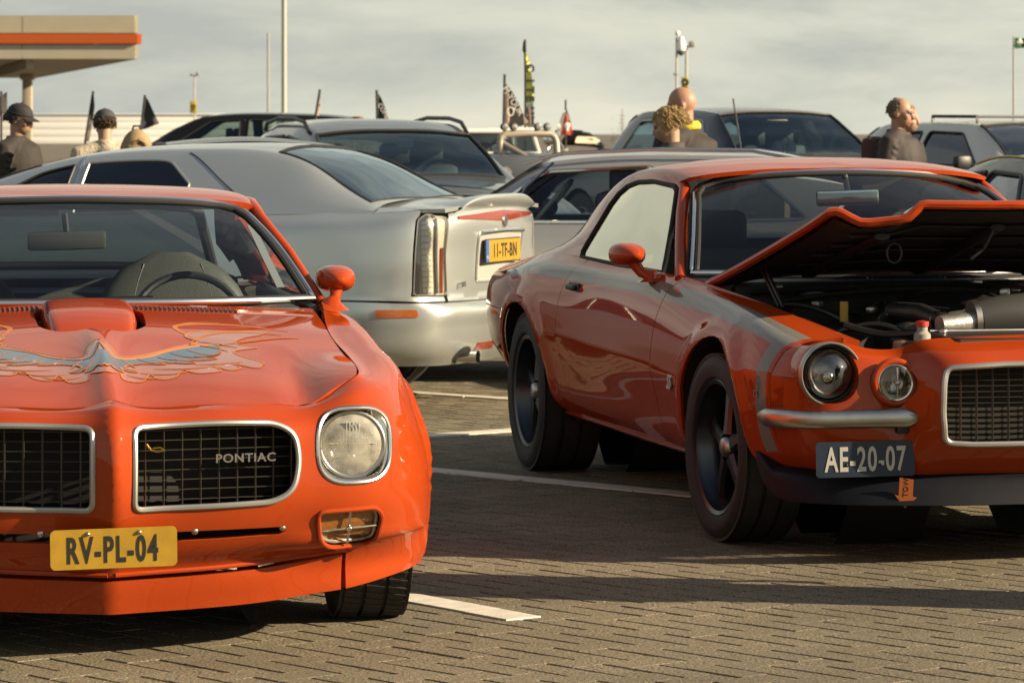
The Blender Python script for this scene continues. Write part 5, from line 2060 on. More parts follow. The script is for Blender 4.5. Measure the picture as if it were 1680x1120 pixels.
# support panel between nose and radiator
np_ = coons([(.80, -.60, .71), (.80, 0, .748), (.80, .60, .71)], [(.62, -.58, .68), (.66, 0, .735), (.62, .58, .68)], [(.80, -.60, .71), (.62, -.58, .68)], [(.80, .60, .71), (.62, .58, .68)], 12)
panel('nose_support', np_, [(0.3, 0), (.7, 0), (.7, 1), (.3, 1)], M_RED2, cm, 'ab', (), .04, 0, .01, out=(.7, 0, 0))
MB().box(P3(.60, 0, .60), (.86, .10, .24), .02).build('radiator', M_BLACK, cm)
# engine: block, valve covers, intake plenum, alternator, hoses
eng = MB().box(P3(.05, .02, .58), (.55, .80, .24), .04).build('engine_block', M_ALU, cm)
for sg in (-1, 1):
    e_ = MB().box(P3(-.02, .02 + sg * .24, .735), (.17, .62, .08), .03)
    e_.build('valve_cover', M_BLACK, eng)
MB().tube([P3(.30, .02, .79), P3(.1, .02, .805), P3(-.32, .02, .80)], [(.045, .12), (.055, .15), (.05, .14)], 16).build('intake_manifold', M_BLACK, eng)
MB().tube([P3(.50, .22, .785), P3(.50, .10, .800), P3(.50, -.03, .792), P3(.50, -.11, .782)], [.072, .075, .072, .062], 20).build('air_tube', mat('tube_plastic', (.05, .05, .048), .32), eng)
MB().tube([P3(.50, -.115, .782), P3(.50, -.135, .781)], [.066, .066], 20).build('hose_clamp', M_STEEL, eng)
MB().tube([P3(.515, -.135, .776), P3(.53, -.20, .770), P3(.54, -.262, .766)], [.040, .037, .034], 18).build('throttle_pipe', M_ALU, eng)
MB().lathe([(0, .001), (0, .055), (.012, .062), (.10, .062), (.11, .05), (.11, .001)], 'y', 24, P3(.42, .40, .74)).build('alternator', M_ALU, eng)
MB().lathe([(0, .001), (0, .11), (.02, .12), (.06, .12), (.075, .10), (.08, .03), (.08, .001)], 'y', 28, P3(-.48, -.36, .72)).build('brake_booster', M_BLACK, cm)
MB().box(P3(.10, -.46, .62), (.17, .24, .20), .015).build('battery_box', M_MATTE, cm)
arch_p = [P3(.36 + .03 * math.sin(t), -.36 + .26 * t / 1.6, .69 + .085 * math.sin(t)) for t in np.linspace(0, 2.3, 12)]
MB().tube(arch_p, [(.035, .05)] * 12, 12).build('intake_duct', mat('duct_grey', (.085, .082, .075), .5), cm)
MB().lathe([(0, .001), (0, .032), (.03, .034), (.05, .030), (.055, .001)], 'z', 18, P3(.60, -.415, .668)).build('reservoir', mat('reservoir_brown', (.20, .10, .05), .35, coat=.3), cm)
MB().lathe([(0, .001), (0, .030), (.05, .028), (.06, .018), (.075, .018), (.075, .001)], 'z', 18, P3(.60, -.345, .692)).build('coolant_tank', mat('tank_white', (.30, .29, .26), .4), cm)
MB().lathe([(0, .001), (0, .022), (.016, .022), (.02, .001)], 'z', 16, P3(.60, -.345, .768)).build('tank_cap', mat('cap_red', (.45, .03, .015), .4), cm)
MB().tube([P3(.12, -.46, .76), P3(.12, -.46, .83)], [(.008, .016)] * 2, 8).build('dipstick', mat('dipstick_yellow', (.35, .24, .02), .5), cm)
for pts in ([(-.45, -.55, .80), (-.35, -.2, .845), (-.3, .1, .85), (-.25, .4, .84)], [(-.5, -.62, .78), (-.2, -.5, .80), (.1, -.42, .745)], [(-.4, .1, .86), (-.1, .25, .86), (.2, .3, .83), (.45, .35, .78)],
            [(-.52, -.6, .835), (-.42, -.3, .855), (-.42, .2, .86), (-.5, .6, .84)], [(.2, -.50, .73), (.35, -.40, .76), (.5, -.3, .70)], [(.0, .12, .88), (.22, .20, .87), (.36, .34, .82)]):
    c = ncs(np.linspace(0, 1, len(pts)), np.array(pts))(np.linspace(0, 1, 16))
    rod('engine_hose', [P3(*p) for p in c], .011, M_BLACK, cm)
for p in [(-.3, -.42, .80), (-.05, -.30, .79), (.2, .1, .86), (.05, .2, .87), (-.35, .2, .87)]:
    MB().box(P3(*p), (.04, .03, .025), .006, R(random.uniform(0, 90))).build('engine_fitting', random.choice([M_STEEL, M_ALU, M_SATIN]), cm)

# more of the engine bay: ribbed bonnet underside, looms, brackets, filler neck
for k in range(5):
    u = -.42 + k * .2
    X = SCH(np.full(9, u), np.linspace(-.52, .52, 9))
    MB().tube(L3(X - np.array([0, 0, .040])), [(.006, .014)] * 9, 6).build('lining_rib', M_MATTE, chood)
for q in range(16):
    a0 = (random.uniform(-.5, .5), random.uniform(-.55, .45), random.uniform(.72, .80))
    pts = [a0]
    for _ in range(3):
        a0 = (a0[0] + random.uniform(-.16, .16), a0[1] + random.uniform(-.05, .22), min(.83, max(.70, a0[2] + random.uniform(-.05, .05))))
        pts.append(a0)
    c = ncs(np.linspace(0, 1, 4), np.array(pts))(np.linspace(0, 1, 14))
    rod('wiring_loom', [P3(*p) for p in c], random.choice([.005, .007, .012]), random.choice([M_BLACK, M_BLACK, M_MATTE, mat('loom_brown', (.05, .03, .02), .6)]), cm, 6)
for v in (-.50, -.18, .14, .46):
    MB().box(P3(-.56, v, .845), (.06, .03, .035), .008).build('firewall_bracket', M_STEEL, cm)
MB().tube([P3(.1, -.30, .74), P3(.22, -.31, .80), P3(.38, -.27, .80), P3(.5, -.22, .77)], [.03, .034, .034, .03], 12).build('coolant_hose', M_BLACK, cm)
for p in ((.14, -.305, .76), (.47, -.235, .778)):
    MB().lathe([(-.008, .037), (.008, .037)], 'y', 16, P3(*p)).build('hose_clip', M_STEEL, cm)
MB().box(P3(.52, .42, .73), (.22, .16, .10), .02).build('fuse_box', M_BLACK, cm)
rod('bonnet_stay', [P3(.56, .30, .745), P3(.30, .24, .92), P3(.08, .20, 1.02)], .006, M_STEEL, cm)

# cabin
MB().box(P3(-.98, 0, .84), (1.36, .42, .07), .03).build('dashboard', M_INT, cm)
MB().box(P3(-2.1, 0, .34), (1.5, 2.3, .12), .02).build('cabin_floor', M_MATTE, cm)
MB().box(P3(-2.85, 0, .952), (1.15, .74, .05), .015).build('parcel_shelf', M_INT, cm)
MB().box(P3(-2.55, 0, .70), (1.25, .16, .34), .06).build('rear_seat', M_INT, cm)
for sg in (-1, 1):
    MB().box(P3(-1.6, sg * .72, .62), (.05, 1.6, .45), .02).build('door_lining', M_INT, cm)
    sb_ = MB().box(P3(-1.72, sg * .38, .70), (.52, .14, .55), .06).build('seat', M_INT, cm)
    MB().box(P3(-1.80, sg * .38, 1.02), (.30, .09, .17), .04).build('headrest', M_INT, sb_)
steering_wheel(cm, (-1.28, .38, .86), .18, 25)
im = inner_mirror(cm, (-1.16, -.02, 1.165), .245, .06, M_CHROME)
mf = frame_uvh((-1.143, -.02, 1.165), (.12, 1, .03), (-.05, 0, 1))
mirror_pod(cm, (-1.08, -.900, .955), .17, (.066, .044), M_RED2, (-1.03, -.835, .868))
mirror_pod(cm, (-1.08, .900, .955), .17, (.066, .044), M_RED2, (-1.03, .835, .868))
MB().box(P3(-1.02, -.818, .872), (.04, .13, .035), .012, R(-3)).build('mirror_base', M_RED2, cm)
MB().box(P3(-3.72, 0, .62), (1.36, .05, .36), .03).build('rear_panel', M_RED2, cm)
SDk2 = coons([(-3.22, -.56, .94), (-3.3, 0, .968), (-3.22, .56, .94)], [(-3.78, -.52, .868), (-3.80, 0, .88), (-3.78, .52, .868)], [(-3.22, -.56, .94), (-3.78, -.52, .868)], [(-3.22, .56, .94), (-3.78, .52, .868)], 10)
panel('boot_lid', SDk2, [(0, 0), (1, 0), (1, 1), (0, 1)], M_RED2, cm, 'ab', (), .08, 0, .02, out=(-3.3, 0, -1))
MB().box(P3(-1.3, 0, .26), (1.3, 3.6, .10), .02).build('underbody', M_MATTE, cm)
for sg in (-1, 1):
    make_wheel(cm, (0, sg * .785, .325), .325, .235, .232, sg, 'five', R(3))
    make_wheel(cm, (-2.743, sg * .785, .330), .330, .275, .232, sg, 'five')
# ------------------------------------------------------------------ silver sedan seen from behind its left flank
CDA = math.atan2(-.94, -.34)
cd = thing('parked_car', 'silver four-door sedan with yellow rear plate behind the two orange coupes', 'car', (-1.0, 19.3, 0), CDA, 'modern vehicles parked behind the coupes')
# columns run from the middle of the tail, round the corner, forward along the flank
CS = [
    (0.0, [(-.93, 0, .235), (-.99, 0, .30), (-1.045, 0, .43), (-1.05, 0, .535), (-.985, 0, .565), (-1.005, 0, .80), (-1.02, 0, .985), (-.98, 0, 1.055)]),
    (.30, [(-.92, .30, .235), (-.98, .30, .30), (-1.032, .30, .43), (-1.038, .30, .535), (-.975, .30, .565), (-.99, .30, .80), (-1.003, .30, .98), (-.965, .30, 1.05)]),
    (.58, [(-.88, .58, .235), (-.94, .59, .30), (-.985, .60, .43), (-.99, .60, .535), (-.945, .63, .57), (-.945, .64, .80), (-.945, .63, .975), (-.90, .60, 1.035)]),
    (.80, [(-.77, .76, .24), (-.84, .79, .30), (-.895, .80, .43), (-.90, .80, .535), (-.845, .835, .575), (-.83, .835, .80), (-.81, .805, .968), (-.78, .735, 1.02)]),
    (.95, [(-.60, .85, .24), (-.66, .885, .31), (-.71, .90, .43), (-.715, .90, .535), (-.70, .898, .58), (-.665, .885, .80), (-.63, .845, .955), (-.60, .765, 1.01)]),
    (1.25, [(-.36, .885, .25), (-.36, .91, .32), (-.36, .922, .43), (-.36, .925, .535), (-.36, .924, .58), (-.36, .907, .80), (-.36, .87, .945), (-.36, .79, 1.005)]),
    (1.75, [(.15, .885, .25), (.15, .91, .32), (.15, .922, .43), (.15, .927, .535), (.15, .926, .58), (.15, .908, .79), (.15, .872, .93), (.15, .80, .995)]),
    (2.6, [(1.0, .87, .25), (1.0, .90, .32), (1.0, .912, .43), (1.0, .918, .535), (1.0, .918, .58), (1.0, .90, .78), (1.0, .868, .915), (1.0, .815, .975)]),
    (3.6, [(2.0, .87, .25), (2.0, .90, .32), (2.0, .912, .43), (2.0, .918, .535), (2.0, .918, .58), (2.0, .90, .77), (2.0, .868, .89), (2.0, .815, .955)]),
    (4.6, [(3.0, .87, .25), (3.0, .90, .32), (3.0, .912, .43), (3.0, .918, .535), (3.0, .915, .58), (3.0, .89, .72), (3.0, .83, .82), (3.0, .70, .86)]),
    (5.5, [(3.9, .60, .25), (3.9, .64, .32), (3.92, .66, .43), (3.92, .66, .535), (3.9, .66, .58), (3.86, .65, .66), (3.8, .62, .72), (3.7, .50, .76)]),
]
CS = [(a_, r_[:5] + [tuple(.82 * p + .18 * q for p, q in zip(r_[4], r_[5]))] + r_[5:]) for a_, r_ in CS]
SCD = Surf([c[0] for c in CS], [0, .07, .2, .305, .345, .3855, .57, .73, .84], [c[1] for c in CS])
SCDS = Sym(SCD)
DO = (1.0, 0, .5)
# bumper
bo = [(x, 0) for x in np.linspace(0, 1.15, 14)] + [(1.15, .335), (1.0, .333), (.9, .331)] + [(x, .332) for x in np.linspace(.8, 0, 12)]
cd_b = panel('rear_bumper', SCDS, bo + [(-a, b) for a, b in reversed(bo) if a > 1e-6], M_SILVER, cd, 'ab', (), .035, .002, .02, out=DO)
# tail (boot lid face and rear corners), flank
to = [(0, .338)] + [(x, .338) for x in np.linspace(.1, .58, 8)] + [(.585, .57), (.572, .73), (.54, .815), (.4, .815), (0, .815)]
panel('boot_face', SCDS, to + [(-a, b) for a, b in reversed(to) if a > 1e-6], M_SILVER, cd, 'ab', (), .035, .002, .02, out=DO)
sc_a = []
arc = [(.37 * math.cos(R(t)), .325 + .37 * math.sin(R(t))) for t in np.linspace(180, 0, 18)]
arc = SCD.inv([(-.37, .26)] + arc + [(.37, .26)], (0, 2))
fl = [(1.16, 0.0), (1.16, .338), (.60, .338), (.60, .367), (.808, .367), (.79, .57), (.77, .73), (.735, .835), (1.0, .84), (1.3, .84), (1.75, .84), (2.2, .84), (2.6, .84), (3.1, .84), (3.6, .84), (4.0, .84), (4.0, 0)] + [tuple(p) for p in arc[::-1]]
tl = [(.585, .372), (.80, .372), (.78, .57), (.76, .735), (.71, .785), (.58, .74), (.59, .57)]
for sg in (1, -1):
    mk = dict(out=DO, mirror=(sg < 0))
    fq = panel('flank_panel', SCD, fl, M_SILVER, cd, 'ab', (), .035, .002, .02, **mk)
    # tail lamp: clear cover over a ribbed white and red core
    X = panel('tail_lamp', SCD, rounded(tl, .02), M_LENS, cd, 'ab', (), .03, .002, .012, offset=.003, **mk)
    panel('tail_lamp_base', SCD, tl, mat('lamp_base', (.60, .58, .52), .35), X, 'ab', (), .03, .0, .0, offset=-.010, **mk)
    panel('tail_lamp_red', SCD, [(.605, .38), (.628, .38), (.62, .60), (.60, .60)], M_REDL, X, 'ab', (), .03, 0, .0, offset=-.006, **mk)
    for k in range(13):
        b = .385 + k * .027
        panel('lamp_rib', SCD, rounded([(.68, b), (.745, b), (.745, b + .020), (.68, b + .020)], .004), mat('lamp_white', (.9, .88, .80), .3), X, 'ab', (), .02, 0, .004, offset=-.004, **mk)
    Xr = SCD(np.linspace(.655, .655, 9), np.linspace(.38, .74, 9))
    Xr[:, 1] *= sg
    MB().tube(L3(Xr), .008, 6).build('lamp_divider', M_STEEL, X)
    bead('lamp_rim', SCD, rounded(tl, .02), .003, M_TRIM, X, 'ab', .03, .002, DO, mirror=(sg < 0), n=6)
    # orange side marker
    smk = panel('side_marker', SCD, rounded([(.845, .262), (.985, .262), (.985, .300), (.845, .300)], .006), M_ORANGEL, cd, 'ab', (), .02, 0, .01, offset=.004, **mk)
    # exhaust tip under the bumper
    MB().lathe([(-.02, .028), (.10, .030), (.11, .034), (.108, .027), (-.02, .024)], 'y', 24, P3(-.93, sg * .44, .275)).build('exhaust_tip', M_CHROME, cd)
    panel('rear_reflector', SCD, [(.12, .075), (.34, .075), (.34, .115), (.12, .115)], M_REDL, cd, 'ab', (), .03, 0, .006, offset=.003, **mk)
    panel('exhaust_cutout', SCD, ellipse(.44, .055, .07, .045, 20), M_MATTE, cd, 'ab', (), .02, 0, 0, offset=.002, **mk)
    # wheels
    make_wheel(cd, (0, sg * .77, .325), .325, .235, .215, sg, 'disc', rimmat=M_ALU)
    make_wheel(cd, (2.95, sg * .77, .325), .325, .235, .215, sg, 'disc', rimmat=M_ALU)
# boot lid top with spoiler
DK_ = coons([(-.96, -.70, 1.03), (-1.0, 0, 1.058), (-.96, .70, 1.03)], [(-.42, -.70, 1.025), (-.46, 0, 1.075), (-.42, .70, 1.025)], [(-.96, -.70, 1.03), (-.42, -.70, 1.025)], [(-.96, .70, 1.03), (-.42, .70, 1.025)], 14)
panel('boot_lid', DK_, [(0, 0), (1, 0), (1, 1), (0, 1)], M_SILVER, cd, 'ab', (), .05, 0, .02, out=(-.8, 0, 0))
fwc = [tuple(p) for p in SCD(np.array([.5, .65, .8, .95, 1.25, 1.75]), np.full(6, .838))]
fwi = [(-.90, .44, 1.045), (-.80, .62, 1.04), (-.42, .69, 1.028), (.15, .70, 1.02)]
fw = coons(fwc, fwi, [fwc[0], fwi[0]], [fwc[-1], fwi[-1]], 14)
for sg in (1, -1):
    panel('rear_wing_top', fw, [(0, 0), (1, 0), (1, 1), (0, 1)], M_SILVER, cd, 'ab', (), .05, 0, .0, out=(-.4, 0, 0), mirror=(sg < 0))
n_ = 17
rows = []
for i in range(n_):
    v = -.55 + 1.10 * i / (n_ - 1)
    k = 1 - abs(v / .55) ** 4
    u0 = -1.0 + .04 * (v / .55) ** 2
    rows.append([(u0 + .30, v, 1.024 + .030 * k), (u0 + .12, v, 1.030 + .048 * k), (u0 - .005, v, 1.032 + .064 * k), (u0 - .035, v, 1.030 + .058 * k), (u0 - .025, v, 1.022 + .030 * k), (u0 + .02, v, 1.0)])
SPC = Surf(np.linspace(-.55, .55, n_), list(range(6)), rows)
spl = panel('boot_spoiler', SPC, [(-.545, 0), (.545, 0), (.545, 5), (-.545, 5)], M_SILVER, cd, 'ab', (), .03, 0, .0, out=(-.9, 0, .98))
# high brake lamp: long wedge below the spoiler
bl = [(.52, .700), (.0, .735), (-.52, .700), (-.52, .675), (0, .655), (.52, .675)]
bl_ = [(a, b) for a, b in [(.50, .745), (.25, .757), (0, .762), (-.25, .757), (-.50, .745), (-.50, .728), (0, .700), (.50, .728)]]
panel('brake_lamp', SCDS, bl_, M_REDL, cd, 'ab', (), .03, 0, .012, offset=.006, out=DO)
# round crest under the lamp
MB().lathe([(0, .0005), (.0, .028), (.006, .034), (.014, .036)], 'y', 24).build('boot_crest', M_SATIN, cd).data.transform(Matrix.Translation(P3(-1.03, 0, .955)) @ Matrix.Diagonal((1, -1, 1, 1)))
# plate recess with lights bar, plate
rc_ = rounded([(.32, .43), (.32, .66), (-.32, .66), (-.32, .43)], .03)
panel('plate_recess', SCDS, rc_, mat('recess_silver', (.50, .49, .45), .4, .5), cd, 'ab', (), .04, 0, .0, offset=.003, out=DO)
MB().tube([P3(-1.012, -.31, .900), P3(-1.02, 0, .905), P3(-1.012, .31, .900)], [(.010, .012)] * 3, 8).build('plate_lamp_bar', M_CHROME, cd)
bead('recess_rim', SCDS, rc_, .007, M_SILVER, cd, 'ab', .04, .004, DO, n=6)
pfc = frame_uvh((-1.022, .02, .805), (0, -1, 0), (0.01, 0, 1))
cpl_ = local_mesh(MB().prism(rrect(0, 0, .52, .112, .01, 4), -.002, .002), 'number_plate', M_YPLATE, cd, pfc, False)
local_mesh(MB().prism(rrect(0, 0, .532, .124, .012, 4), -.006, .0), 'plate_frame', M_BLACK, cpl_, pfc, False)
local_mesh(MB().prism(rrect(-.238, 0, .044, .110, .004, 3), .002, .003), 'plate_band', mat('euro_blue', (.03, .11, .36), .4), cpl_, pfc, False)
text_mesh('plate_lettering', '11-TF-BN', .098, M_INK, cpl_, pfc @ Matrix.Translation((.022, -.003, .003)), .0006, .82, 1.12, .002)
text_mesh('band_lettering', 'NL', .026, M_WINK, cpl_, pfc @ Matrix.Translation((-.238, -.032, .0035)), .0004)
text_mesh('boot_badge', 'STS', .036, M_STEEL, cd, frame_uvh((-.985, .50, .645), (0.06, -1, 0), (0, 0, 1)), .003, 1.3)
# greenhouse
GS = []
for (u, hb, wb, hr, wr, hc) in ((2.15, .955, .815, .965, .70, .99), (1.75, .965, .82, 1.10, .66, 1.13), (1.3, .972, .82, 1.235, .60, 1.285), (.85, .978, .82, 1.295, .575, 1.345), (.4, .988, .815, 1.308, .565, 1.358),
                                (.0, .996, .80, 1.285, .57, 1.333), (-.2, 1.0, .79, 1.225, .60, 1.27), (-.40, 1.006, .78, 1.12, .64, 1.165), (-.60, 1.012, .765, 1.035, .69, 1.07)):
    GS.append([(u, wb + .05, hb - .06), (u, wb, hb), (u, wb + (wr - wb) * .5 + .015, hb + (hr - hb) * .5), (u, wr, hr), (u, wr * .82, hr + (hc - hr) * .55), (u, wr * .45, hr + (hc - hr) * .9), (u, 0, hc)])
SGC = Surf([r_[0][0] for r_ in GS], [0, 1, 2, 3, 4, 5, 6], GS)


class SymC(SymB):
    def __init__(s, S):
        s.S = S
        s.a = S.a
        s.b = np.array([S.b[0], 12 - S.b[0]])

    def __call__(s, a, b):
        a = np.atleast_1d(np.asarray(a, float))
        b = np.atleast_1d(np.asarray(b, float))
        a, b = np.broadcast_arrays(a, b)
        P = s.S(a, np.where(b > 6, 12 - b, b)).copy()
        P[:, 1] *= np.where(b > 6, -1, 1)
        return P


SGS = SymC(SGC)
win_r = rounded([(.48, 1.2), (.44, 2.0), (.60, 2.72), (1.06, 2.78), (1.06, 1.15)], [.08, .08, .12, .02, .02])
win_f = rounded([(1.14, 1.15), (1.14, 2.78), (1.32, 2.7), (1.92, 1.15)], [.02, .02, .08, .05])
bkl = rounded([(-.545, 3.15), (.02, 3.55), (.06, 6), (.02, 8.45), (-.545, 8.85), (-.60, 6)], [.03, .03, 0, .03, .03, 0])
wsc = rounded([(2.1, 3.4), (1.36, 3.35), (1.30, 6), (1.36, 8.65), (2.1, 8.6), (2.13, 6)], .05)
hl_ = [win_r, win_f, [(a, 12 - b) for a, b in win_r], [(a, 12 - b) for a, b in win_f], bkl, wsc]
ro = [(2.15, .3), (1.5, .3), (.8, .3), (.0, .3), (-.35, .3), (-.60, .3), (-.60, 3), (-.60, 6), (-.60, 9), (-.60, 11.7), (0, 11.7), (1, 11.7), (2.15, 11.7), (2.15, 6)]
panel('cabin_shell', SGS, ro, M_SILVER, cd, 'ab', hl_, .045, 0, .0, .02, out=(.7, 0, .6))
for i, w_ in enumerate(hl_):
    g_ = panel(['side_window', 'side_window', 'side_window', 'side_window', 'rear_window', 'windscreen'][i], SGS, w_, M_TINT if i < 4 else M_TINTB, cd, 'ab', (), .06, 0, 0, offset=-.004, out=(.7, 0, .6))
    bead('window_trim', SGS, w_, .007, M_BLACK if i != 0 else M_TRIM, g_, 'ab', .05, .0, (.7, 0, .6), n=6)
for x in (1.085, 1.10):
    pass
Xp = SGC(np.full(6, 1.10), np.linspace(1.1, 3.2, 6))
MB().tube(L3(Xp), .006, 6).build('door_pillar_trim', M_CHROME, cd)
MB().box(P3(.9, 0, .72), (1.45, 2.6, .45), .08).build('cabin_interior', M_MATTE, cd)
for sg in (1, -1):
    s1 = MB().box(P3(1.0, sg * .38, 1.02), (.42, .14, .36), .06).build('seat', M_INT, cd)
    MB().box(P3(-.1, sg * .38, 1.03), (.5, .16, .22), .06).build('rear_headrest', M_INT, cd)
MB().box(P3(-.38, 0, 1.0), (1.3, .5, .04), .01).build('parcel_shelf', M_INT, cd)
# hood ahead of the windscreen, underside
hd = coons([(2.1, -.80, .955), (2.15, 0, .985), (2.1, .80, .955)], [(3.75, -.50, .765), (3.85, 0, .78), (3.75, .50, .765)], [(2.1, -.80, .955), (3.0, -.70, .865), (3.75, -.50, .765)], [(2.1, .80, .955), (3.0, .70, .865), (3.75, .50, .765)], 14)
panel('hood', hd, [(0, 0), (1, 0), (1, 1), (0, 1)], M_SILVER, cd, 'ab', (), .08, 0, .0, out=(2.5, 0, 0))
for sg in (1, -1):
    fx = [(4.02, 0.0), (4.02, .84), (4.6, .84), (5.5, .84), (5.5, 0.0)]
    panel('front_fender', SCD, fx, M_SILVER, cd, 'ab', (), .08, 0, .01, out=DO, mirror=(sg < 0))
MB().box(P3(1.5, 0, .30), (1.4, 4.0, .12), .04).build('underbody', M_MATTE, cd)
Xp = SGC(np.linspace(.50, .12, 12), np.linspace(3.0, 1.5, 12))
MB().tube(L3(Xp), .0035, 6).build('door_shut_line', M_MATTE, cd)
# ------------------------------------------------------------------ other vehicles: one lofted body each, windows and lamps as parts
class SymM(SymB):
    def __init__(s, S, mid):
        s.S = S
        s.a = S.a
        s.m = mid
        s.b = np.array([S.b[0], 2 * mid - S.b[0]])

    def __call__(s, a, b):
        a = np.atleast_1d(np.asarray(a, float))
        b = np.atleast_1d(np.asarray(b, float))
        a, b = np.broadcast_arrays(a, b)
        P = s.S(a, np.where(b > s.m, 2 * s.m - b, b)).copy()
        P[:, 1] *= np.where(b > s.m, -1, 1)
        return P


def vehicle(label, loc, psi, st, W, wheels, m, side_win, front_glass, rear_glass=None, group='modern vehicles parked behind the coupes', glassm=None,
            name='parked_car', cat='car', lamps=True, mirrors=None, wr=.34, trim=None, zs=1.0):
    """st: stations (u, sill h, belt h, roof-rail h, rail half width, centre h, body half width factor)"""
    root = thing(name, label, cat, (loc[0], loc[1], 0), R(psi), group)
    st = [(u, hs, hb * zs, hr * zs, wr_, hc * zs, k) for (u, hs, hb, hr, wr_, hc, k) in st]
    side_win = [[(u, h * zs) for u, h in w_] for w_ in side_win]
    rows = []
    for (u, hs, hb, hr, wr_, hc, k) in st:
        w = W * k
        rows.append([(u, w * .90, hs), (u, w * .985, hs + .10), (u, w, hs + (hb - hs) * .45), (u, w * .985, hs + (hb - hs) * .78), (u, w * .93, hb),
                     (u, w * .93 + (wr_ - w * .93) * .5 + .012, hb + (hr - hb) * .52), (u, wr_, hr), (u, wr_ * .86, hr + (hc - hr) * .5), (u, wr_ * .45, hr + (hc - hr) * .92), (u, 0, hc)])
    S = Surf([r_[0] for r_ in st], list(range(10)), rows, kind='p')
    SS_ = SymM(S, 9)
    u0, u1 = st[0][0], st[-1][0]
    arcs = []
    for uw in wheels:
        for t in np.linspace(0, 180, 12):
            arcs.append((uw + (wr + .05) * math.cos(R(t)), wr + (wr + .05) * math.sin(R(t))))
    bot = []
    for (u, h) in arcs:
        ab = S.inv([(u, max(h, st[1][1] + .01))], (0, 2))[0]
        bot.append((u, min(ab[1], 3.2)))
    half = [(u0, 0)] + bot + [(u1, 0)]
    full = half + [(u1, 9)] + [(a, 18 - b) for a, b in reversed(half)] + [(u0, 9)]
    ctr = ((u0 + u1) / 2, 0, .6)
    holes_ = []
    for w_ in side_win:
        q = [tuple(p) for p in S.inv(dens(rounded(w_, .05), .08), (0, 2))]
        q = [(a, min(max(b, 4.05), 6.0)) for a, b in q]
        holes_ += [q, [(a, 18 - b) for a, b in q]]
    gl = []
    for g_ in (front_glass, rear_glass):
        if g_:
            ub, ut = g_
            gl.append(rounded([(ub, 6.15), (ut, 6.25), (ut + (ub - ut) * -.0, 9), (ut, 11.75), (ub, 11.85), (ub + (.06 if ub > ut else -.06), 9)], [.05, .05, 0, .05, .05, 0]))
    body = panel('body', SS_, full, m, root, 'ab', holes_ + gl, .07, 0, .0, .03, out=ctr)
    gm = glassm or M_TINT
    for i, q in enumerate(holes_):
        g_ = panel('side_window', SS_, q, gm, root, 'ab', (), .1, 0, 0, offset=-.01, out=ctr)
        bead('window_seal', SS_, q, .012, trim or M_BLACK, g_, 'ab', .08, .0, ctr, n=6)
    for i, q in enumerate(gl):
        g_ = panel(['windscreen', 'rear_window'][i], SS_, q, gm, root, 'ab', (), .1, 0, 0, offset=-.006, out=ctr)
        bead('windscreen_seal', SS_, q, .013, M_BLACK, g_, 'ab', .08, .0, ctr, n=6)
    # end caps
    for ue, sgn in ((u0, 1 if u0 > u1 else -1), (u1, -1 if u0 > u1 else 1)):
        P = SS_(np.full(19, ue), np.arange(19.0))
        MB().add(list(L3(P)) + list(L3(P * np.array([1, .96, 1]) + np.array([sgn * .03, 0, 0]))), [(i, i + 1, 20 + i, 19 + i) for i in range(18)] + [tuple(range(19, 38))]).build('end_panel', m, root)
    MB().box(P3((u0 + u1) / 2, 0, .42), (W * 1.75, abs(u0 - u1) * .9, .2), .05).build('underbody', M_MATTE, root)
    for uw in wheels:
        for sg in (1, -1):
            make_wheel(root, (uw, sg * (W - .13), wr), wr, .23, wr * .64, sg, 'disc', rimmat=M_ALU)
            q = MB().lathe([(.10, wr + .045), (-.25, wr + .045), (-.25, .05)], 'x', 18).build('wheel_well', M_MATTE, root)
            q.data.transform(Matrix.Translation(P3(uw, sg * (W - .16), wr)) @ Matrix.Diagonal((sg, 1, 1, 1)))
    if mirrors:
        for sg in (1, -1):
            u, v, h = mirrors
            b_ = MB().box(P3(u, sg * v, h), (.17, .10, .13), .035)
            b_.build('door_mirror', M_BLACK, root)
    if lamps:
        f = max(u0, u1)
        k0 = st[0] if u0 > u1 else st[-1]
        for sg in (1, -1):
            MB().box(P3(f - .02, sg * W * .62, k0[1] + (k0[2] - k0[1]) * .72), (.34, .14, .16), .05).build('headlight', M_REFLECTOR, root)
        MB().box(P3(f + .025, 0, k0[1] + (k0[2] - k0[1]) * .70), (W * .9, .05, .20), .03).build('grille', M_BLACK, root)
    # cabin bits seen through the glass
    us_ = [p[0] for w_ in side_win for p in w_]
    hb_ = np.mean([r_[2] for r_ in st])
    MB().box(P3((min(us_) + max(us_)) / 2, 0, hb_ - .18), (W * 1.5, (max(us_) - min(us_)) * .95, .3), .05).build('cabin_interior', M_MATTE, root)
    for uu in (max(us_) - .75, min(us_) + .55):
        for sg in (1, -1):
            s_ = MB().box(P3(uu, sg * .38, hb_ + .02), (.46, .14, .40), .05).build('seat', M_INT, root)
            MB().box(P3(uu - .05, sg * .38, hb_ + .28), (.26, .09, .17), .04).build('headrest', M_INT, s_)
    return root, S, SS_, ctr


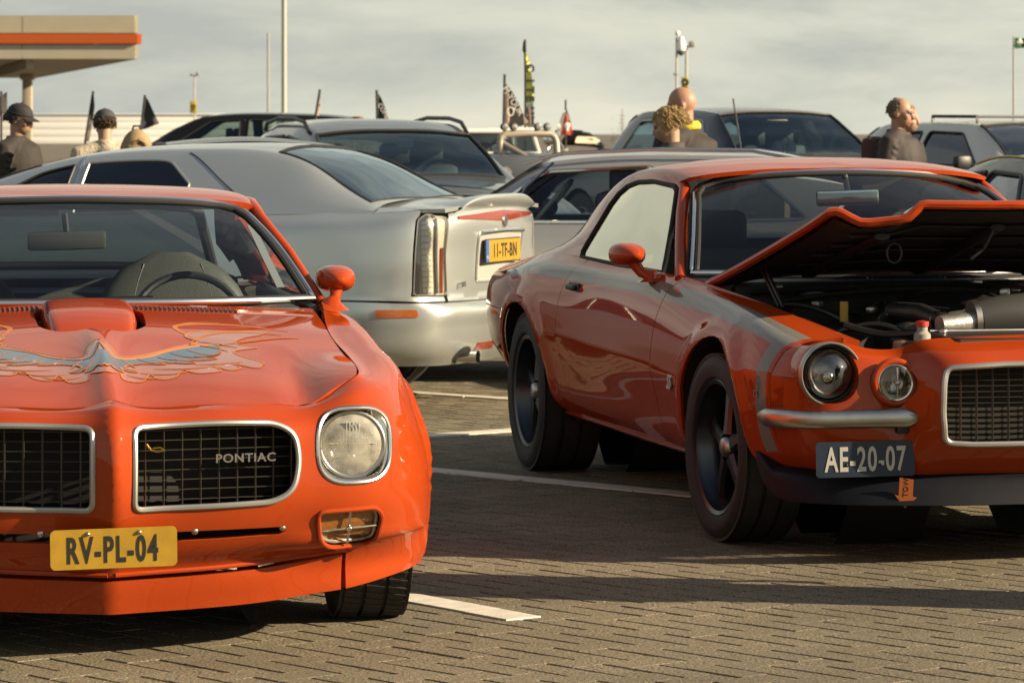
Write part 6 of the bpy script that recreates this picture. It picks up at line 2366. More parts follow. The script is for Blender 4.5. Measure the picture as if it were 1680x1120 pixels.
# grey crossover between the silver sedan and the coupe
gv_, S_, SS_, ct_ = vehicle('dark grey crossover with roof rails facing the camera behind the silver sedan', (-.50, 25.6), 16,
    [(.95, .40, .62, .66, .50, .70, .78), (.85, .30, .76, .80, .62, .86, .93), (.4, .25, .90, .93, .66, .99, .98), (-.2, .25, .98, 1.01, .68, 1.06, 1.0), (-.60, .25, 1.0, 1.05, .68, 1.10, 1.0), (-1.0, .25, 1.01, 1.23, .645, 1.28, 1.0),
     (-1.40, .25, 1.02, 1.38, .60, 1.435, 1.0), (-1.9, .25, 1.03, 1.45, .60, 1.505, 1.0), (-2.6, .25, 1.05, 1.455, .59, 1.515, 1.0), (-3.2, .25, 1.08, 1.40, .57, 1.46, .985), (-3.6, .3, 1.09, 1.18, .60, 1.22, .96), (-3.75, .4, 1.0, 1.05, .55, 1.08, .86)],
    .93, (0, -2.72), M_GREY, [[(-1.05, 1.05), (-1.5, 1.34), (-1.98, 1.385), (-1.98, 1.05)], [(-2.06, 1.06), (-2.06, 1.385), (-2.75, 1.37), (-2.80, 1.08)], [(-2.88, 1.09), (-2.84, 1.35), (-3.15, 1.31), (-3.28, 1.12)]],
    (-.68, -1.36), (-3.55, -3.25), mirrors=(-.95, 1.0, 1.05), glassm=glass('crossover_glass', (.42, .54, .56), 1.2, (.78, .93, 1.0)))
for sg in (1, -1):
    MB().tube([P3(-1.5, sg * .60, 1.41), P3(-1.66, sg * .60, 1.485), P3(-2.0, sg * .60, 1.515), P3(-2.6, sg * .585, 1.52), P3(-3.1, sg * .57, 1.48), P3(-3.2, sg * .56, 1.43)], .016, 8).build('roof_rail', M_BLACK, gv_)
steering_wheel(gv_, (-1.25, .36, 1.04), .18, 25, mat('wheel_grey', (.14, .14, .13), .5))
fr = frame_uvh((-1.22, .05, 1.33), (0.1, 1, 0), (-.4, 0, 1))
local_mesh(MB().prism(rrect(0, 0, .13, .07, .02), 0, .01), 'windscreen_sticker', M_WINK, gv_, fr, False)
MB().box(P3(-1.26, -.02, 1.28), (.22, .03, .06), .012).build('interior_mirror', M_BLACK, gv_)
for v in (.10, .18, -.55, -.45):
    MB().box(P3(-1.75, v, 1.10), (.012, .02, .07), .003).build('headrest_post', M_STEEL, gv_)

# black car far left, side on
bk_, S_, SS_, ct_ = vehicle('black estate car seen side on behind the silver sedan roof', (-5.85, 54.0), -94,
    [(.9, .40, .66, .70, .50, .74, .8), (.7, .30, .84, .87, .62, .92, .95), (.0, .28, .98, 1.01, .68, 1.05, 1.0), (-.5, .28, 1.06, 1.10, .68, 1.14, 1.0), (-1.0, .28, 1.10, 1.36, .64, 1.40, 1.0), (-1.5, .28, 1.12, 1.53, .60, 1.575, 1.0),
     (-2.1, .28, 1.14, 1.56, .60, 1.605, 1.0), (-2.9, .28, 1.16, 1.545, .59, 1.59, 1.0), (-3.5, .3, 1.18, 1.50, .57, 1.545, .98), (-3.9, .35, 1.16, 1.30, .58, 1.33, .94), (-4.0, .45, 1.05, 1.10, .55, 1.12, .85)],
    .94, (0, -2.85), M_BLACKP, [[(-.95, 1.13), (-1.5, 1.47), (-1.95, 1.50), (-1.95, 1.15)], [(-2.08, 1.16), (-2.08, 1.50), (-2.85, 1.485), (-2.95, 1.18)], [(-3.05, 1.19), (-3.0, 1.47), (-3.4, 1.43), (-3.55, 1.22)]],
    (-.55, -1.42), (-3.88, -3.55), mirrors=(-.85, 1.02, 1.18), glassm=M_TINT2, zs=1.055)
MB().tube([P3(-2.02, .82, 1.22), P3(-2.02, .72, 1.41), P3(-2.02, .64, 1.58)], .012, 6).build('door_pillar_trim', M_CHROME, bk_)
MB().box(P3(-3.6, 0, 1.615), (.5, .10, .035), .01).build('brake_lamp', M_REDL, bk_)

# dark blue pickup at the right
fv_, S_, SS_, ct_ = vehicle('dark blue double-cab pickup behind the open-hood coupe roof', (3.08, 34.0), 26,
    [(.95, .55, .95, .98, .70, 1.02, .92), (.8, .45, 1.05, 1.09, .74, 1.13, .99), (.0, .45, 1.10, 1.14, .76, 1.19, 1.0), (-.55, .45, 1.12, 1.17, .76, 1.22, 1.0), (-.95, .45, 1.13, 1.40, .70, 1.45, 1.0), (-1.35, .45, 1.13, 1.60, .64, 1.655, 1.0),
     (-1.9, .45, 1.13, 1.63, .64, 1.685, 1.0), (-2.7, .45, 1.13, 1.62, .64, 1.675, 1.0), (-3.05, .45, 1.13, 1.53, .64, 1.58, 1.0), (-3.2, .45, 1.12, 1.16, .78, 1.18, 1.0), (-4.5, .45, 1.10, 1.12, .80, 1.13, 1.0), (-4.8, .55, 1.02, 1.05, .75, 1.06, .95)],
    .98, (0, -3.5), M_DBLUE, [[(-1.0, 1.16), (-1.45, 1.55), (-1.95, 1.565), (-1.95, 1.16)], [(-2.05, 1.16), (-2.05, 1.565), (-2.7, 1.55), (-2.85, 1.16)]],
    (-.62, -1.28), (-3.15, -2.95), mirrors=(-.95, 1.12, 1.22), wr=.40, name='pickup_truck', cat='pickup', glassm=glass('pickup_glass', (.40, .52, .55), 1.2, (.78, .93, 1.0)), trim=M_TRIM, zs=.98)
for v in (-.13, .02):
    q = MB().ball(P3(-1.0, v, 1.25), (.055, .055, .075), 14, 10).build('hanging_dice', mat('dice_white', (.62, .60, .52), .7), fv_)
rod('dice_cord', [P3(-1.0, -.13, 1.32), P3(-1.14, -.05, 1.46), P3(-1.0, .02, 1.32)], .006, M_MATTE, fv_)
MB().box(P3(-1.14, -.05, 1.50), (.24, .03, .06), .012).build('interior_mirror', M_BLACK, fv_)
rod('aerial', [P3(-.3, -.9, 1.12), P3(-.45, -.92, 1.72)], .008, M_BLACK, fv_)

# silver pickup at the right edge
sv_, S_, SS_, ct_ = vehicle('silver four-door pickup with roof rack at the right edge', (5.58, 33.6), 30,
    [(.95, .55, .92, .95, .70, .99, .92), (.8, .45, 1.0, 1.04, .74, 1.08, .99), (.0, .45, 1.05, 1.09, .76, 1.12, 1.0), (-.55, .45, 1.07, 1.11, .76, 1.15, 1.0), (-.95, .45, 1.08, 1.32, .70, 1.36, 1.0), (-1.3, .45, 1.08, 1.46, .655, 1.50, 1.0),
     (-1.9, .45, 1.08, 1.48, .655, 1.52, 1.0), (-2.7, .45, 1.08, 1.47, .65, 1.51, 1.0), (-3.0, .45, 1.08, 1.38, .66, 1.42, 1.0), (-3.2, .45, 1.06, 1.10, .78, 1.12, 1.0), (-4.5, .45, 1.05, 1.07, .80, 1.08, 1.0), (-4.8, .55, 1.0, 1.02, .75, 1.03, .95)],
    .96, (0, -3.4), M_TAN, [[(-1.0, 1.10), (-1.42, 1.40), (-1.95, 1.415), (-1.95, 1.10)], [(-2.05, 1.10), (-2.05, 1.415), (-2.65, 1.40), (-2.8, 1.10)]],
    (-.62, -1.25), (-3.12, -2.9), mirrors=(-.92, 1.10, 1.13), wr=.40, name='pickup_truck', cat='pickup', glassm=glass('silver_pickup_glass', (.22, .26, .26), 1.8))
rk = MB()
for sg in (1, -1):
    rk.tube([P3(-1.35, sg * .6, 1.49), P3(-1.35, sg * .6, 1.555), P3(-2.05, sg * .6, 1.56), P3(-2.05, sg * .6, 1.49)], .016, 8)
for u in (-1.35, -1.7, -2.05):
    rk.tube([P3(u, -.6, 1.557), P3(u, .6, 1.557)], .012, 8)
rk.build('roof_rack', M_BLACK, sv_)
rod('number_bar', [P3(.98, -.3, .8), P3(.98, .3, .8)], .03, M_BLACK, sv_)

# black classic at the far right, thin yellow coach line
kv_, S_, SS_, ct_ = vehicle('black classic saloon with yellow coach line at the right frame edge', (3.62, 18.3), 10,
    [(1.0, .40, .66, .70, .55, .74, .85), (.8, .30, .82, .85, .64, .89, .96), (.0, .26, .90, .93, .68, .97, 1.0), (-.6, .26, .93, .97, .69, 1.0, 1.0), (-1.0, .26, .94, 1.12, .64, 1.15, 1.0), (-1.35, .26, .94, 1.24, .60, 1.275, 1.0),
     (-1.9, .26, .945, 1.26, .60, 1.305, 1.0), (-2.5, .26, .95, 1.22, .59, 1.26, 1.0), (-3.0, .28, .95, 1.0, .62, 1.03, .99), (-3.9, .35, .92, .94, .60, .96, .96), (-4.1, .45, .84, .86, .55, .88, .88)],
    .93, (0, -2.8), M_BLACKP, [[(-.98, .965), (-1.38, 1.185), (-1.9, 1.20), (-1.9, .965)], [(-1.98, .965), (-1.98, 1.20), (-2.45, 1.165), (-2.7, .975)]],
    (-.66, -1.29), (-2.98, -2.56), mirrors=(-.9, 1.0, .99), glassm=M_TINT2, group='classic coupes parked facing the camera')
for sg in (1, -1):
    X = S_(np.linspace(-1.2, -2.6, 14), np.full(14, 6.35))
    X[:, 1] *= sg
    X[:, 2] += .004
    MB().tube(L3(X), .006, 6).build('coach_line', mat('coach_yellow', (.55, .40, .05), .4), kv_)
X = SS_(np.full(13, -1.33), np.linspace(6.3, 11.7, 13))
MB().tube(L3(X + np.array([0, 0, .004])), .005, 6).build('coach_line', mat('coach_yellow'), kv_)
# pale object inside on the far seat
MB().ball(P3(-1.7, -.45, 1.08), (.08, .08, .10), 14, 10).build('head_cover', M_WINK, kv_)

# grey-beige old two-door facing left behind the open-hood coupe
ov_, S_, SS_, ct_ = vehicle('grey beige vintage two-door facing left behind the open-hood coupe', (-.86, 21.6), -96,
    [(1.1, .42, .70, .74, .58, .78, .90), (.9, .32, .84, .88, .66, .92, .98), (.0, .28, .88, .92, .70, .96, 1.0), (-.55, .28, .90, .94, .70, .98, 1.0), (-.85, .28, .905, 1.10, .65, 1.14, 1.0), (-1.15, .28, .91, 1.265, .60, 1.31, 1.0),
     (-1.7, .28, .91, 1.30, .60, 1.355, 1.0), (-2.3, .28, .915, 1.295, .595, 1.35, 1.0), (-2.75, .28, .93, 1.20, .60, 1.25, 1.0), (-3.1, .28, .95, 1.0, .64, 1.03, 1.0), (-4.0, .34, .92, .94, .62, .97, .97), (-4.3, .45, .82, .85, .58, .88, .9)],
    .93, (0, -2.95), M_CHAMP, [[(-.72, .935), (-1.12, 1.225), (-1.75, 1.255), (-1.75, .935)], [(-1.83, .935), (-1.83, 1.255), (-2.3, 1.24), (-2.62, .955)]],
    (-.62, -1.10), (-3.05, -2.72), mirrors=None, glassm=glass('clear_side_glass', (.80, .86, .87), 1.2), trim=M_CHROME, zs=.97, group='classic coupes parked facing the camera')
steering_wheel(ov_, (-1.12, .36, .98), .20, 40, mat('ivory_rim', (.42, .42, .38), .3))
for sg in (1, -1):
    MB().tube([P3(-.93, sg * .80, .94), P3(-1.02, sg * .73, 1.10), P3(-1.17, sg * .655, 1.24)], .009, 6).build('quarter_light_bar', M_CHROME, ov_)
    MB().tube([P3(-1.0, sg * .645, 1.235), P3(-1.2, sg * .628, 1.29), P3(-1.7, sg * .622, 1.312), P3(-2.3, sg * .615, 1.305), P3(-2.7, sg * .615, 1.235)], .010, 6).build('drip_rail', M_CHROME, ov_)
MB().box(P3(-1.62, .36, .98), (.5, .16, .34), .05).build('seat_back', mat('tan_seat', (.28, .20, .11), .6), ov_)
MB().box(P3(-2.4, 0, .98), (1.2, .16, .30), .05).build('rear_bench', mat('tan_seat'), ov_)

# dark low car roof at the far left edge
lv_, S_, SS_, ct_ = vehicle('dark car roof behind the man in the black cap', (-3.75, 25.2), -80,
    [(1.0, .40, .66, .70, .55, .74, .85), (.8, .30, .80, .84, .64, .88, .96), (.0, .26, .88, .91, .68, .95, 1.0), (-.6, .26, .92, .95, .69, .99, 1.0), (-1.0, .26, .94, 1.15, .64, 1.19, 1.0), (-1.4, .26, .95, 1.30, .60, 1.345, 1.0),
     (-1.9, .26, .96, 1.33, .60, 1.38, 1.0), (-2.5, .26, .97, 1.28, .59, 1.33, 1.0), (-3.0, .28, .97, 1.05, .62, 1.08, .99), (-3.7, .35, .95, .98, .60, 1.0, .96), (-3.9, .45, .84, .86, .55, .88, .88)],
    .92, (0, -2.7), M_BLACKP, [[(-.98, .98), (-1.4, 1.25), (-1.9, 1.27), (-1.9, .98)], [(-1.98, .98), (-1.98, 1.27), (-2.5, 1.23), (-2.75, .99)]],
    (-.66, -1.33), (-2.98, -2.58), mirrors=(-.9, 1.0, 1.0), glassm=M_TINT2)

# silver off-roader with tube bar and spot lamps
jp = thing('off_roader', 'silver off-road truck with thick roll bar and four spot lamps', 'truck', (.06, 50.3, 0), R(24), 'modern vehicles parked behind the coupes')
b_ = MB().box(P3(.0, 0, .82), (1.75, 1.9, .55), .10)
b_.build('hood', M_GREY, jp)
MB().box(P3(-1.6, 0, .80), (1.85, 1.6, .62), .06).build('body', M_GREY, jp)
MB().box(P3(-2.9, 0, .80), (1.80, 1.3, .60), .05).build('cargo_box', M_TAN, jp)
# cab with hardtop: pillars, roof, glass
cabm = MB()
for sg in (1, -1):
    cabm.tube([P3(-.95, sg * .78, 1.08), P3(-1.12, sg * .74, 1.42)], .035, 8)
    cabm.tube([P3(-1.9, sg * .80, 1.08), P3(-1.9, sg * .76, 1.42)], .04, 8)
cabm.tube([P3(-.95, -.78, 1.10), P3(-.95, .78, 1.10)], .03, 8)
cabm.tube([P3(-1.12, -.74, 1.42), P3(-1.12, .74, 1.42)], .035, 8)
cabm.build('cab_frame', M_TAN, jp)
MB().box(P3(-2.0, -.0, 1.435), (1.56, 1.75, .06), .025).build('hard_top', M_TAN, jp)
ht = MB().box(P3(-2.5, 0, 1.25), (1.54, .9, .36), .05)
ht.build('rear_cab_wall', M_TAN, jp)
for sg in (1, -1):
    MB().box(P3(-2.5, sg * .765, 1.28), (.02, .62, .20), .03).build('side_window', M_TINT, jp)
    q = mesh('door_glass', [P3(-1.02, sg * .77, 1.12), P3(-1.15, sg * .75, 1.39), P3(-1.86, sg * .76, 1.39), P3(-1.86, sg * .79, 1.12)], [(0, 1, 2, 3)], M_TINT2, jp, False)
mesh('windscreen', [P3(-.955, -.75, 1.12), P3(-.955, .75, 1.12), P3(-1.11, .72, 1.39), P3(-1.11, -.72, 1.39)], [(0, 1, 2, 3)], M_TINT2, jp, False)
steering_wheel(jp, (-1.25, .36, 1.14), .19, 30, mat('wheel_grey'))
MB().box(P3(-1.75, 0, 1.05), (1.3, .16, .42), .05).build('seat', M_INT, jp)
M_TUBE = mat('cream_tube', (.27, .235, .185), .38, coat=.4)
rb = MB()
rb.tube([P3(.45, -.42, .95), P3(.40, -.42, 1.27), P3(.38, -.40, 1.34), P3(.38, -.34, 1.38), P3(.38, 0, 1.39), P3(.38, .34, 1.38), P3(.38, .40, 1.34), P3(.40, .42, 1.27), P3(.45, .42, .95)], .048, 14)
rb.tube([P3(.39, -.40, 1.26), P3(.9, -.02, .95)], .040, 12)
rbo = rb.build('roll_bar', M_TUBE, jp)
for v in (-.36, -.22, .14, .28):
    sp_ = MB().lathe([(-.045, .001), (-.04, .045), (.0, .055), (.035, .048), (.05, .02), (.052, .001)], 'y', 18, P3(.40, v, 1.475)).build('spot_lamp', M_BLACK, jp)
    MB().tube([P3(.39, v, 1.39), P3(.39, v, 1.43)], .012, 8).build('lamp_foot', M_BLACK, sp_)
    MB().lathe([(-.047, .001), (-.042, .042)], 'y', 18, P3(.40, v, 1.475)).build('lamp_glass', M_REFLECTOR, sp_)
for u in (.35, -2.9):
    for sg in (1, -1):
        make_wheel(jp, (u, sg * .78, .40), .40, .26, .22, sg, 'disc', rimmat=M_STEEL)
for sg in (1, -1):
    MB().box(P3(-.62, sg * .98, 1.12), (.18, .08, .13), .03).build('door_mirror', M_BLACK, jp)
    MB().lathe([(0, .001), (0, .09), (.04, .085), (.05, .001)], 'y', 20, P3(.99, sg * .6, .85)).build('headlight', M_REFLECTOR, jp)
mir_ = MB().box(P3(-.45, .2, 1.115), (.5, .5, .03), .01).build('hood_scoop', M_GREY, jp)

# motorcycle on a low trailer beside it
tr_ = thing('trailer', 'low flat trailer carrying the black motorcycle', 'trailer', (1.08, 55.0, 0), R(-70))
MB().box((0, 0, .36), (1.3, 2.5, .06), .015).build('deck', M_STEEL, tr_)
for sg in (1, -1):
    make_wheel(tr_, (0, sg * .75, .26), .26, .16, .15, sg, 'disc', rimmat=M_STEEL)
rod('drawbar', [(0, -1.25, .34), (0, -2.2, .34)], .03, M_STEEL, tr_)
mc = thing('motorcycle', 'black motorcycle with cream tank panel and raised handlebar', 'motorcycle', (1.08, 55.0, .39), R(-66))
tk = MB()
rows_ = []
for i, (y, z, rx, rz_) in enumerate([(-.36, .86, .03, .04), (-.30, .89, .09, .08), (-.12, .92, .14, .115), (.08, .90, .145, .11), (.24, .84, .10, .07), (.32, .80, .04, .03)]):
    rows_ += [(rx * math.cos(2 * math.pi * k / 18), y, z + rz_ * math.sin(2 * math.pi * k / 18)) for k in range(18)]
tk.add(rows_, [(i * 18 + k, i * 18 + (k + 1) % 18, (i + 1) * 18 + (k + 1) % 18, (i + 1) * 18 + k) for i in range(5) for k in range(18)] + [tuple(range(18)), tuple(90 + k for k in range(18))])
tko = tk.build('fuel_tank', M_BLACKP, mc)
for sg in (1, -1):
    q = MB().prism(rounded([(-.22, -.05), (.14, -.06), (.22, -.02), (.12, .04), (-.18, .05)], .03), 0, .006).build('tank_panel', mat('cream_panel', (.60, .52, .38), .4), tko)
    q.data.transform(Matrix.Translation((sg * .136, 0, .90)) @ Matrix(((0, 0, sg, 0), (1, 0, 0, 0), (0, 1, 0, 0), (0, 0, 0, 1))))
    rod('handle_grip', [(sg * .30, -.32, 1.03), (sg * .42, -.22, 1.02)], .018, M_BLACK, mc)
    rod('fork_leg', [(sg * .08, -.48, .92), (sg * .08, -.80, .32)], .024, M_CHROME, mc)
    MB().ball((sg * .36, -.42, 1.10), (.07, .015, .04), 12, 8).build('rear_view_mirror', M_BLACK, mc)
rod('handlebar', [(-.42, -.22, 1.02), (-.30, -.32, 1.03), (-.14, -.42, .98), (.14, -.42, .98), (.30, -.32, 1.03), (.42, -.22, 1.02)], .013, M_CHROME, mc)
MB().lathe([(-.10, .001), (-.09, .075), (-.04, .09), (.06, .06), (.09, .001)], 'y', 20, (0, -.55, .90)).build('headlight', M_CHROME, mc)
MB().tube([(0, .25, .72), (0, .45, .70), (0, .70, .72), (0, .92, .80)], [(.05, .10), (.06, .15), (.05, .14), (.03, .10)], 12).build('saddle', M_BLACK, mc)
MB().box((0, -.02, .50), (.30, .42, .36), .08).build('engine', M_ALU, mc)
for y in (-.82, .72):
    wq = MB().lathe([(-.06, .26), (-.065, .29), (-.03, .325), (.03, .325), (.065, .29), (.06, .26)], 'x', 32, (0, y, .325)).build('wheel', M_RUBBER, mc)
    MB().lathe([(-.03, .262), (-.01, .255), (.01, .255), (.03, .262)], 'x', 32, (0, y, .325)).build('rim', M_CHROME, wq)
    for k in range(8):
        a = math.pi * k / 8
        rod('wire_spoke', [(0, y + .255 * math.cos(a), .325 + .255 * math.sin(a)), (0, y - .255 * math.cos(a), .325 - .255 * math.sin(a))], .005, M_STEEL, wq, 5)
    MB().tube([(0, y + .36 * math.cos(R(t)), .325 + .36 * math.sin(R(t))) for t in np.linspace(20, 160, 9)], [(.012, .075)] * 9, 8).build('mudguard', M_BLACKP, mc)
for sg in (1, -1):
    rod('frame_tube', [(sg * .06, -.42, .85), (sg * .10, -.2, .35), (sg * .10, .35, .35), (sg * .08, .6, .55)], .02, M_BLACK, mc)
rod('exhaust_pipe', [(.14, -.1, .45), (.18, .0, .28), (.18, .9, .30)], .035, M_CHROME, mc)
# ------------------------------------------------------------------ canopy, far building, masts, flags
def S_(Y):
    return 6000.0 / Y


def at(px, Y):
    return (px - 840) * Y / 6000.0


def hz(py, Y):
    return 1.42 - (py - 215) * Y / 6000.0


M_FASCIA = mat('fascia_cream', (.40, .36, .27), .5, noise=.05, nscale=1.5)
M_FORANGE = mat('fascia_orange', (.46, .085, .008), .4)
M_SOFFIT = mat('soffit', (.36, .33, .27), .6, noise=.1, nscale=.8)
cn = thing('filling_station_canopy', 'cream filling station canopy with orange band on a square column', 'canopy', (at(222, 130), 130, 0))
zb, zt = hz(96, 130), hz(28, 130)
q0, q1, q2, q3 = (0, 0), (-9.9, 48), (-45, 52), (-40, -.5)
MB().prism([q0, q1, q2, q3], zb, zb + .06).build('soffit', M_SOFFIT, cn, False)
MB().prism([q0, q1, q2, q3], zt - .10, zt).build('roof_sheet', M_FASCIA, cn, False)


def fascia(p, q, z0, z1, t, out, m, nm, n):
    p, q = Vector(p), Vector(q)
    d = (q - p)
    nn = Vector((d.y, -d.x)).normalized() * t
    if nn.dot(Vector(out)) < 0:
        nn = -nn
    for i in range(n):
        a, b = p + d * (i / n) + d.normalized() * .012, p + d * ((i + 1) / n) - d.normalized() * .012
        v = [a, b, b + nn, a + nn]
        MB().add([(w.x, w.y, z0) for w in v] + [(w.x, w.y, z1) for w in v], [(0, 1, 2, 3), (4, 5, 6, 7), (0, 1, 5, 4), (1, 2, 6, 5), (2, 3, 7, 6), (3, 0, 4, 7)]).build(nm, m, cn, False)


ob0, ob1 = hz(72, 130), hz(56, 130)
fascia(q0, q3, zb - .02, ob0 - .03, .10, (0, -1), M_FASCIA, 'fascia_panel', 10)
fascia(q0, q3, ob1 + .03, zt + .05, .10, (0, -1), M_FASCIA, 'fascia_panel', 10)
fascia((.12, 0), q3, ob0, ob1, .22, (0, -1), M_FORANGE, 'orange_band', 5)
fascia(q0, q1, zb - .02, ob0 - .03, .10, (1, 0), M_FASCIA, 'fascia_panel', 8)
fascia(q0, q1, ob1 + .03, zt + .05, .10, (1, 0), M_FASCIA, 'fascia_panel', 8)
fascia(q0, q1, ob0, ob1, .22, (1, 0), M_FORANGE, 'orange_band', 4)
for (px, Y) in ((45, 165), (-260, 150)):
    x, y = at(px, Y) - cn.location.x, Y - 130
    c_ = MB().box((x, y, zb / 2), (.42, .42, zb), .03)
    c_.build('column', M_FASCIA, cn)
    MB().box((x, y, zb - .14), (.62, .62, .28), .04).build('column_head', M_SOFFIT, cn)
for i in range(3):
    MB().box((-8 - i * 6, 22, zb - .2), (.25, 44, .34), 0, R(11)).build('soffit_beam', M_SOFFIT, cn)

bd = thing('warehouse', 'long low white building clad in horizontal panels behind the canopy', 'building', (-52, 400, 0))
for k in range(4):
    MB().box((0, 0, .40 + k * .79), (52, 8, .765), .02).build('cladding_panel', M_WHITEP, bd)
MB().box((0, 0, 1.6), (51.7, 7.7, 3.1), 0).build('wall_core', mat('joint_grey', (.32, .31, .28), .8), bd, False)
MB().box((0, 0, 3.24), (52.4, 8.3, .10), .02).build('eaves_trim', M_WHITEP, bd)

M_POLE = mat('pole_cream', (.42, .40, .34), .45)
M_POLEG = mat('pole_grey', (.33, .31, .27), .5)


def post(name, label, px, Y, top, r, m, cat='lamp post', r2=None):
    p_ = thing(name, label, cat, (at(px, Y), Y, 0))
    MB().tube([(0, 0, 0), (0, 0, top * .5), (0, 0, top)], [r, (r + (r2 or r)) / 2, r2 or r], 14).build('shaft', m, p_)
    MB().lathe([(0, r * 2.2), (.04, r * 2.2), (.05, r * 1.3), (.3, r * 1.2), (.31, r)], 'z', 14).build('base_plate', m, p_)
    return p_


lp = post('lamp_post', 'thick cream lamp post rising out of the top of the picture', 466, 100, 9.0, .075, M_POLE, r2=.06)
MB().tube([(0, 0, 8.95), (.4, 0, 9.05), (.9, 0, 9.08)], .03, 8).build('lamp_arm', M_POLE, lp)
MB().box((1.15, 0, 9.08), (.6, .25, .12), .04).build('lamp_head', M_POLEG, lp)
pp = post('mast', 'thin bare mast left of the thick cream lamp post', 440, 150, hz(57, 150), .045, M_POLEG, 'mast')
MB().lathe([(0, .05), (.06, .05), (.09, .001)], 'z', 10, (0, 0, hz(57, 150))).build('mast_cap', M_POLEG, pp)


def flood(px, Y, ytop, ys0, ys1, label):
    p_ = post('floodlight_pole', label, px, Y, hz(ytop + 3, Y), .055, M_POLE, 'floodlight', .04)
    z = hz(ytop + 3, Y)
    MB().box((.0, 0, z), (.5, .05, .05), .01).build('cross_arm', M_POLEG, p_)
    for sx in (-.16, .18):
        MB().box((sx, -.04, z + .08), (.20, .16, .20) if sx > 0 else (.10, .14, .10), .03).build('flood_lamp', M_POLEG, p_)
    s = S_(Y)
    h0, h1 = hz(ys1, Y), hz(ys0, Y)
    sg_ = MB().box((-.05, -.08, (h0 + h1) / 2), (11 / s, .05, h1 - h0), .01).build('yellow_sign', mat('sign_yellow', (.50, .38, .03), .5), p_)
    MB().lathe([(-.003, .05), (0, .09), (-.003, .13)], 'y', 16, (-.05, -.107, (h0 + h1) / 2 + .03)).build('sign_mark', M_INK, sg_)
    MB().box((-.05, -.108, (h0 + h1) / 2 - .16), (.13, .006, .06), 0).build('sign_mark', M_INK, sg_, False)
    return p_


flood(319, 200, 121, 166, 186, 'small floodlight pole with yellow sign above the black estate car')
flood(1126, 120, 74, 127, 147, 'floodlight pole with yellow sign just right of the white dome camera')
cc = post('camera_pole', 'white dome camera on a thin pole above the bald man', 1110, 70, hz(62, 70), .022, M_POLE, 'camera', .020)
zc = hz(62, 70)
MB().tube([(0, 0, zc), (.02, 0, zc + .04), (.05, 0, zc + .03)], .02, 8).build('camera_arm', M_WHITEP, cc)
MB().lathe([(.02, .001), (.015, .045), (-.05, .060), (-.10, .085), (-.20, .095), (-.25, .09), (-.25, .001)], 'z', 20, (.085, -.02, zc)).build('camera_housing', M_WHITEP, cc)
MB().ball((.085, -.02, zc - .26), (.075, .075, .09), 16, 10).build('camera_dome', mat('smoked_dome', (.10, .10, .09), .15, coat=1), cc)
MB().ball((.02, 0, zc + .08), (.05, .05, .05), 12, 8).build('camera_cap', M_WHITEP, cc)
MB().box((-.02, -.02, hz(95 + 27, 70)), (.08, .05, .05), .01).build('pole_clamp', M_POLEG, cc)
gp = post('flag_pole', 'slim pole flying a green flag at the right edge', 1663, 70, hz(60, 70), .022, M_POLEG, 'flag', .016)


def cloth(name, m, parent, poly, wav=.03, res=.05, y0=0.0, seed=0):
    """thin rippled cloth cut to an outline in the x-z plane"""
    P = dens(poly, res)
    lo, hi = P.min(0), P.max(0)
    X, Z = np.meshgrid(np.arange(lo[0] + res / 2, hi[0], res), np.arange(lo[1] + res / 2, hi[1], res))
    I = np.stack([X.ravel(), Z.ravel()], 1)
    I = I[inside(P, I)]
    if len(I):
        I = I[~near(P, I, res * .6)]
    V = np.concatenate([P, I]) if len(I) else P
    E = [(i, (i + 1) % len(P)) for i in range(len(P))]
    rv, _, rf, *_r = delaunay_2d_cdt([Vector((float(p[0]), float(p[1]))) for p in V], E, [], 0, 1e-6)
    V2 = np.array([(p.x, p.y) for p in rv])
    F = np.array([f for f in rf if len(f) == 3])
    F = F[inside(P, V2[F].mean(1))]

    def yy(x, z):
        t = (x - lo[0]) / max(1e-6, hi[0] - lo[0])
        return y0 + wav * abs(t) * np.sin(9 * x / max(.2, hi[0] - lo[0]) + 3.1 * z + seed)
    n = len(V2)
    th = .006
    vs = [(p[0], yy(p[0], p[1]) - th, p[1]) for p in V2] + [(p[0], yy(p[0], p[1]) + th, p[1]) for p in V2]
    fs = [tuple(map(int, f)) for f in F] + [tuple(int(i) + n for i in reversed(f)) for f in F]
    o = mesh(name, vs, fs, m, parent)
    o.data.transform(Matrix.Identity(4))
    return o, yy


M_FBLACK = mat('flag_black', (.030, .028, .027), .8, noise=.2, nscale=8)
M_FGREY = mat('flag_grey', (.13, .11, .095), .8, noise=.2, nscale=8)
M_FWHITE = mat('flag_white', (.88, .86, .80), .8)


def feather(label, px, Y, ytop, ybot, shape, m, lean=0.0, wav=.04, group='advertising flags above the cars', seed=0):
    """shape: list of (px offset from pole, py) outlining the cloth"""
    p_ = thing('feather_flag', label, 'flag', (at(px, Y), Y, 0), 0, group)
    s = S_(Y)
    zt = hz(ytop, Y)
    k = lean / s
    MB().tube([(-k * (zt - .4) / max(.1, (hz(ytop, Y) - hz(ybot, Y))) * .0, 0, 0), (0, 0, hz(ybot, Y)), (k, 0, zt)], .014 * Y / 40, 8).build('flag_pole', M_FBLACK, p_)
    poly = [(a / s, hz(b, Y)) for a, b in shape]
    c_, yy = cloth('flag_cloth', m, p_, poly, wav, max(.04, 4 / s), 0, seed)
    MB().box((0, 0, .04), (.5, .5, .08), .02).build('ground_weight', M_FBLACK, p_)
    return p_, c_, yy, s


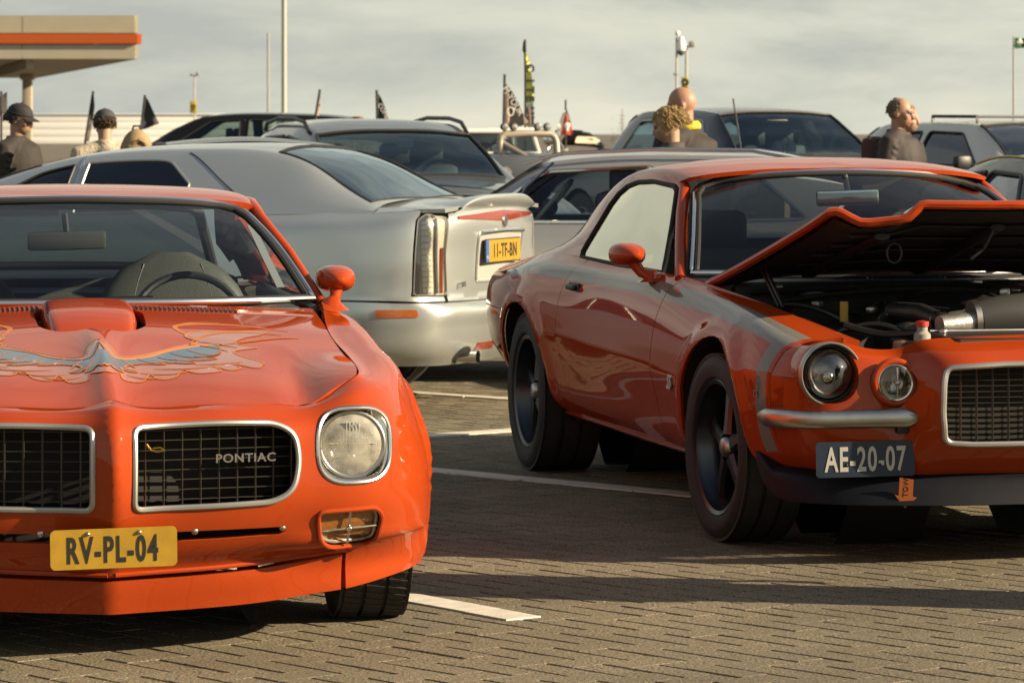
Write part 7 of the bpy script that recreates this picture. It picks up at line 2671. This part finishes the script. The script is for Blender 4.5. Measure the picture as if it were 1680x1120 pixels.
feather('black flag cut by the left edge above the man in the cap', 2, 45, 150, 190, [(-16, 168), (9, 151), (9, 186), (-16, 190)], M_FBLACK)
feather('narrow dark flag seen nearly edge on beside the backward cap', 140, 45, 150, 232, [(0, 232), (14, 150), (16, 175), (11, 205), (6, 232)], M_FGREY, 13)
q_, c_, yy, s = feather('black triangular flag in front of the white warehouse', 231, 45, 156, 216, [(-1, 214), (7, 157), (14, 168), (30, 203), (12, 210)], M_FBLACK, 7)
text_mesh('flag_mark', 'IS', .10, mat('flag_blue', (.08, .11, .22), .7), c_, Matrix.Translation((.035, -.06, hz(203, 45))) @ Matrix.Rotation(R(90), 4, 'X') @ Matrix.Rotation(R(75), 4, 'Z'), .001)
feather('pale narrow flag above the black car roof', 518, 50, 147, 190, [(0, 190), (6, 148), (8, 160), (5, 190)], mat('flag_beige', (.36, .26, .20), .8), 7)
q_, c_, yy, s = feather('small black flag behind the grey crossover roof', 619, 50, 148, 198, [(0, 197), (-1, 150), (6, 160), (12, 175), (19, 197)], M_FBLACK, -1)
text_mesh('flag_mark', 'COME', .085, M_FWHITE, c_, Matrix.Translation((.085, -.05, hz(183, 50))) @ Matrix.Rotation(R(90), 4, 'X') @ Matrix.Rotation(R(-62), 4, 'Z'), .001)
# large dark flag with lettering and a figure, beside the tube bar
q_, c_, yy, s = feather('large dark flag with white lettering behind the spot lamps', 826, 52, 122, 208, [(0, 206), (1, 136), (5, 138), (14, 150), (24, 168), (34, 190), (42, 201), (30, 207), (16, 210)], M_FGREY, 2, .05)
text_mesh('flag_lettering', 'M YOUR', .135, M_FWHITE, c_, Matrix.Translation((.135, -.075, hz(166, 52))) @ Matrix.Rotation(R(90), 4, 'X') @ Matrix.Rotation(R(-58), 4, 'Z'), .001, .9)
MB().ball((.05, -.055, hz(172, 52)), (.022, .008, .10), 10, 8).ball((.055, -.055, hz(157, 52)), (.025, .008, .03), 10, 8).ball((.06, -.055, hz(190, 52)), (.03, .008, .12), 10, 8).build('flag_figure', mat('flag_pink', (.42, .29, .24), .8), c_)
MB().tube(torus_pts((.055, .10, hz(183, 52)), (0, 1, 0), (0, 0, 1), .045, .06, 18), .010, 6, closed=True).build('flag_ring', M_FWHITE, c_)
MB().tube([(.36 + .02 * math.sin(t), -.06, hz(175, 52) - .16 * t) for t in np.linspace(0, 1.6, 8)], [(.02, .012)] * 8, 6).build('flag_hem', mat('flag_brown', (.16, .09, .07), .8), c_)
# tall yellow feather flag
fy = thing('feather_flag', 'tall yellow and white feather flag with black letters', 'flag', (at(862, 56), 56, 0), 0, 'advertising flags above the cars')
s = S_(56)
MB().tube([(0, 0, 0), (0, 0, hz(140, 56)), (-.005, 0, hz(66, 56))], .018, 8).build('flag_pole', M_FBLACK, fy)
cy, _ = cloth('flag_cloth', mat('flag_yellow', (.80, .84, .13), .8, noise=.08, nscale=6), fy, [(0 / s, hz(170, 56)), (1 / s, hz(82, 56)), (6 / s, hz(100, 56)), (11 / s, hz(130, 56)), (13 / s, hz(150, 56)), (13.5 / s, hz(163, 56)), (13 / s, hz(168, 56))], .03, .04)
cloth('flag_hem', M_FWHITE, fy, [(0 / s, hz(214, 56)), (0 / s, hz(170.4, 56)), (13 / s, hz(168.4, 56)), (14 / s, hz(185, 56)), (14 / s, hz(200, 56)), (12 / s, hz(214, 56))], .03, .04, 0)
cloth('flag_tip', M_FBLACK, fy, [(-5 / s, hz(84, 56)), (-4 / s, hz(70, 56)), (-1 / s, hz(64, 56)), (1 / s, hz(67, 56)), (1 / s, hz(80, 56)), (-1 / s, hz(90, 56))], .01, .04)
for ch, py in (('C', 112), ('I', 133), ('T', 148), ('E', 162), ('U', 182), ('M', 198)):
    text_mesh('flag_letter', ch, .17, M_FBLACK, cy, Matrix.Translation((7 / s, -.06, hz(py, 56))) @ Matrix.Rotation(R(90), 4, 'X') @ Matrix.Rotation(R(-90), 4, 'Z'), .001, 1.0, 1, .008)
# red, white and black flag on the motorcycle
rf_ = thing('feather_flag', 'red white and black flag flying above the motorcycle', 'flag', (at(928, 54), 54, 0), 0, 'advertising flags above the cars')
s = S_(54)
MB().tube([(0, 0, 0), (0, 0, hz(164, 54))], .014, 8).build('flag_pole', M_FBLACK, rf_)
cloth('flag_hem', M_FWHITE, rf_, [(-14 / s, hz(224, 54)), (-13 / s, hz(208, 54)), (-6 / s, hz(188, 54)), (0, hz(180, 54)), (-2 / s, hz(190, 54)), (-9 / s, hz(222, 54))], .02, .04)
cloth('flag_cloth', mat('flag_red', (.55, .06, .015), .8), rf_, [(-8.5 / s, hz(222, 54)), (-2 / s, hz(190.5, 54)), (0, hz(184, 54)), (9 / s, hz(203, 54)), (12 / s, hz(222, 54)), (3 / s, hz(221, 54))], .02, .04)
cloth('flag_band', M_FBLACK, rf_, [(.4 / s, hz(183, 54)), (.2 / s, hz(175, 54)), (5 / s, hz(188, 54)), (9 / s, hz(202, 54))], .02, .04)
MB().ball((2.5 / s, -.04, hz(206, 54)), (.045, .012, .045), 12, 8).ball((2.5 / s, -.04, hz(213, 54)), (.025, .012, .03), 10, 8).build('flag_emblem', M_FWHITE, rf_)
# green flag at the right
s = S_(70)
cg, _ = cloth('flag_cloth', mat('flag_green', (.03, .16, .07), .75), gp, [(0, hz(80, 70)), (0, hz(62, 70)), (16 / s, hz(63, 70)), (30 / s, hz(61, 70)), (30 / s, hz(77, 70)), (16 / s, hz(79, 70))], .03, .04)
MB().ball((9.5 / s, -.05, hz(68, 70)), (.035, .01, .06), 12, 8).ball((9.5 / s - .035, -.05, hz(70, 70)), (.025, .01, .025), 10, 8).ball((9.5 / s + .035, -.05, hz(70, 70)), (.025, .01, .025), 10, 8).build('flag_emblem', M_FWHITE, cg)
tw = thing('mast', 'thin distant mast left of the dark blue pickup', 'mast', (at(1021, 160), 160, 0))
MB().tube([(0, 0, 0), (0, 0, hz(178, 160))], [.05, .02], 8).build('shaft', M_POLEG, tw)
for k in range(4):
    MB().box((0, 0, hz(190 + k * 6, 160)), (.24, .03, .03), 0).build('cross_arm', M_POLEG, tw, False)
# low bushes on the horizon
bu = thing('bush', 'distant brown bush left of the dark blue pickup cab', 'bush', (at(1016, 150), 150, 0))
bm_ = MB()
for k in range(420):
    c = Vector((random.gauss(0, .22), random.gauss(0, .2), abs(random.gauss(.75, .4))))
    a = random.uniform(0, 6.28)
    d = Vector((math.cos(a), math.sin(a), random.uniform(-.6, .6))) * .05
    e = d.cross(Vector((.3, .2, 1))).normalized() * .025
    bm_.add([c - d, c + e, c + d, c - e], [(0, 1, 2, 3)])
bm_.build('crown', mat('bush_leaf', (.10, .085, .05), .8), bu, False)
rod('trunk', [(0, 0, 0), (.03, 0, .5), (0, .02, 1.0)], .04, M_POLEG, bu)
# ------------------------------------------------------------------ people
def skin_mat(name, c):
    m = mat(name, c, .55, noise=.10, nscale=20)
    m.node_tree.nodes['Principled BSDF'].inputs['Subsurface Weight'].default_value = .12
    m.node_tree.nodes['Principled BSDF'].inputs['Subsurface Radius'].default_value = (.02, .008, .004)
    return m


M_SKIN = skin_mat('skin', (.37, .225, .145))
M_SKIN2 = skin_mat('skin_ruddy', (.36, .195, .125))


def remeshed(mb, name, m, parent, vox=.012, smooth=4):
    o = mb.build(name, m, parent)
    a = o.modifiers.new('r', 'REMESH')
    a.mode = 'VOXEL'
    a.voxel_size = vox
    b = o.modifiers.new('s', 'SMOOTH')
    b.iterations = smooth
    b.factor = .5
    dg = bpy.context.evaluated_depsgraph_get()
    me = bpy.data.meshes.new_from_object(o.evaluated_get(dg))
    old = o.data
    o.modifiers.clear()
    o.data = me
    bpy.data.meshes.remove(old)
    me.name = name
    me.shade_smooth()
    return o


def person(label, X, Y, face, height, skin, jacket, trousers=None, lean=0.0, bow=0.0, turn=0.0, hair=None, hairc=None, cap=None, glasses=False, collar=None, wide=1.0, group='visitors standing among the cars', backpack=None, bag=None):
    """face: world angle the body faces; lean: forward lean (rad); bow: head pitch; turn: head yaw"""
    rz = math.atan2(math.cos(face), -math.sin(face))
    root = thing('person', label, 'person', (X, Y, 0), rz, group)
    k = height / 1.75
    hip = Vector((0, 0, .93 * k))
    RL = Matrix.Rotation(lean, 3, 'X')

    def up(p):                                   # upper body leans about the hip
        return hip + RL @ (Vector(p) * k - Vector((0, 0, .93 * k)))
    neck = up((0, .01, 1.47))
    RH = Matrix.Rotation(turn, 3, 'Z') @ Matrix.Rotation(bow, 3, 'X') if True else None
    hc = up((0, -.02, 1.625))

    def hd(p):
        return hc + RH @ (Vector(p) * k)
    b = MB()
    # head
    b.ball(hd((0, .012, .025)), (.077 * k, .096 * k, .098 * k), 20, 14, RH)
    b.ball(hd((0, -.028, -.045)), (.058 * k, .066 * k, .070 * k), 18, 12, RH)
    b.ball(hd((0, -.058, -.088)), (.026 * k, .026 * k, .022 * k), 12, 8, RH)
    b.ball(hd((0, -.075, .022)), (.050 * k, .022 * k, .014 * k), 12, 8, RH)
    b.tube([hd((0, -.088, .008)), hd((0, -.104, -.020)), hd((0, -.110, -.034)), hd((0, -.094, -.044))], [.010 * k, .013 * k, .015 * k, .010 * k], 10)
    b.ball(hd((0, -.089, -.062)), (.024 * k, .012 * k, .007 * k), 10, 6, RH)
    b.ball(hd((0, -.086, -.074)), (.021 * k, .012 * k, .008 * k), 10, 6, RH)
    for sg in (1, -1):
        b.ball(hd((sg * .046, -.062, -.025)), (.022 * k, .024 * k, .020 * k), 10, 8, RH)
        b.ball(hd((sg * .079, .012, -.012)), (.009 * k, .020 * k, .030 * k), 10, 8, RH)
        b.ball(hd((sg * .083, .018, -.003)), (.007 * k, .015 * k, .018 * k), 10, 8, RH)
    b.tube([hd((0, .02, -.05)), neck, up((0, .02, 1.40))], [.056 * k, .055 * k, .070 * k], 14)
    # trunk, limbs
    b.tube([up((0, .0, .90)), up((0, .0, 1.05)), up((0, 0, 1.22)), up((0, .01, 1.38))], [(.10 * k, .15 * k)] * 2 + [(.105 * k, .165 * k), (.07 * k, .15 * k)], 16)
    hands = []
    for sg in (1, -1):
        sh, el, wr_ = up((sg * .195 * wide, .01, 1.40)), up((sg * .255 * wide, .03, 1.12)), up((sg * .25 * wide, -.06, .88))
        b.tube([up((sg * .08, .01, 1.40)), sh, el, wr_], [.055 * k, .052 * k, .040 * k, .027 * k], 12)
        pl = wr_ + Vector((0, -.02, -.075)) * k
        b.tube([wr_, pl], [(.022 * k, .026 * k), (.013 * k, .040 * k)], 10)
        for f in range(4):
            o_ = Vector((0, (-.030 + .020 * f) * k, -.005))
            ln = [.060, .072, .068, .052][f] * k
            b.tube([pl + o_, pl + o_ + Vector((-sg * .004, -.002, -ln * .5)), pl + o_ + Vector((-sg * .018, -.004, -ln))], [.0095 * k, .0088 * k, .007 * k], 8)
        th = wr_ + Vector((0, -.035, -.03)) * k
        b.tube([th, th + Vector((-sg * .010, -.030, -.028)) * k, th + Vector((-sg * .018, -.042, -.058)) * k], [.011 * k, .010 * k, .008 * k], 8)
        b.tube([(sg * .085 * k, 0, .93 * k), (sg * .10 * k, -.01, .50 * k), (sg * .105 * k, .02, .08 * k)], [.085 * k, .058 * k, .040 * k], 12)
        b.ball((sg * .105 * k, -.06 * k, .045), (.042 * k, .11 * k, .04), 12, 8)
    body = remeshed(b, 'body', skin, root, .0085, 3)
    # clothes
    j = MB()
    j.tube([up((0, .005, .80)), up((0, .0, .95)), up((0, .0, 1.12)), up((0, .005, 1.28)), up((0, .015, 1.40)), up((0, .02, 1.455))],
           [(.135 * k * wide, .195 * k * wide), (.135 * k * wide, .19 * k * wide), (.14 * k * wide, .19 * k * wide), (.14 * k * wide, .205 * k * wide), (.105 * k * wide, .19 * k * wide), (.075 * k, .085 * k)], 20)
    for sg in (1, -1):
        j.tube([up((sg * .06, .015, 1.43)), up((sg * .195 * wide, .012, 1.395)), up((sg * .262 * wide, .03, 1.12)), up((sg * .257 * wide, -.055, .90))], [.070 * k, .082 * k, .064 * k, .048 * k], 14)
        for q in range(5):                       # sleeve and chest folds
            t = .15 + q * .18
            p0 = up((sg * (.195 + .067 * t) * wide, -.045 + .01 * q, 1.39 - .27 * t))
            j.tube([p0 + Vector((-.05, -.01, .012)) * k, p0 + Vector((0, -.03, -.006)) * k, p0 + Vector((.05, .0, .016)) * k], .012 * k, 6)
    j.tube([up((0, .02, 1.43)), up((0, .02, 1.50))], [(.082 * k, .088 * k), (.074 * k, .078 * k)], 16)
    jk = remeshed(j, 'jacket', jacket, body, .012, 3)
    if collar:
        cl_ = MB()
        cl_.tube([up((.09 * math.cos(R(t)), .015 + .085 * math.sin(R(t)), 1.475 + .02 * math.sin(R(t)))) for t in np.linspace(-60, 240, 18)], [(.030 * k, .016 * k)] * 18, 10)
        cl_.build('collar', collar, jk)
    t_ = MB()
    tm = trousers or mat('dark_trousers', (.030, .033, .045), .8, noise=.2)
    t_.tube([(0, 0, 1.0 * k), (0, 0, .86 * k)], [(.115 * k, .165 * k), (.115 * k, .175 * k)], 16)
    for sg in (1, -1):
        t_.tube([(sg * .085 * k, 0, .92 * k), (sg * .10 * k, -.01, .50 * k), (sg * .105 * k, .02, .09 * k)], [.10 * k, .078 * k, .062 * k], 14)
    remeshed(t_, 'trousers', tm, body, .014, 3)
    for sg in (1, -1):
        MB().ball((sg * .105 * k, -.055 * k, .048), (.052 * k, .135 * k, .05), 14, 8).build('shoe', M_BLACK, body)
    # eyes, glasses
    for sg in (1, -1):
        MB().ball(hd((sg * .032, -.079, .004)), .0085 * k, 10, 8).build('eye', mat('eye_dark', (.05, .035, .025), .2), body)
    if glasses:
        gm = MB()
        for sg in (1, -1):
            gm.tube([hd((sg * .034 + .024 * math.cos(a), -.098, .002 + .018 * math.sin(a))) for a in np.linspace(0, 2 * math.pi, 16)[:-1]], .0025 * k, 6, closed=True)
            gm.tube([hd((sg * .058, -.096, .006)), hd((sg * .080, -.03, .010)), hd((sg * .082, .015, .004))], .0025 * k, 6)
        gm.tube([hd((-.012, -.100, .004)), hd((.012, -.100, .004))], .0025 * k, 6)
        gm.build('glasses', M_STEEL, body)
    # hair: strands laid over the scalp
    if hair:
        hm = mat('hair_' + hair[0], hairc, .6, noise=.4, nscale=70, bump=.5, bscale=160)
        style = hair[1]
        hs = MB()
        n = {'short': 700, 'curly': 1300, 'under': 500, 'thin': 520}[style]
        for q in range(n):
            a = random.uniform(0, 2 * math.pi)
            e = random.uniform(-.30, 1.5) if style != 'under' else random.uniform(-.40, .20)
            dv = Vector((math.cos(a) * math.cos(e), math.sin(a) * math.cos(e), math.sin(e)))
            if dv.y < -.30 and dv.z < .66:                 # keep the face clear
                continue
            if dv.y < .12 and dv.z < -.10:
                continue
            if style == 'thin' and (dv.y < -.25 or (dv.z > .80 and dv.y < .3)):
                continue
            base = Vector((dv.x * .080, .013 + dv.y * .098, .026 + dv.z * .100))
            dn = Vector((dv.x * .25, .25 + .6 * dv.y, -.85)).normalized()
            L = {'short': .024, 'curly': .072, 'under': .040, 'thin': .018}[style] * random.uniform(.6, 1.3)
            cu = .010 if style == 'curly' else .003
            sw = Vector((random.gauss(0, cu), random.gauss(0, cu), random.gauss(0, cu)))
            out_ = dv * (.003 if style != 'curly' else .010)
            hs.tube([hd(base), hd(base + dn * L * .5 + out_ + sw), hd(base + dn * L + out_ * .7 + sw * .3)], [.0042 * k, .0040 * k, .0012 * k], 5, caps=False)
        sc_ = MB().ball(hd((0, .016, .028)), (.0805 * k, .0985 * k, .1005 * k), 22, 16, RH)
        RI = RH.inverted()

        def scalp(f):
            c = RI @ (sum((Vector(sc_.v[i]) for i in f), Vector()) / len(f) - hc) / k
            if style == 'under':
                return c.z < .05 and c.y > .03 and c.z > -.05
            if style == 'thin':
                return c.y > .0 and c.z > -.045 and c.z < .085
            return c.z > (-.045 if c.y > .03 else (.0 if c.y > -.02 else .066))
        sc_.f = [f for f in sc_.f if scalp(f)]
        hs.add(sc_.v, sc_.f)
        ho = hs.build('hair', hm, body)
        ho['kind'] = 'stuff'
    if cap:
        cm_, back = cap
        cmb = MB()
        n, mm = 8, 24
        vs = []
        for i in range(n + 1):
            t = (i / n) * math.pi / 2
            for q in range(mm):
                a = 2 * math.pi * q / mm
                vs.append(hd((.087 * math.cos(t) * math.cos(a), .014 + .106 * math.cos(t) * math.sin(a), .040 + .086 * math.sin(t) ** .9)))
        fs = [(i * mm + q, i * mm + (q + 1) % mm, (i + 1) * mm + (q + 1) % mm, (i + 1) * mm + q) for i in range(n) for q in range(mm)]
        cmb.add(vs, fs)
        cmb.tube([hd((.088 * math.cos(a), .014 + .107 * math.sin(a), .042)) for a in np.linspace(0, 2 * math.pi, 28)[:-1]], .006 * k, 6, closed=True)
        cmb.ball(hd((0, .014, .128)), .009 * k, 8, 6)
        co_ = cmb.build('cap', cm_, body)
        sgn = 1 if back else -1
        bv = []
        for i in range(5):
            t = i / 4
            for q in range(11):
                s_ = -1 + .2 * q
                bv.append(hd((.074 * s_ * (1 - .10 * t * t), .014 + sgn * (.098 * math.sqrt(max(0, 1 - (.74 * s_) ** 2)) + .078 * t * math.sqrt(max(.02, 1 - (.9 * s_) ** 2))), .040 - .022 * t - .012 * s_ * s_)))
        bf = [(i * 11 + q, i * 11 + q + 1, (i + 1) * 11 + q + 1, (i + 1) * 11 + q) for i in range(4) for q in range(10)]
        MB().add(bv + [v - Vector((0, 0, .006)) for v in bv], bf + [tuple(x + 55 for x in reversed(f)) for f in bf]).build('cap_peak', cm_, co_)
    if backpack:
        bpk = MB().box(up((0, .20, 1.22)), (.30 * k, .17 * k, .44 * k), .06, None)
        bpk.build('backpack', backpack, root)
    return root


M_JDARK = mat('jacket_dark_brown', (.018, .013, .010), .8, noise=.25, nscale=14, bump=.4, bscale=25)
M_JPLUM = mat('jacket_plum', (.024, .016, .017), .75, noise=.25, nscale=12, bump=.4, bscale=22)
M_JGREY = mat('jacket_taupe', (.050, .038, .029), .8, noise=.2, nscale=12, bump=.4, bscale=22)
M_JBLACK = mat('jacket_black', (.012, .010, .009), .8, noise=.25, nscale=12, bump=.3, bscale=25)
M_FLEECE = mat('fleece_cream', (.42, .36, .27), .95, noise=.2, nscale=40, bump=.8, bscale=60)
M_JTAN = mat('jacket_tan', (.28, .195, .10), .85, noise=.15, nscale=12, bump=.3, bscale=20)
M_CAPB = mat('cap_black', (.012, .011, .011), .8, noise=.2, nscale=20)
M_CAPN = mat('cap_navy', (.030, .030, .036), .8, noise=.2, nscale=20)
M_YELLOW = mat('hood_yellow', (.52, .42, .02), .8, noise=.2, nscale=20, bump=.4, bscale=30)

person('man in black baseball cap and brown jacket looking right', at(30, 26.5), 26.5, R(-22), 1.62, M_SKIN, M_JDARK, cap=(M_CAPB, False), hair=('dark', 'under'), hairc=(.035, .025, .018), bow=.22, turn=.1)
person('person in dark cap and cream fleece seen from behind', at(173, 26.0), 26.0, R(100), 1.58, M_SKIN, M_FLEECE, cap=(M_CAPN, False), hair=('brown', 'under'), hairc=(.075, .045, .025), bow=.28, lean=.10)
rk_ = thing('rucksack', 'tan rucksack bulging beside the person in cream fleece', 'rucksack', (at(224, 25.6), 25.6, 0), R(15))
rb_s = MB().ball((0, 0, 1.22), (.125, .13, .215), 22, 16).ball((.03, .02, 1.10), (.13, .14, .22), 18, 12).tube([(-.10, -.10, 1.30), (0, -.135, 1.36), (.10, -.10, 1.30)], .014, 8).tube([(.05, -.125, 1.05), (.06, -.14, 1.2), (.04, -.11, 1.36)], .014, 8)
remeshed(rb_s, 'bag', M_JTAN, rk_, .012, 3)
rod('carry_loop', [(-.03, 0, 1.42), (-.02, 0, 1.455), (.02, 0, 1.455), (.03, 0, 1.42)], .008, M_JDARK, rk_)
MB().box((0, 0, .44), (.30, .26, .88), .03).build('crate_stand', M_BLACK, rk_)
person('bald man in dark jacket with yellow collar', at(1122, 24.2), 24.2, R(158), 1.71, M_SKIN2, M_JDARK, collar=M_YELLOW, bow=.18, turn=.25, wide=1.2)
person('blond person in taupe jacket in front of the bald man', at(1108, 23.3), 23.3, R(175), 1.575, M_SKIN, M_JGREY, hair=('blond', 'curly'), hairc=(.33, .215, .075), bow=.35, lean=.06)
person('grey-haired man with glasses and plum jacket looking right', at(1474, 28.0), 28.0, R(-25), 1.675, M_SKIN2, M_JPLUM, hair=('grey', 'thin'), hairc=(.13, .105, .075), glasses=True, bow=.06, backpack=mat('backpack_maroon', (.05, .022, .018), .8))
person('woman with fair hair partly hidden by the man with glasses', at(1484, 28.7), 28.7, R(-25), 1.635, M_SKIN, M_JBLACK, hair=('fair', 'short'), hairc=(.26, .17, .08), bow=.08)
person('unseen person added beyond the right edge to cast the foreground shadow', 2.25, 10.80, R(95), 1.74, M_SKIN, M_JBLACK, hair=('dark', 'short'), hairc=(.03, .02, .015), wide=1.15)  # out of view, added only to throw the shadow strip across the foreground
person('second unseen person added beyond the right edge to widen the foreground shadow', 2.42, 10.97, R(110), 1.70, M_SKIN, M_JDARK, hair=('brown', 'short'), hairc=(.06, .04, .02), wide=1.15)  # also added out of view, makes that shadow strip wider
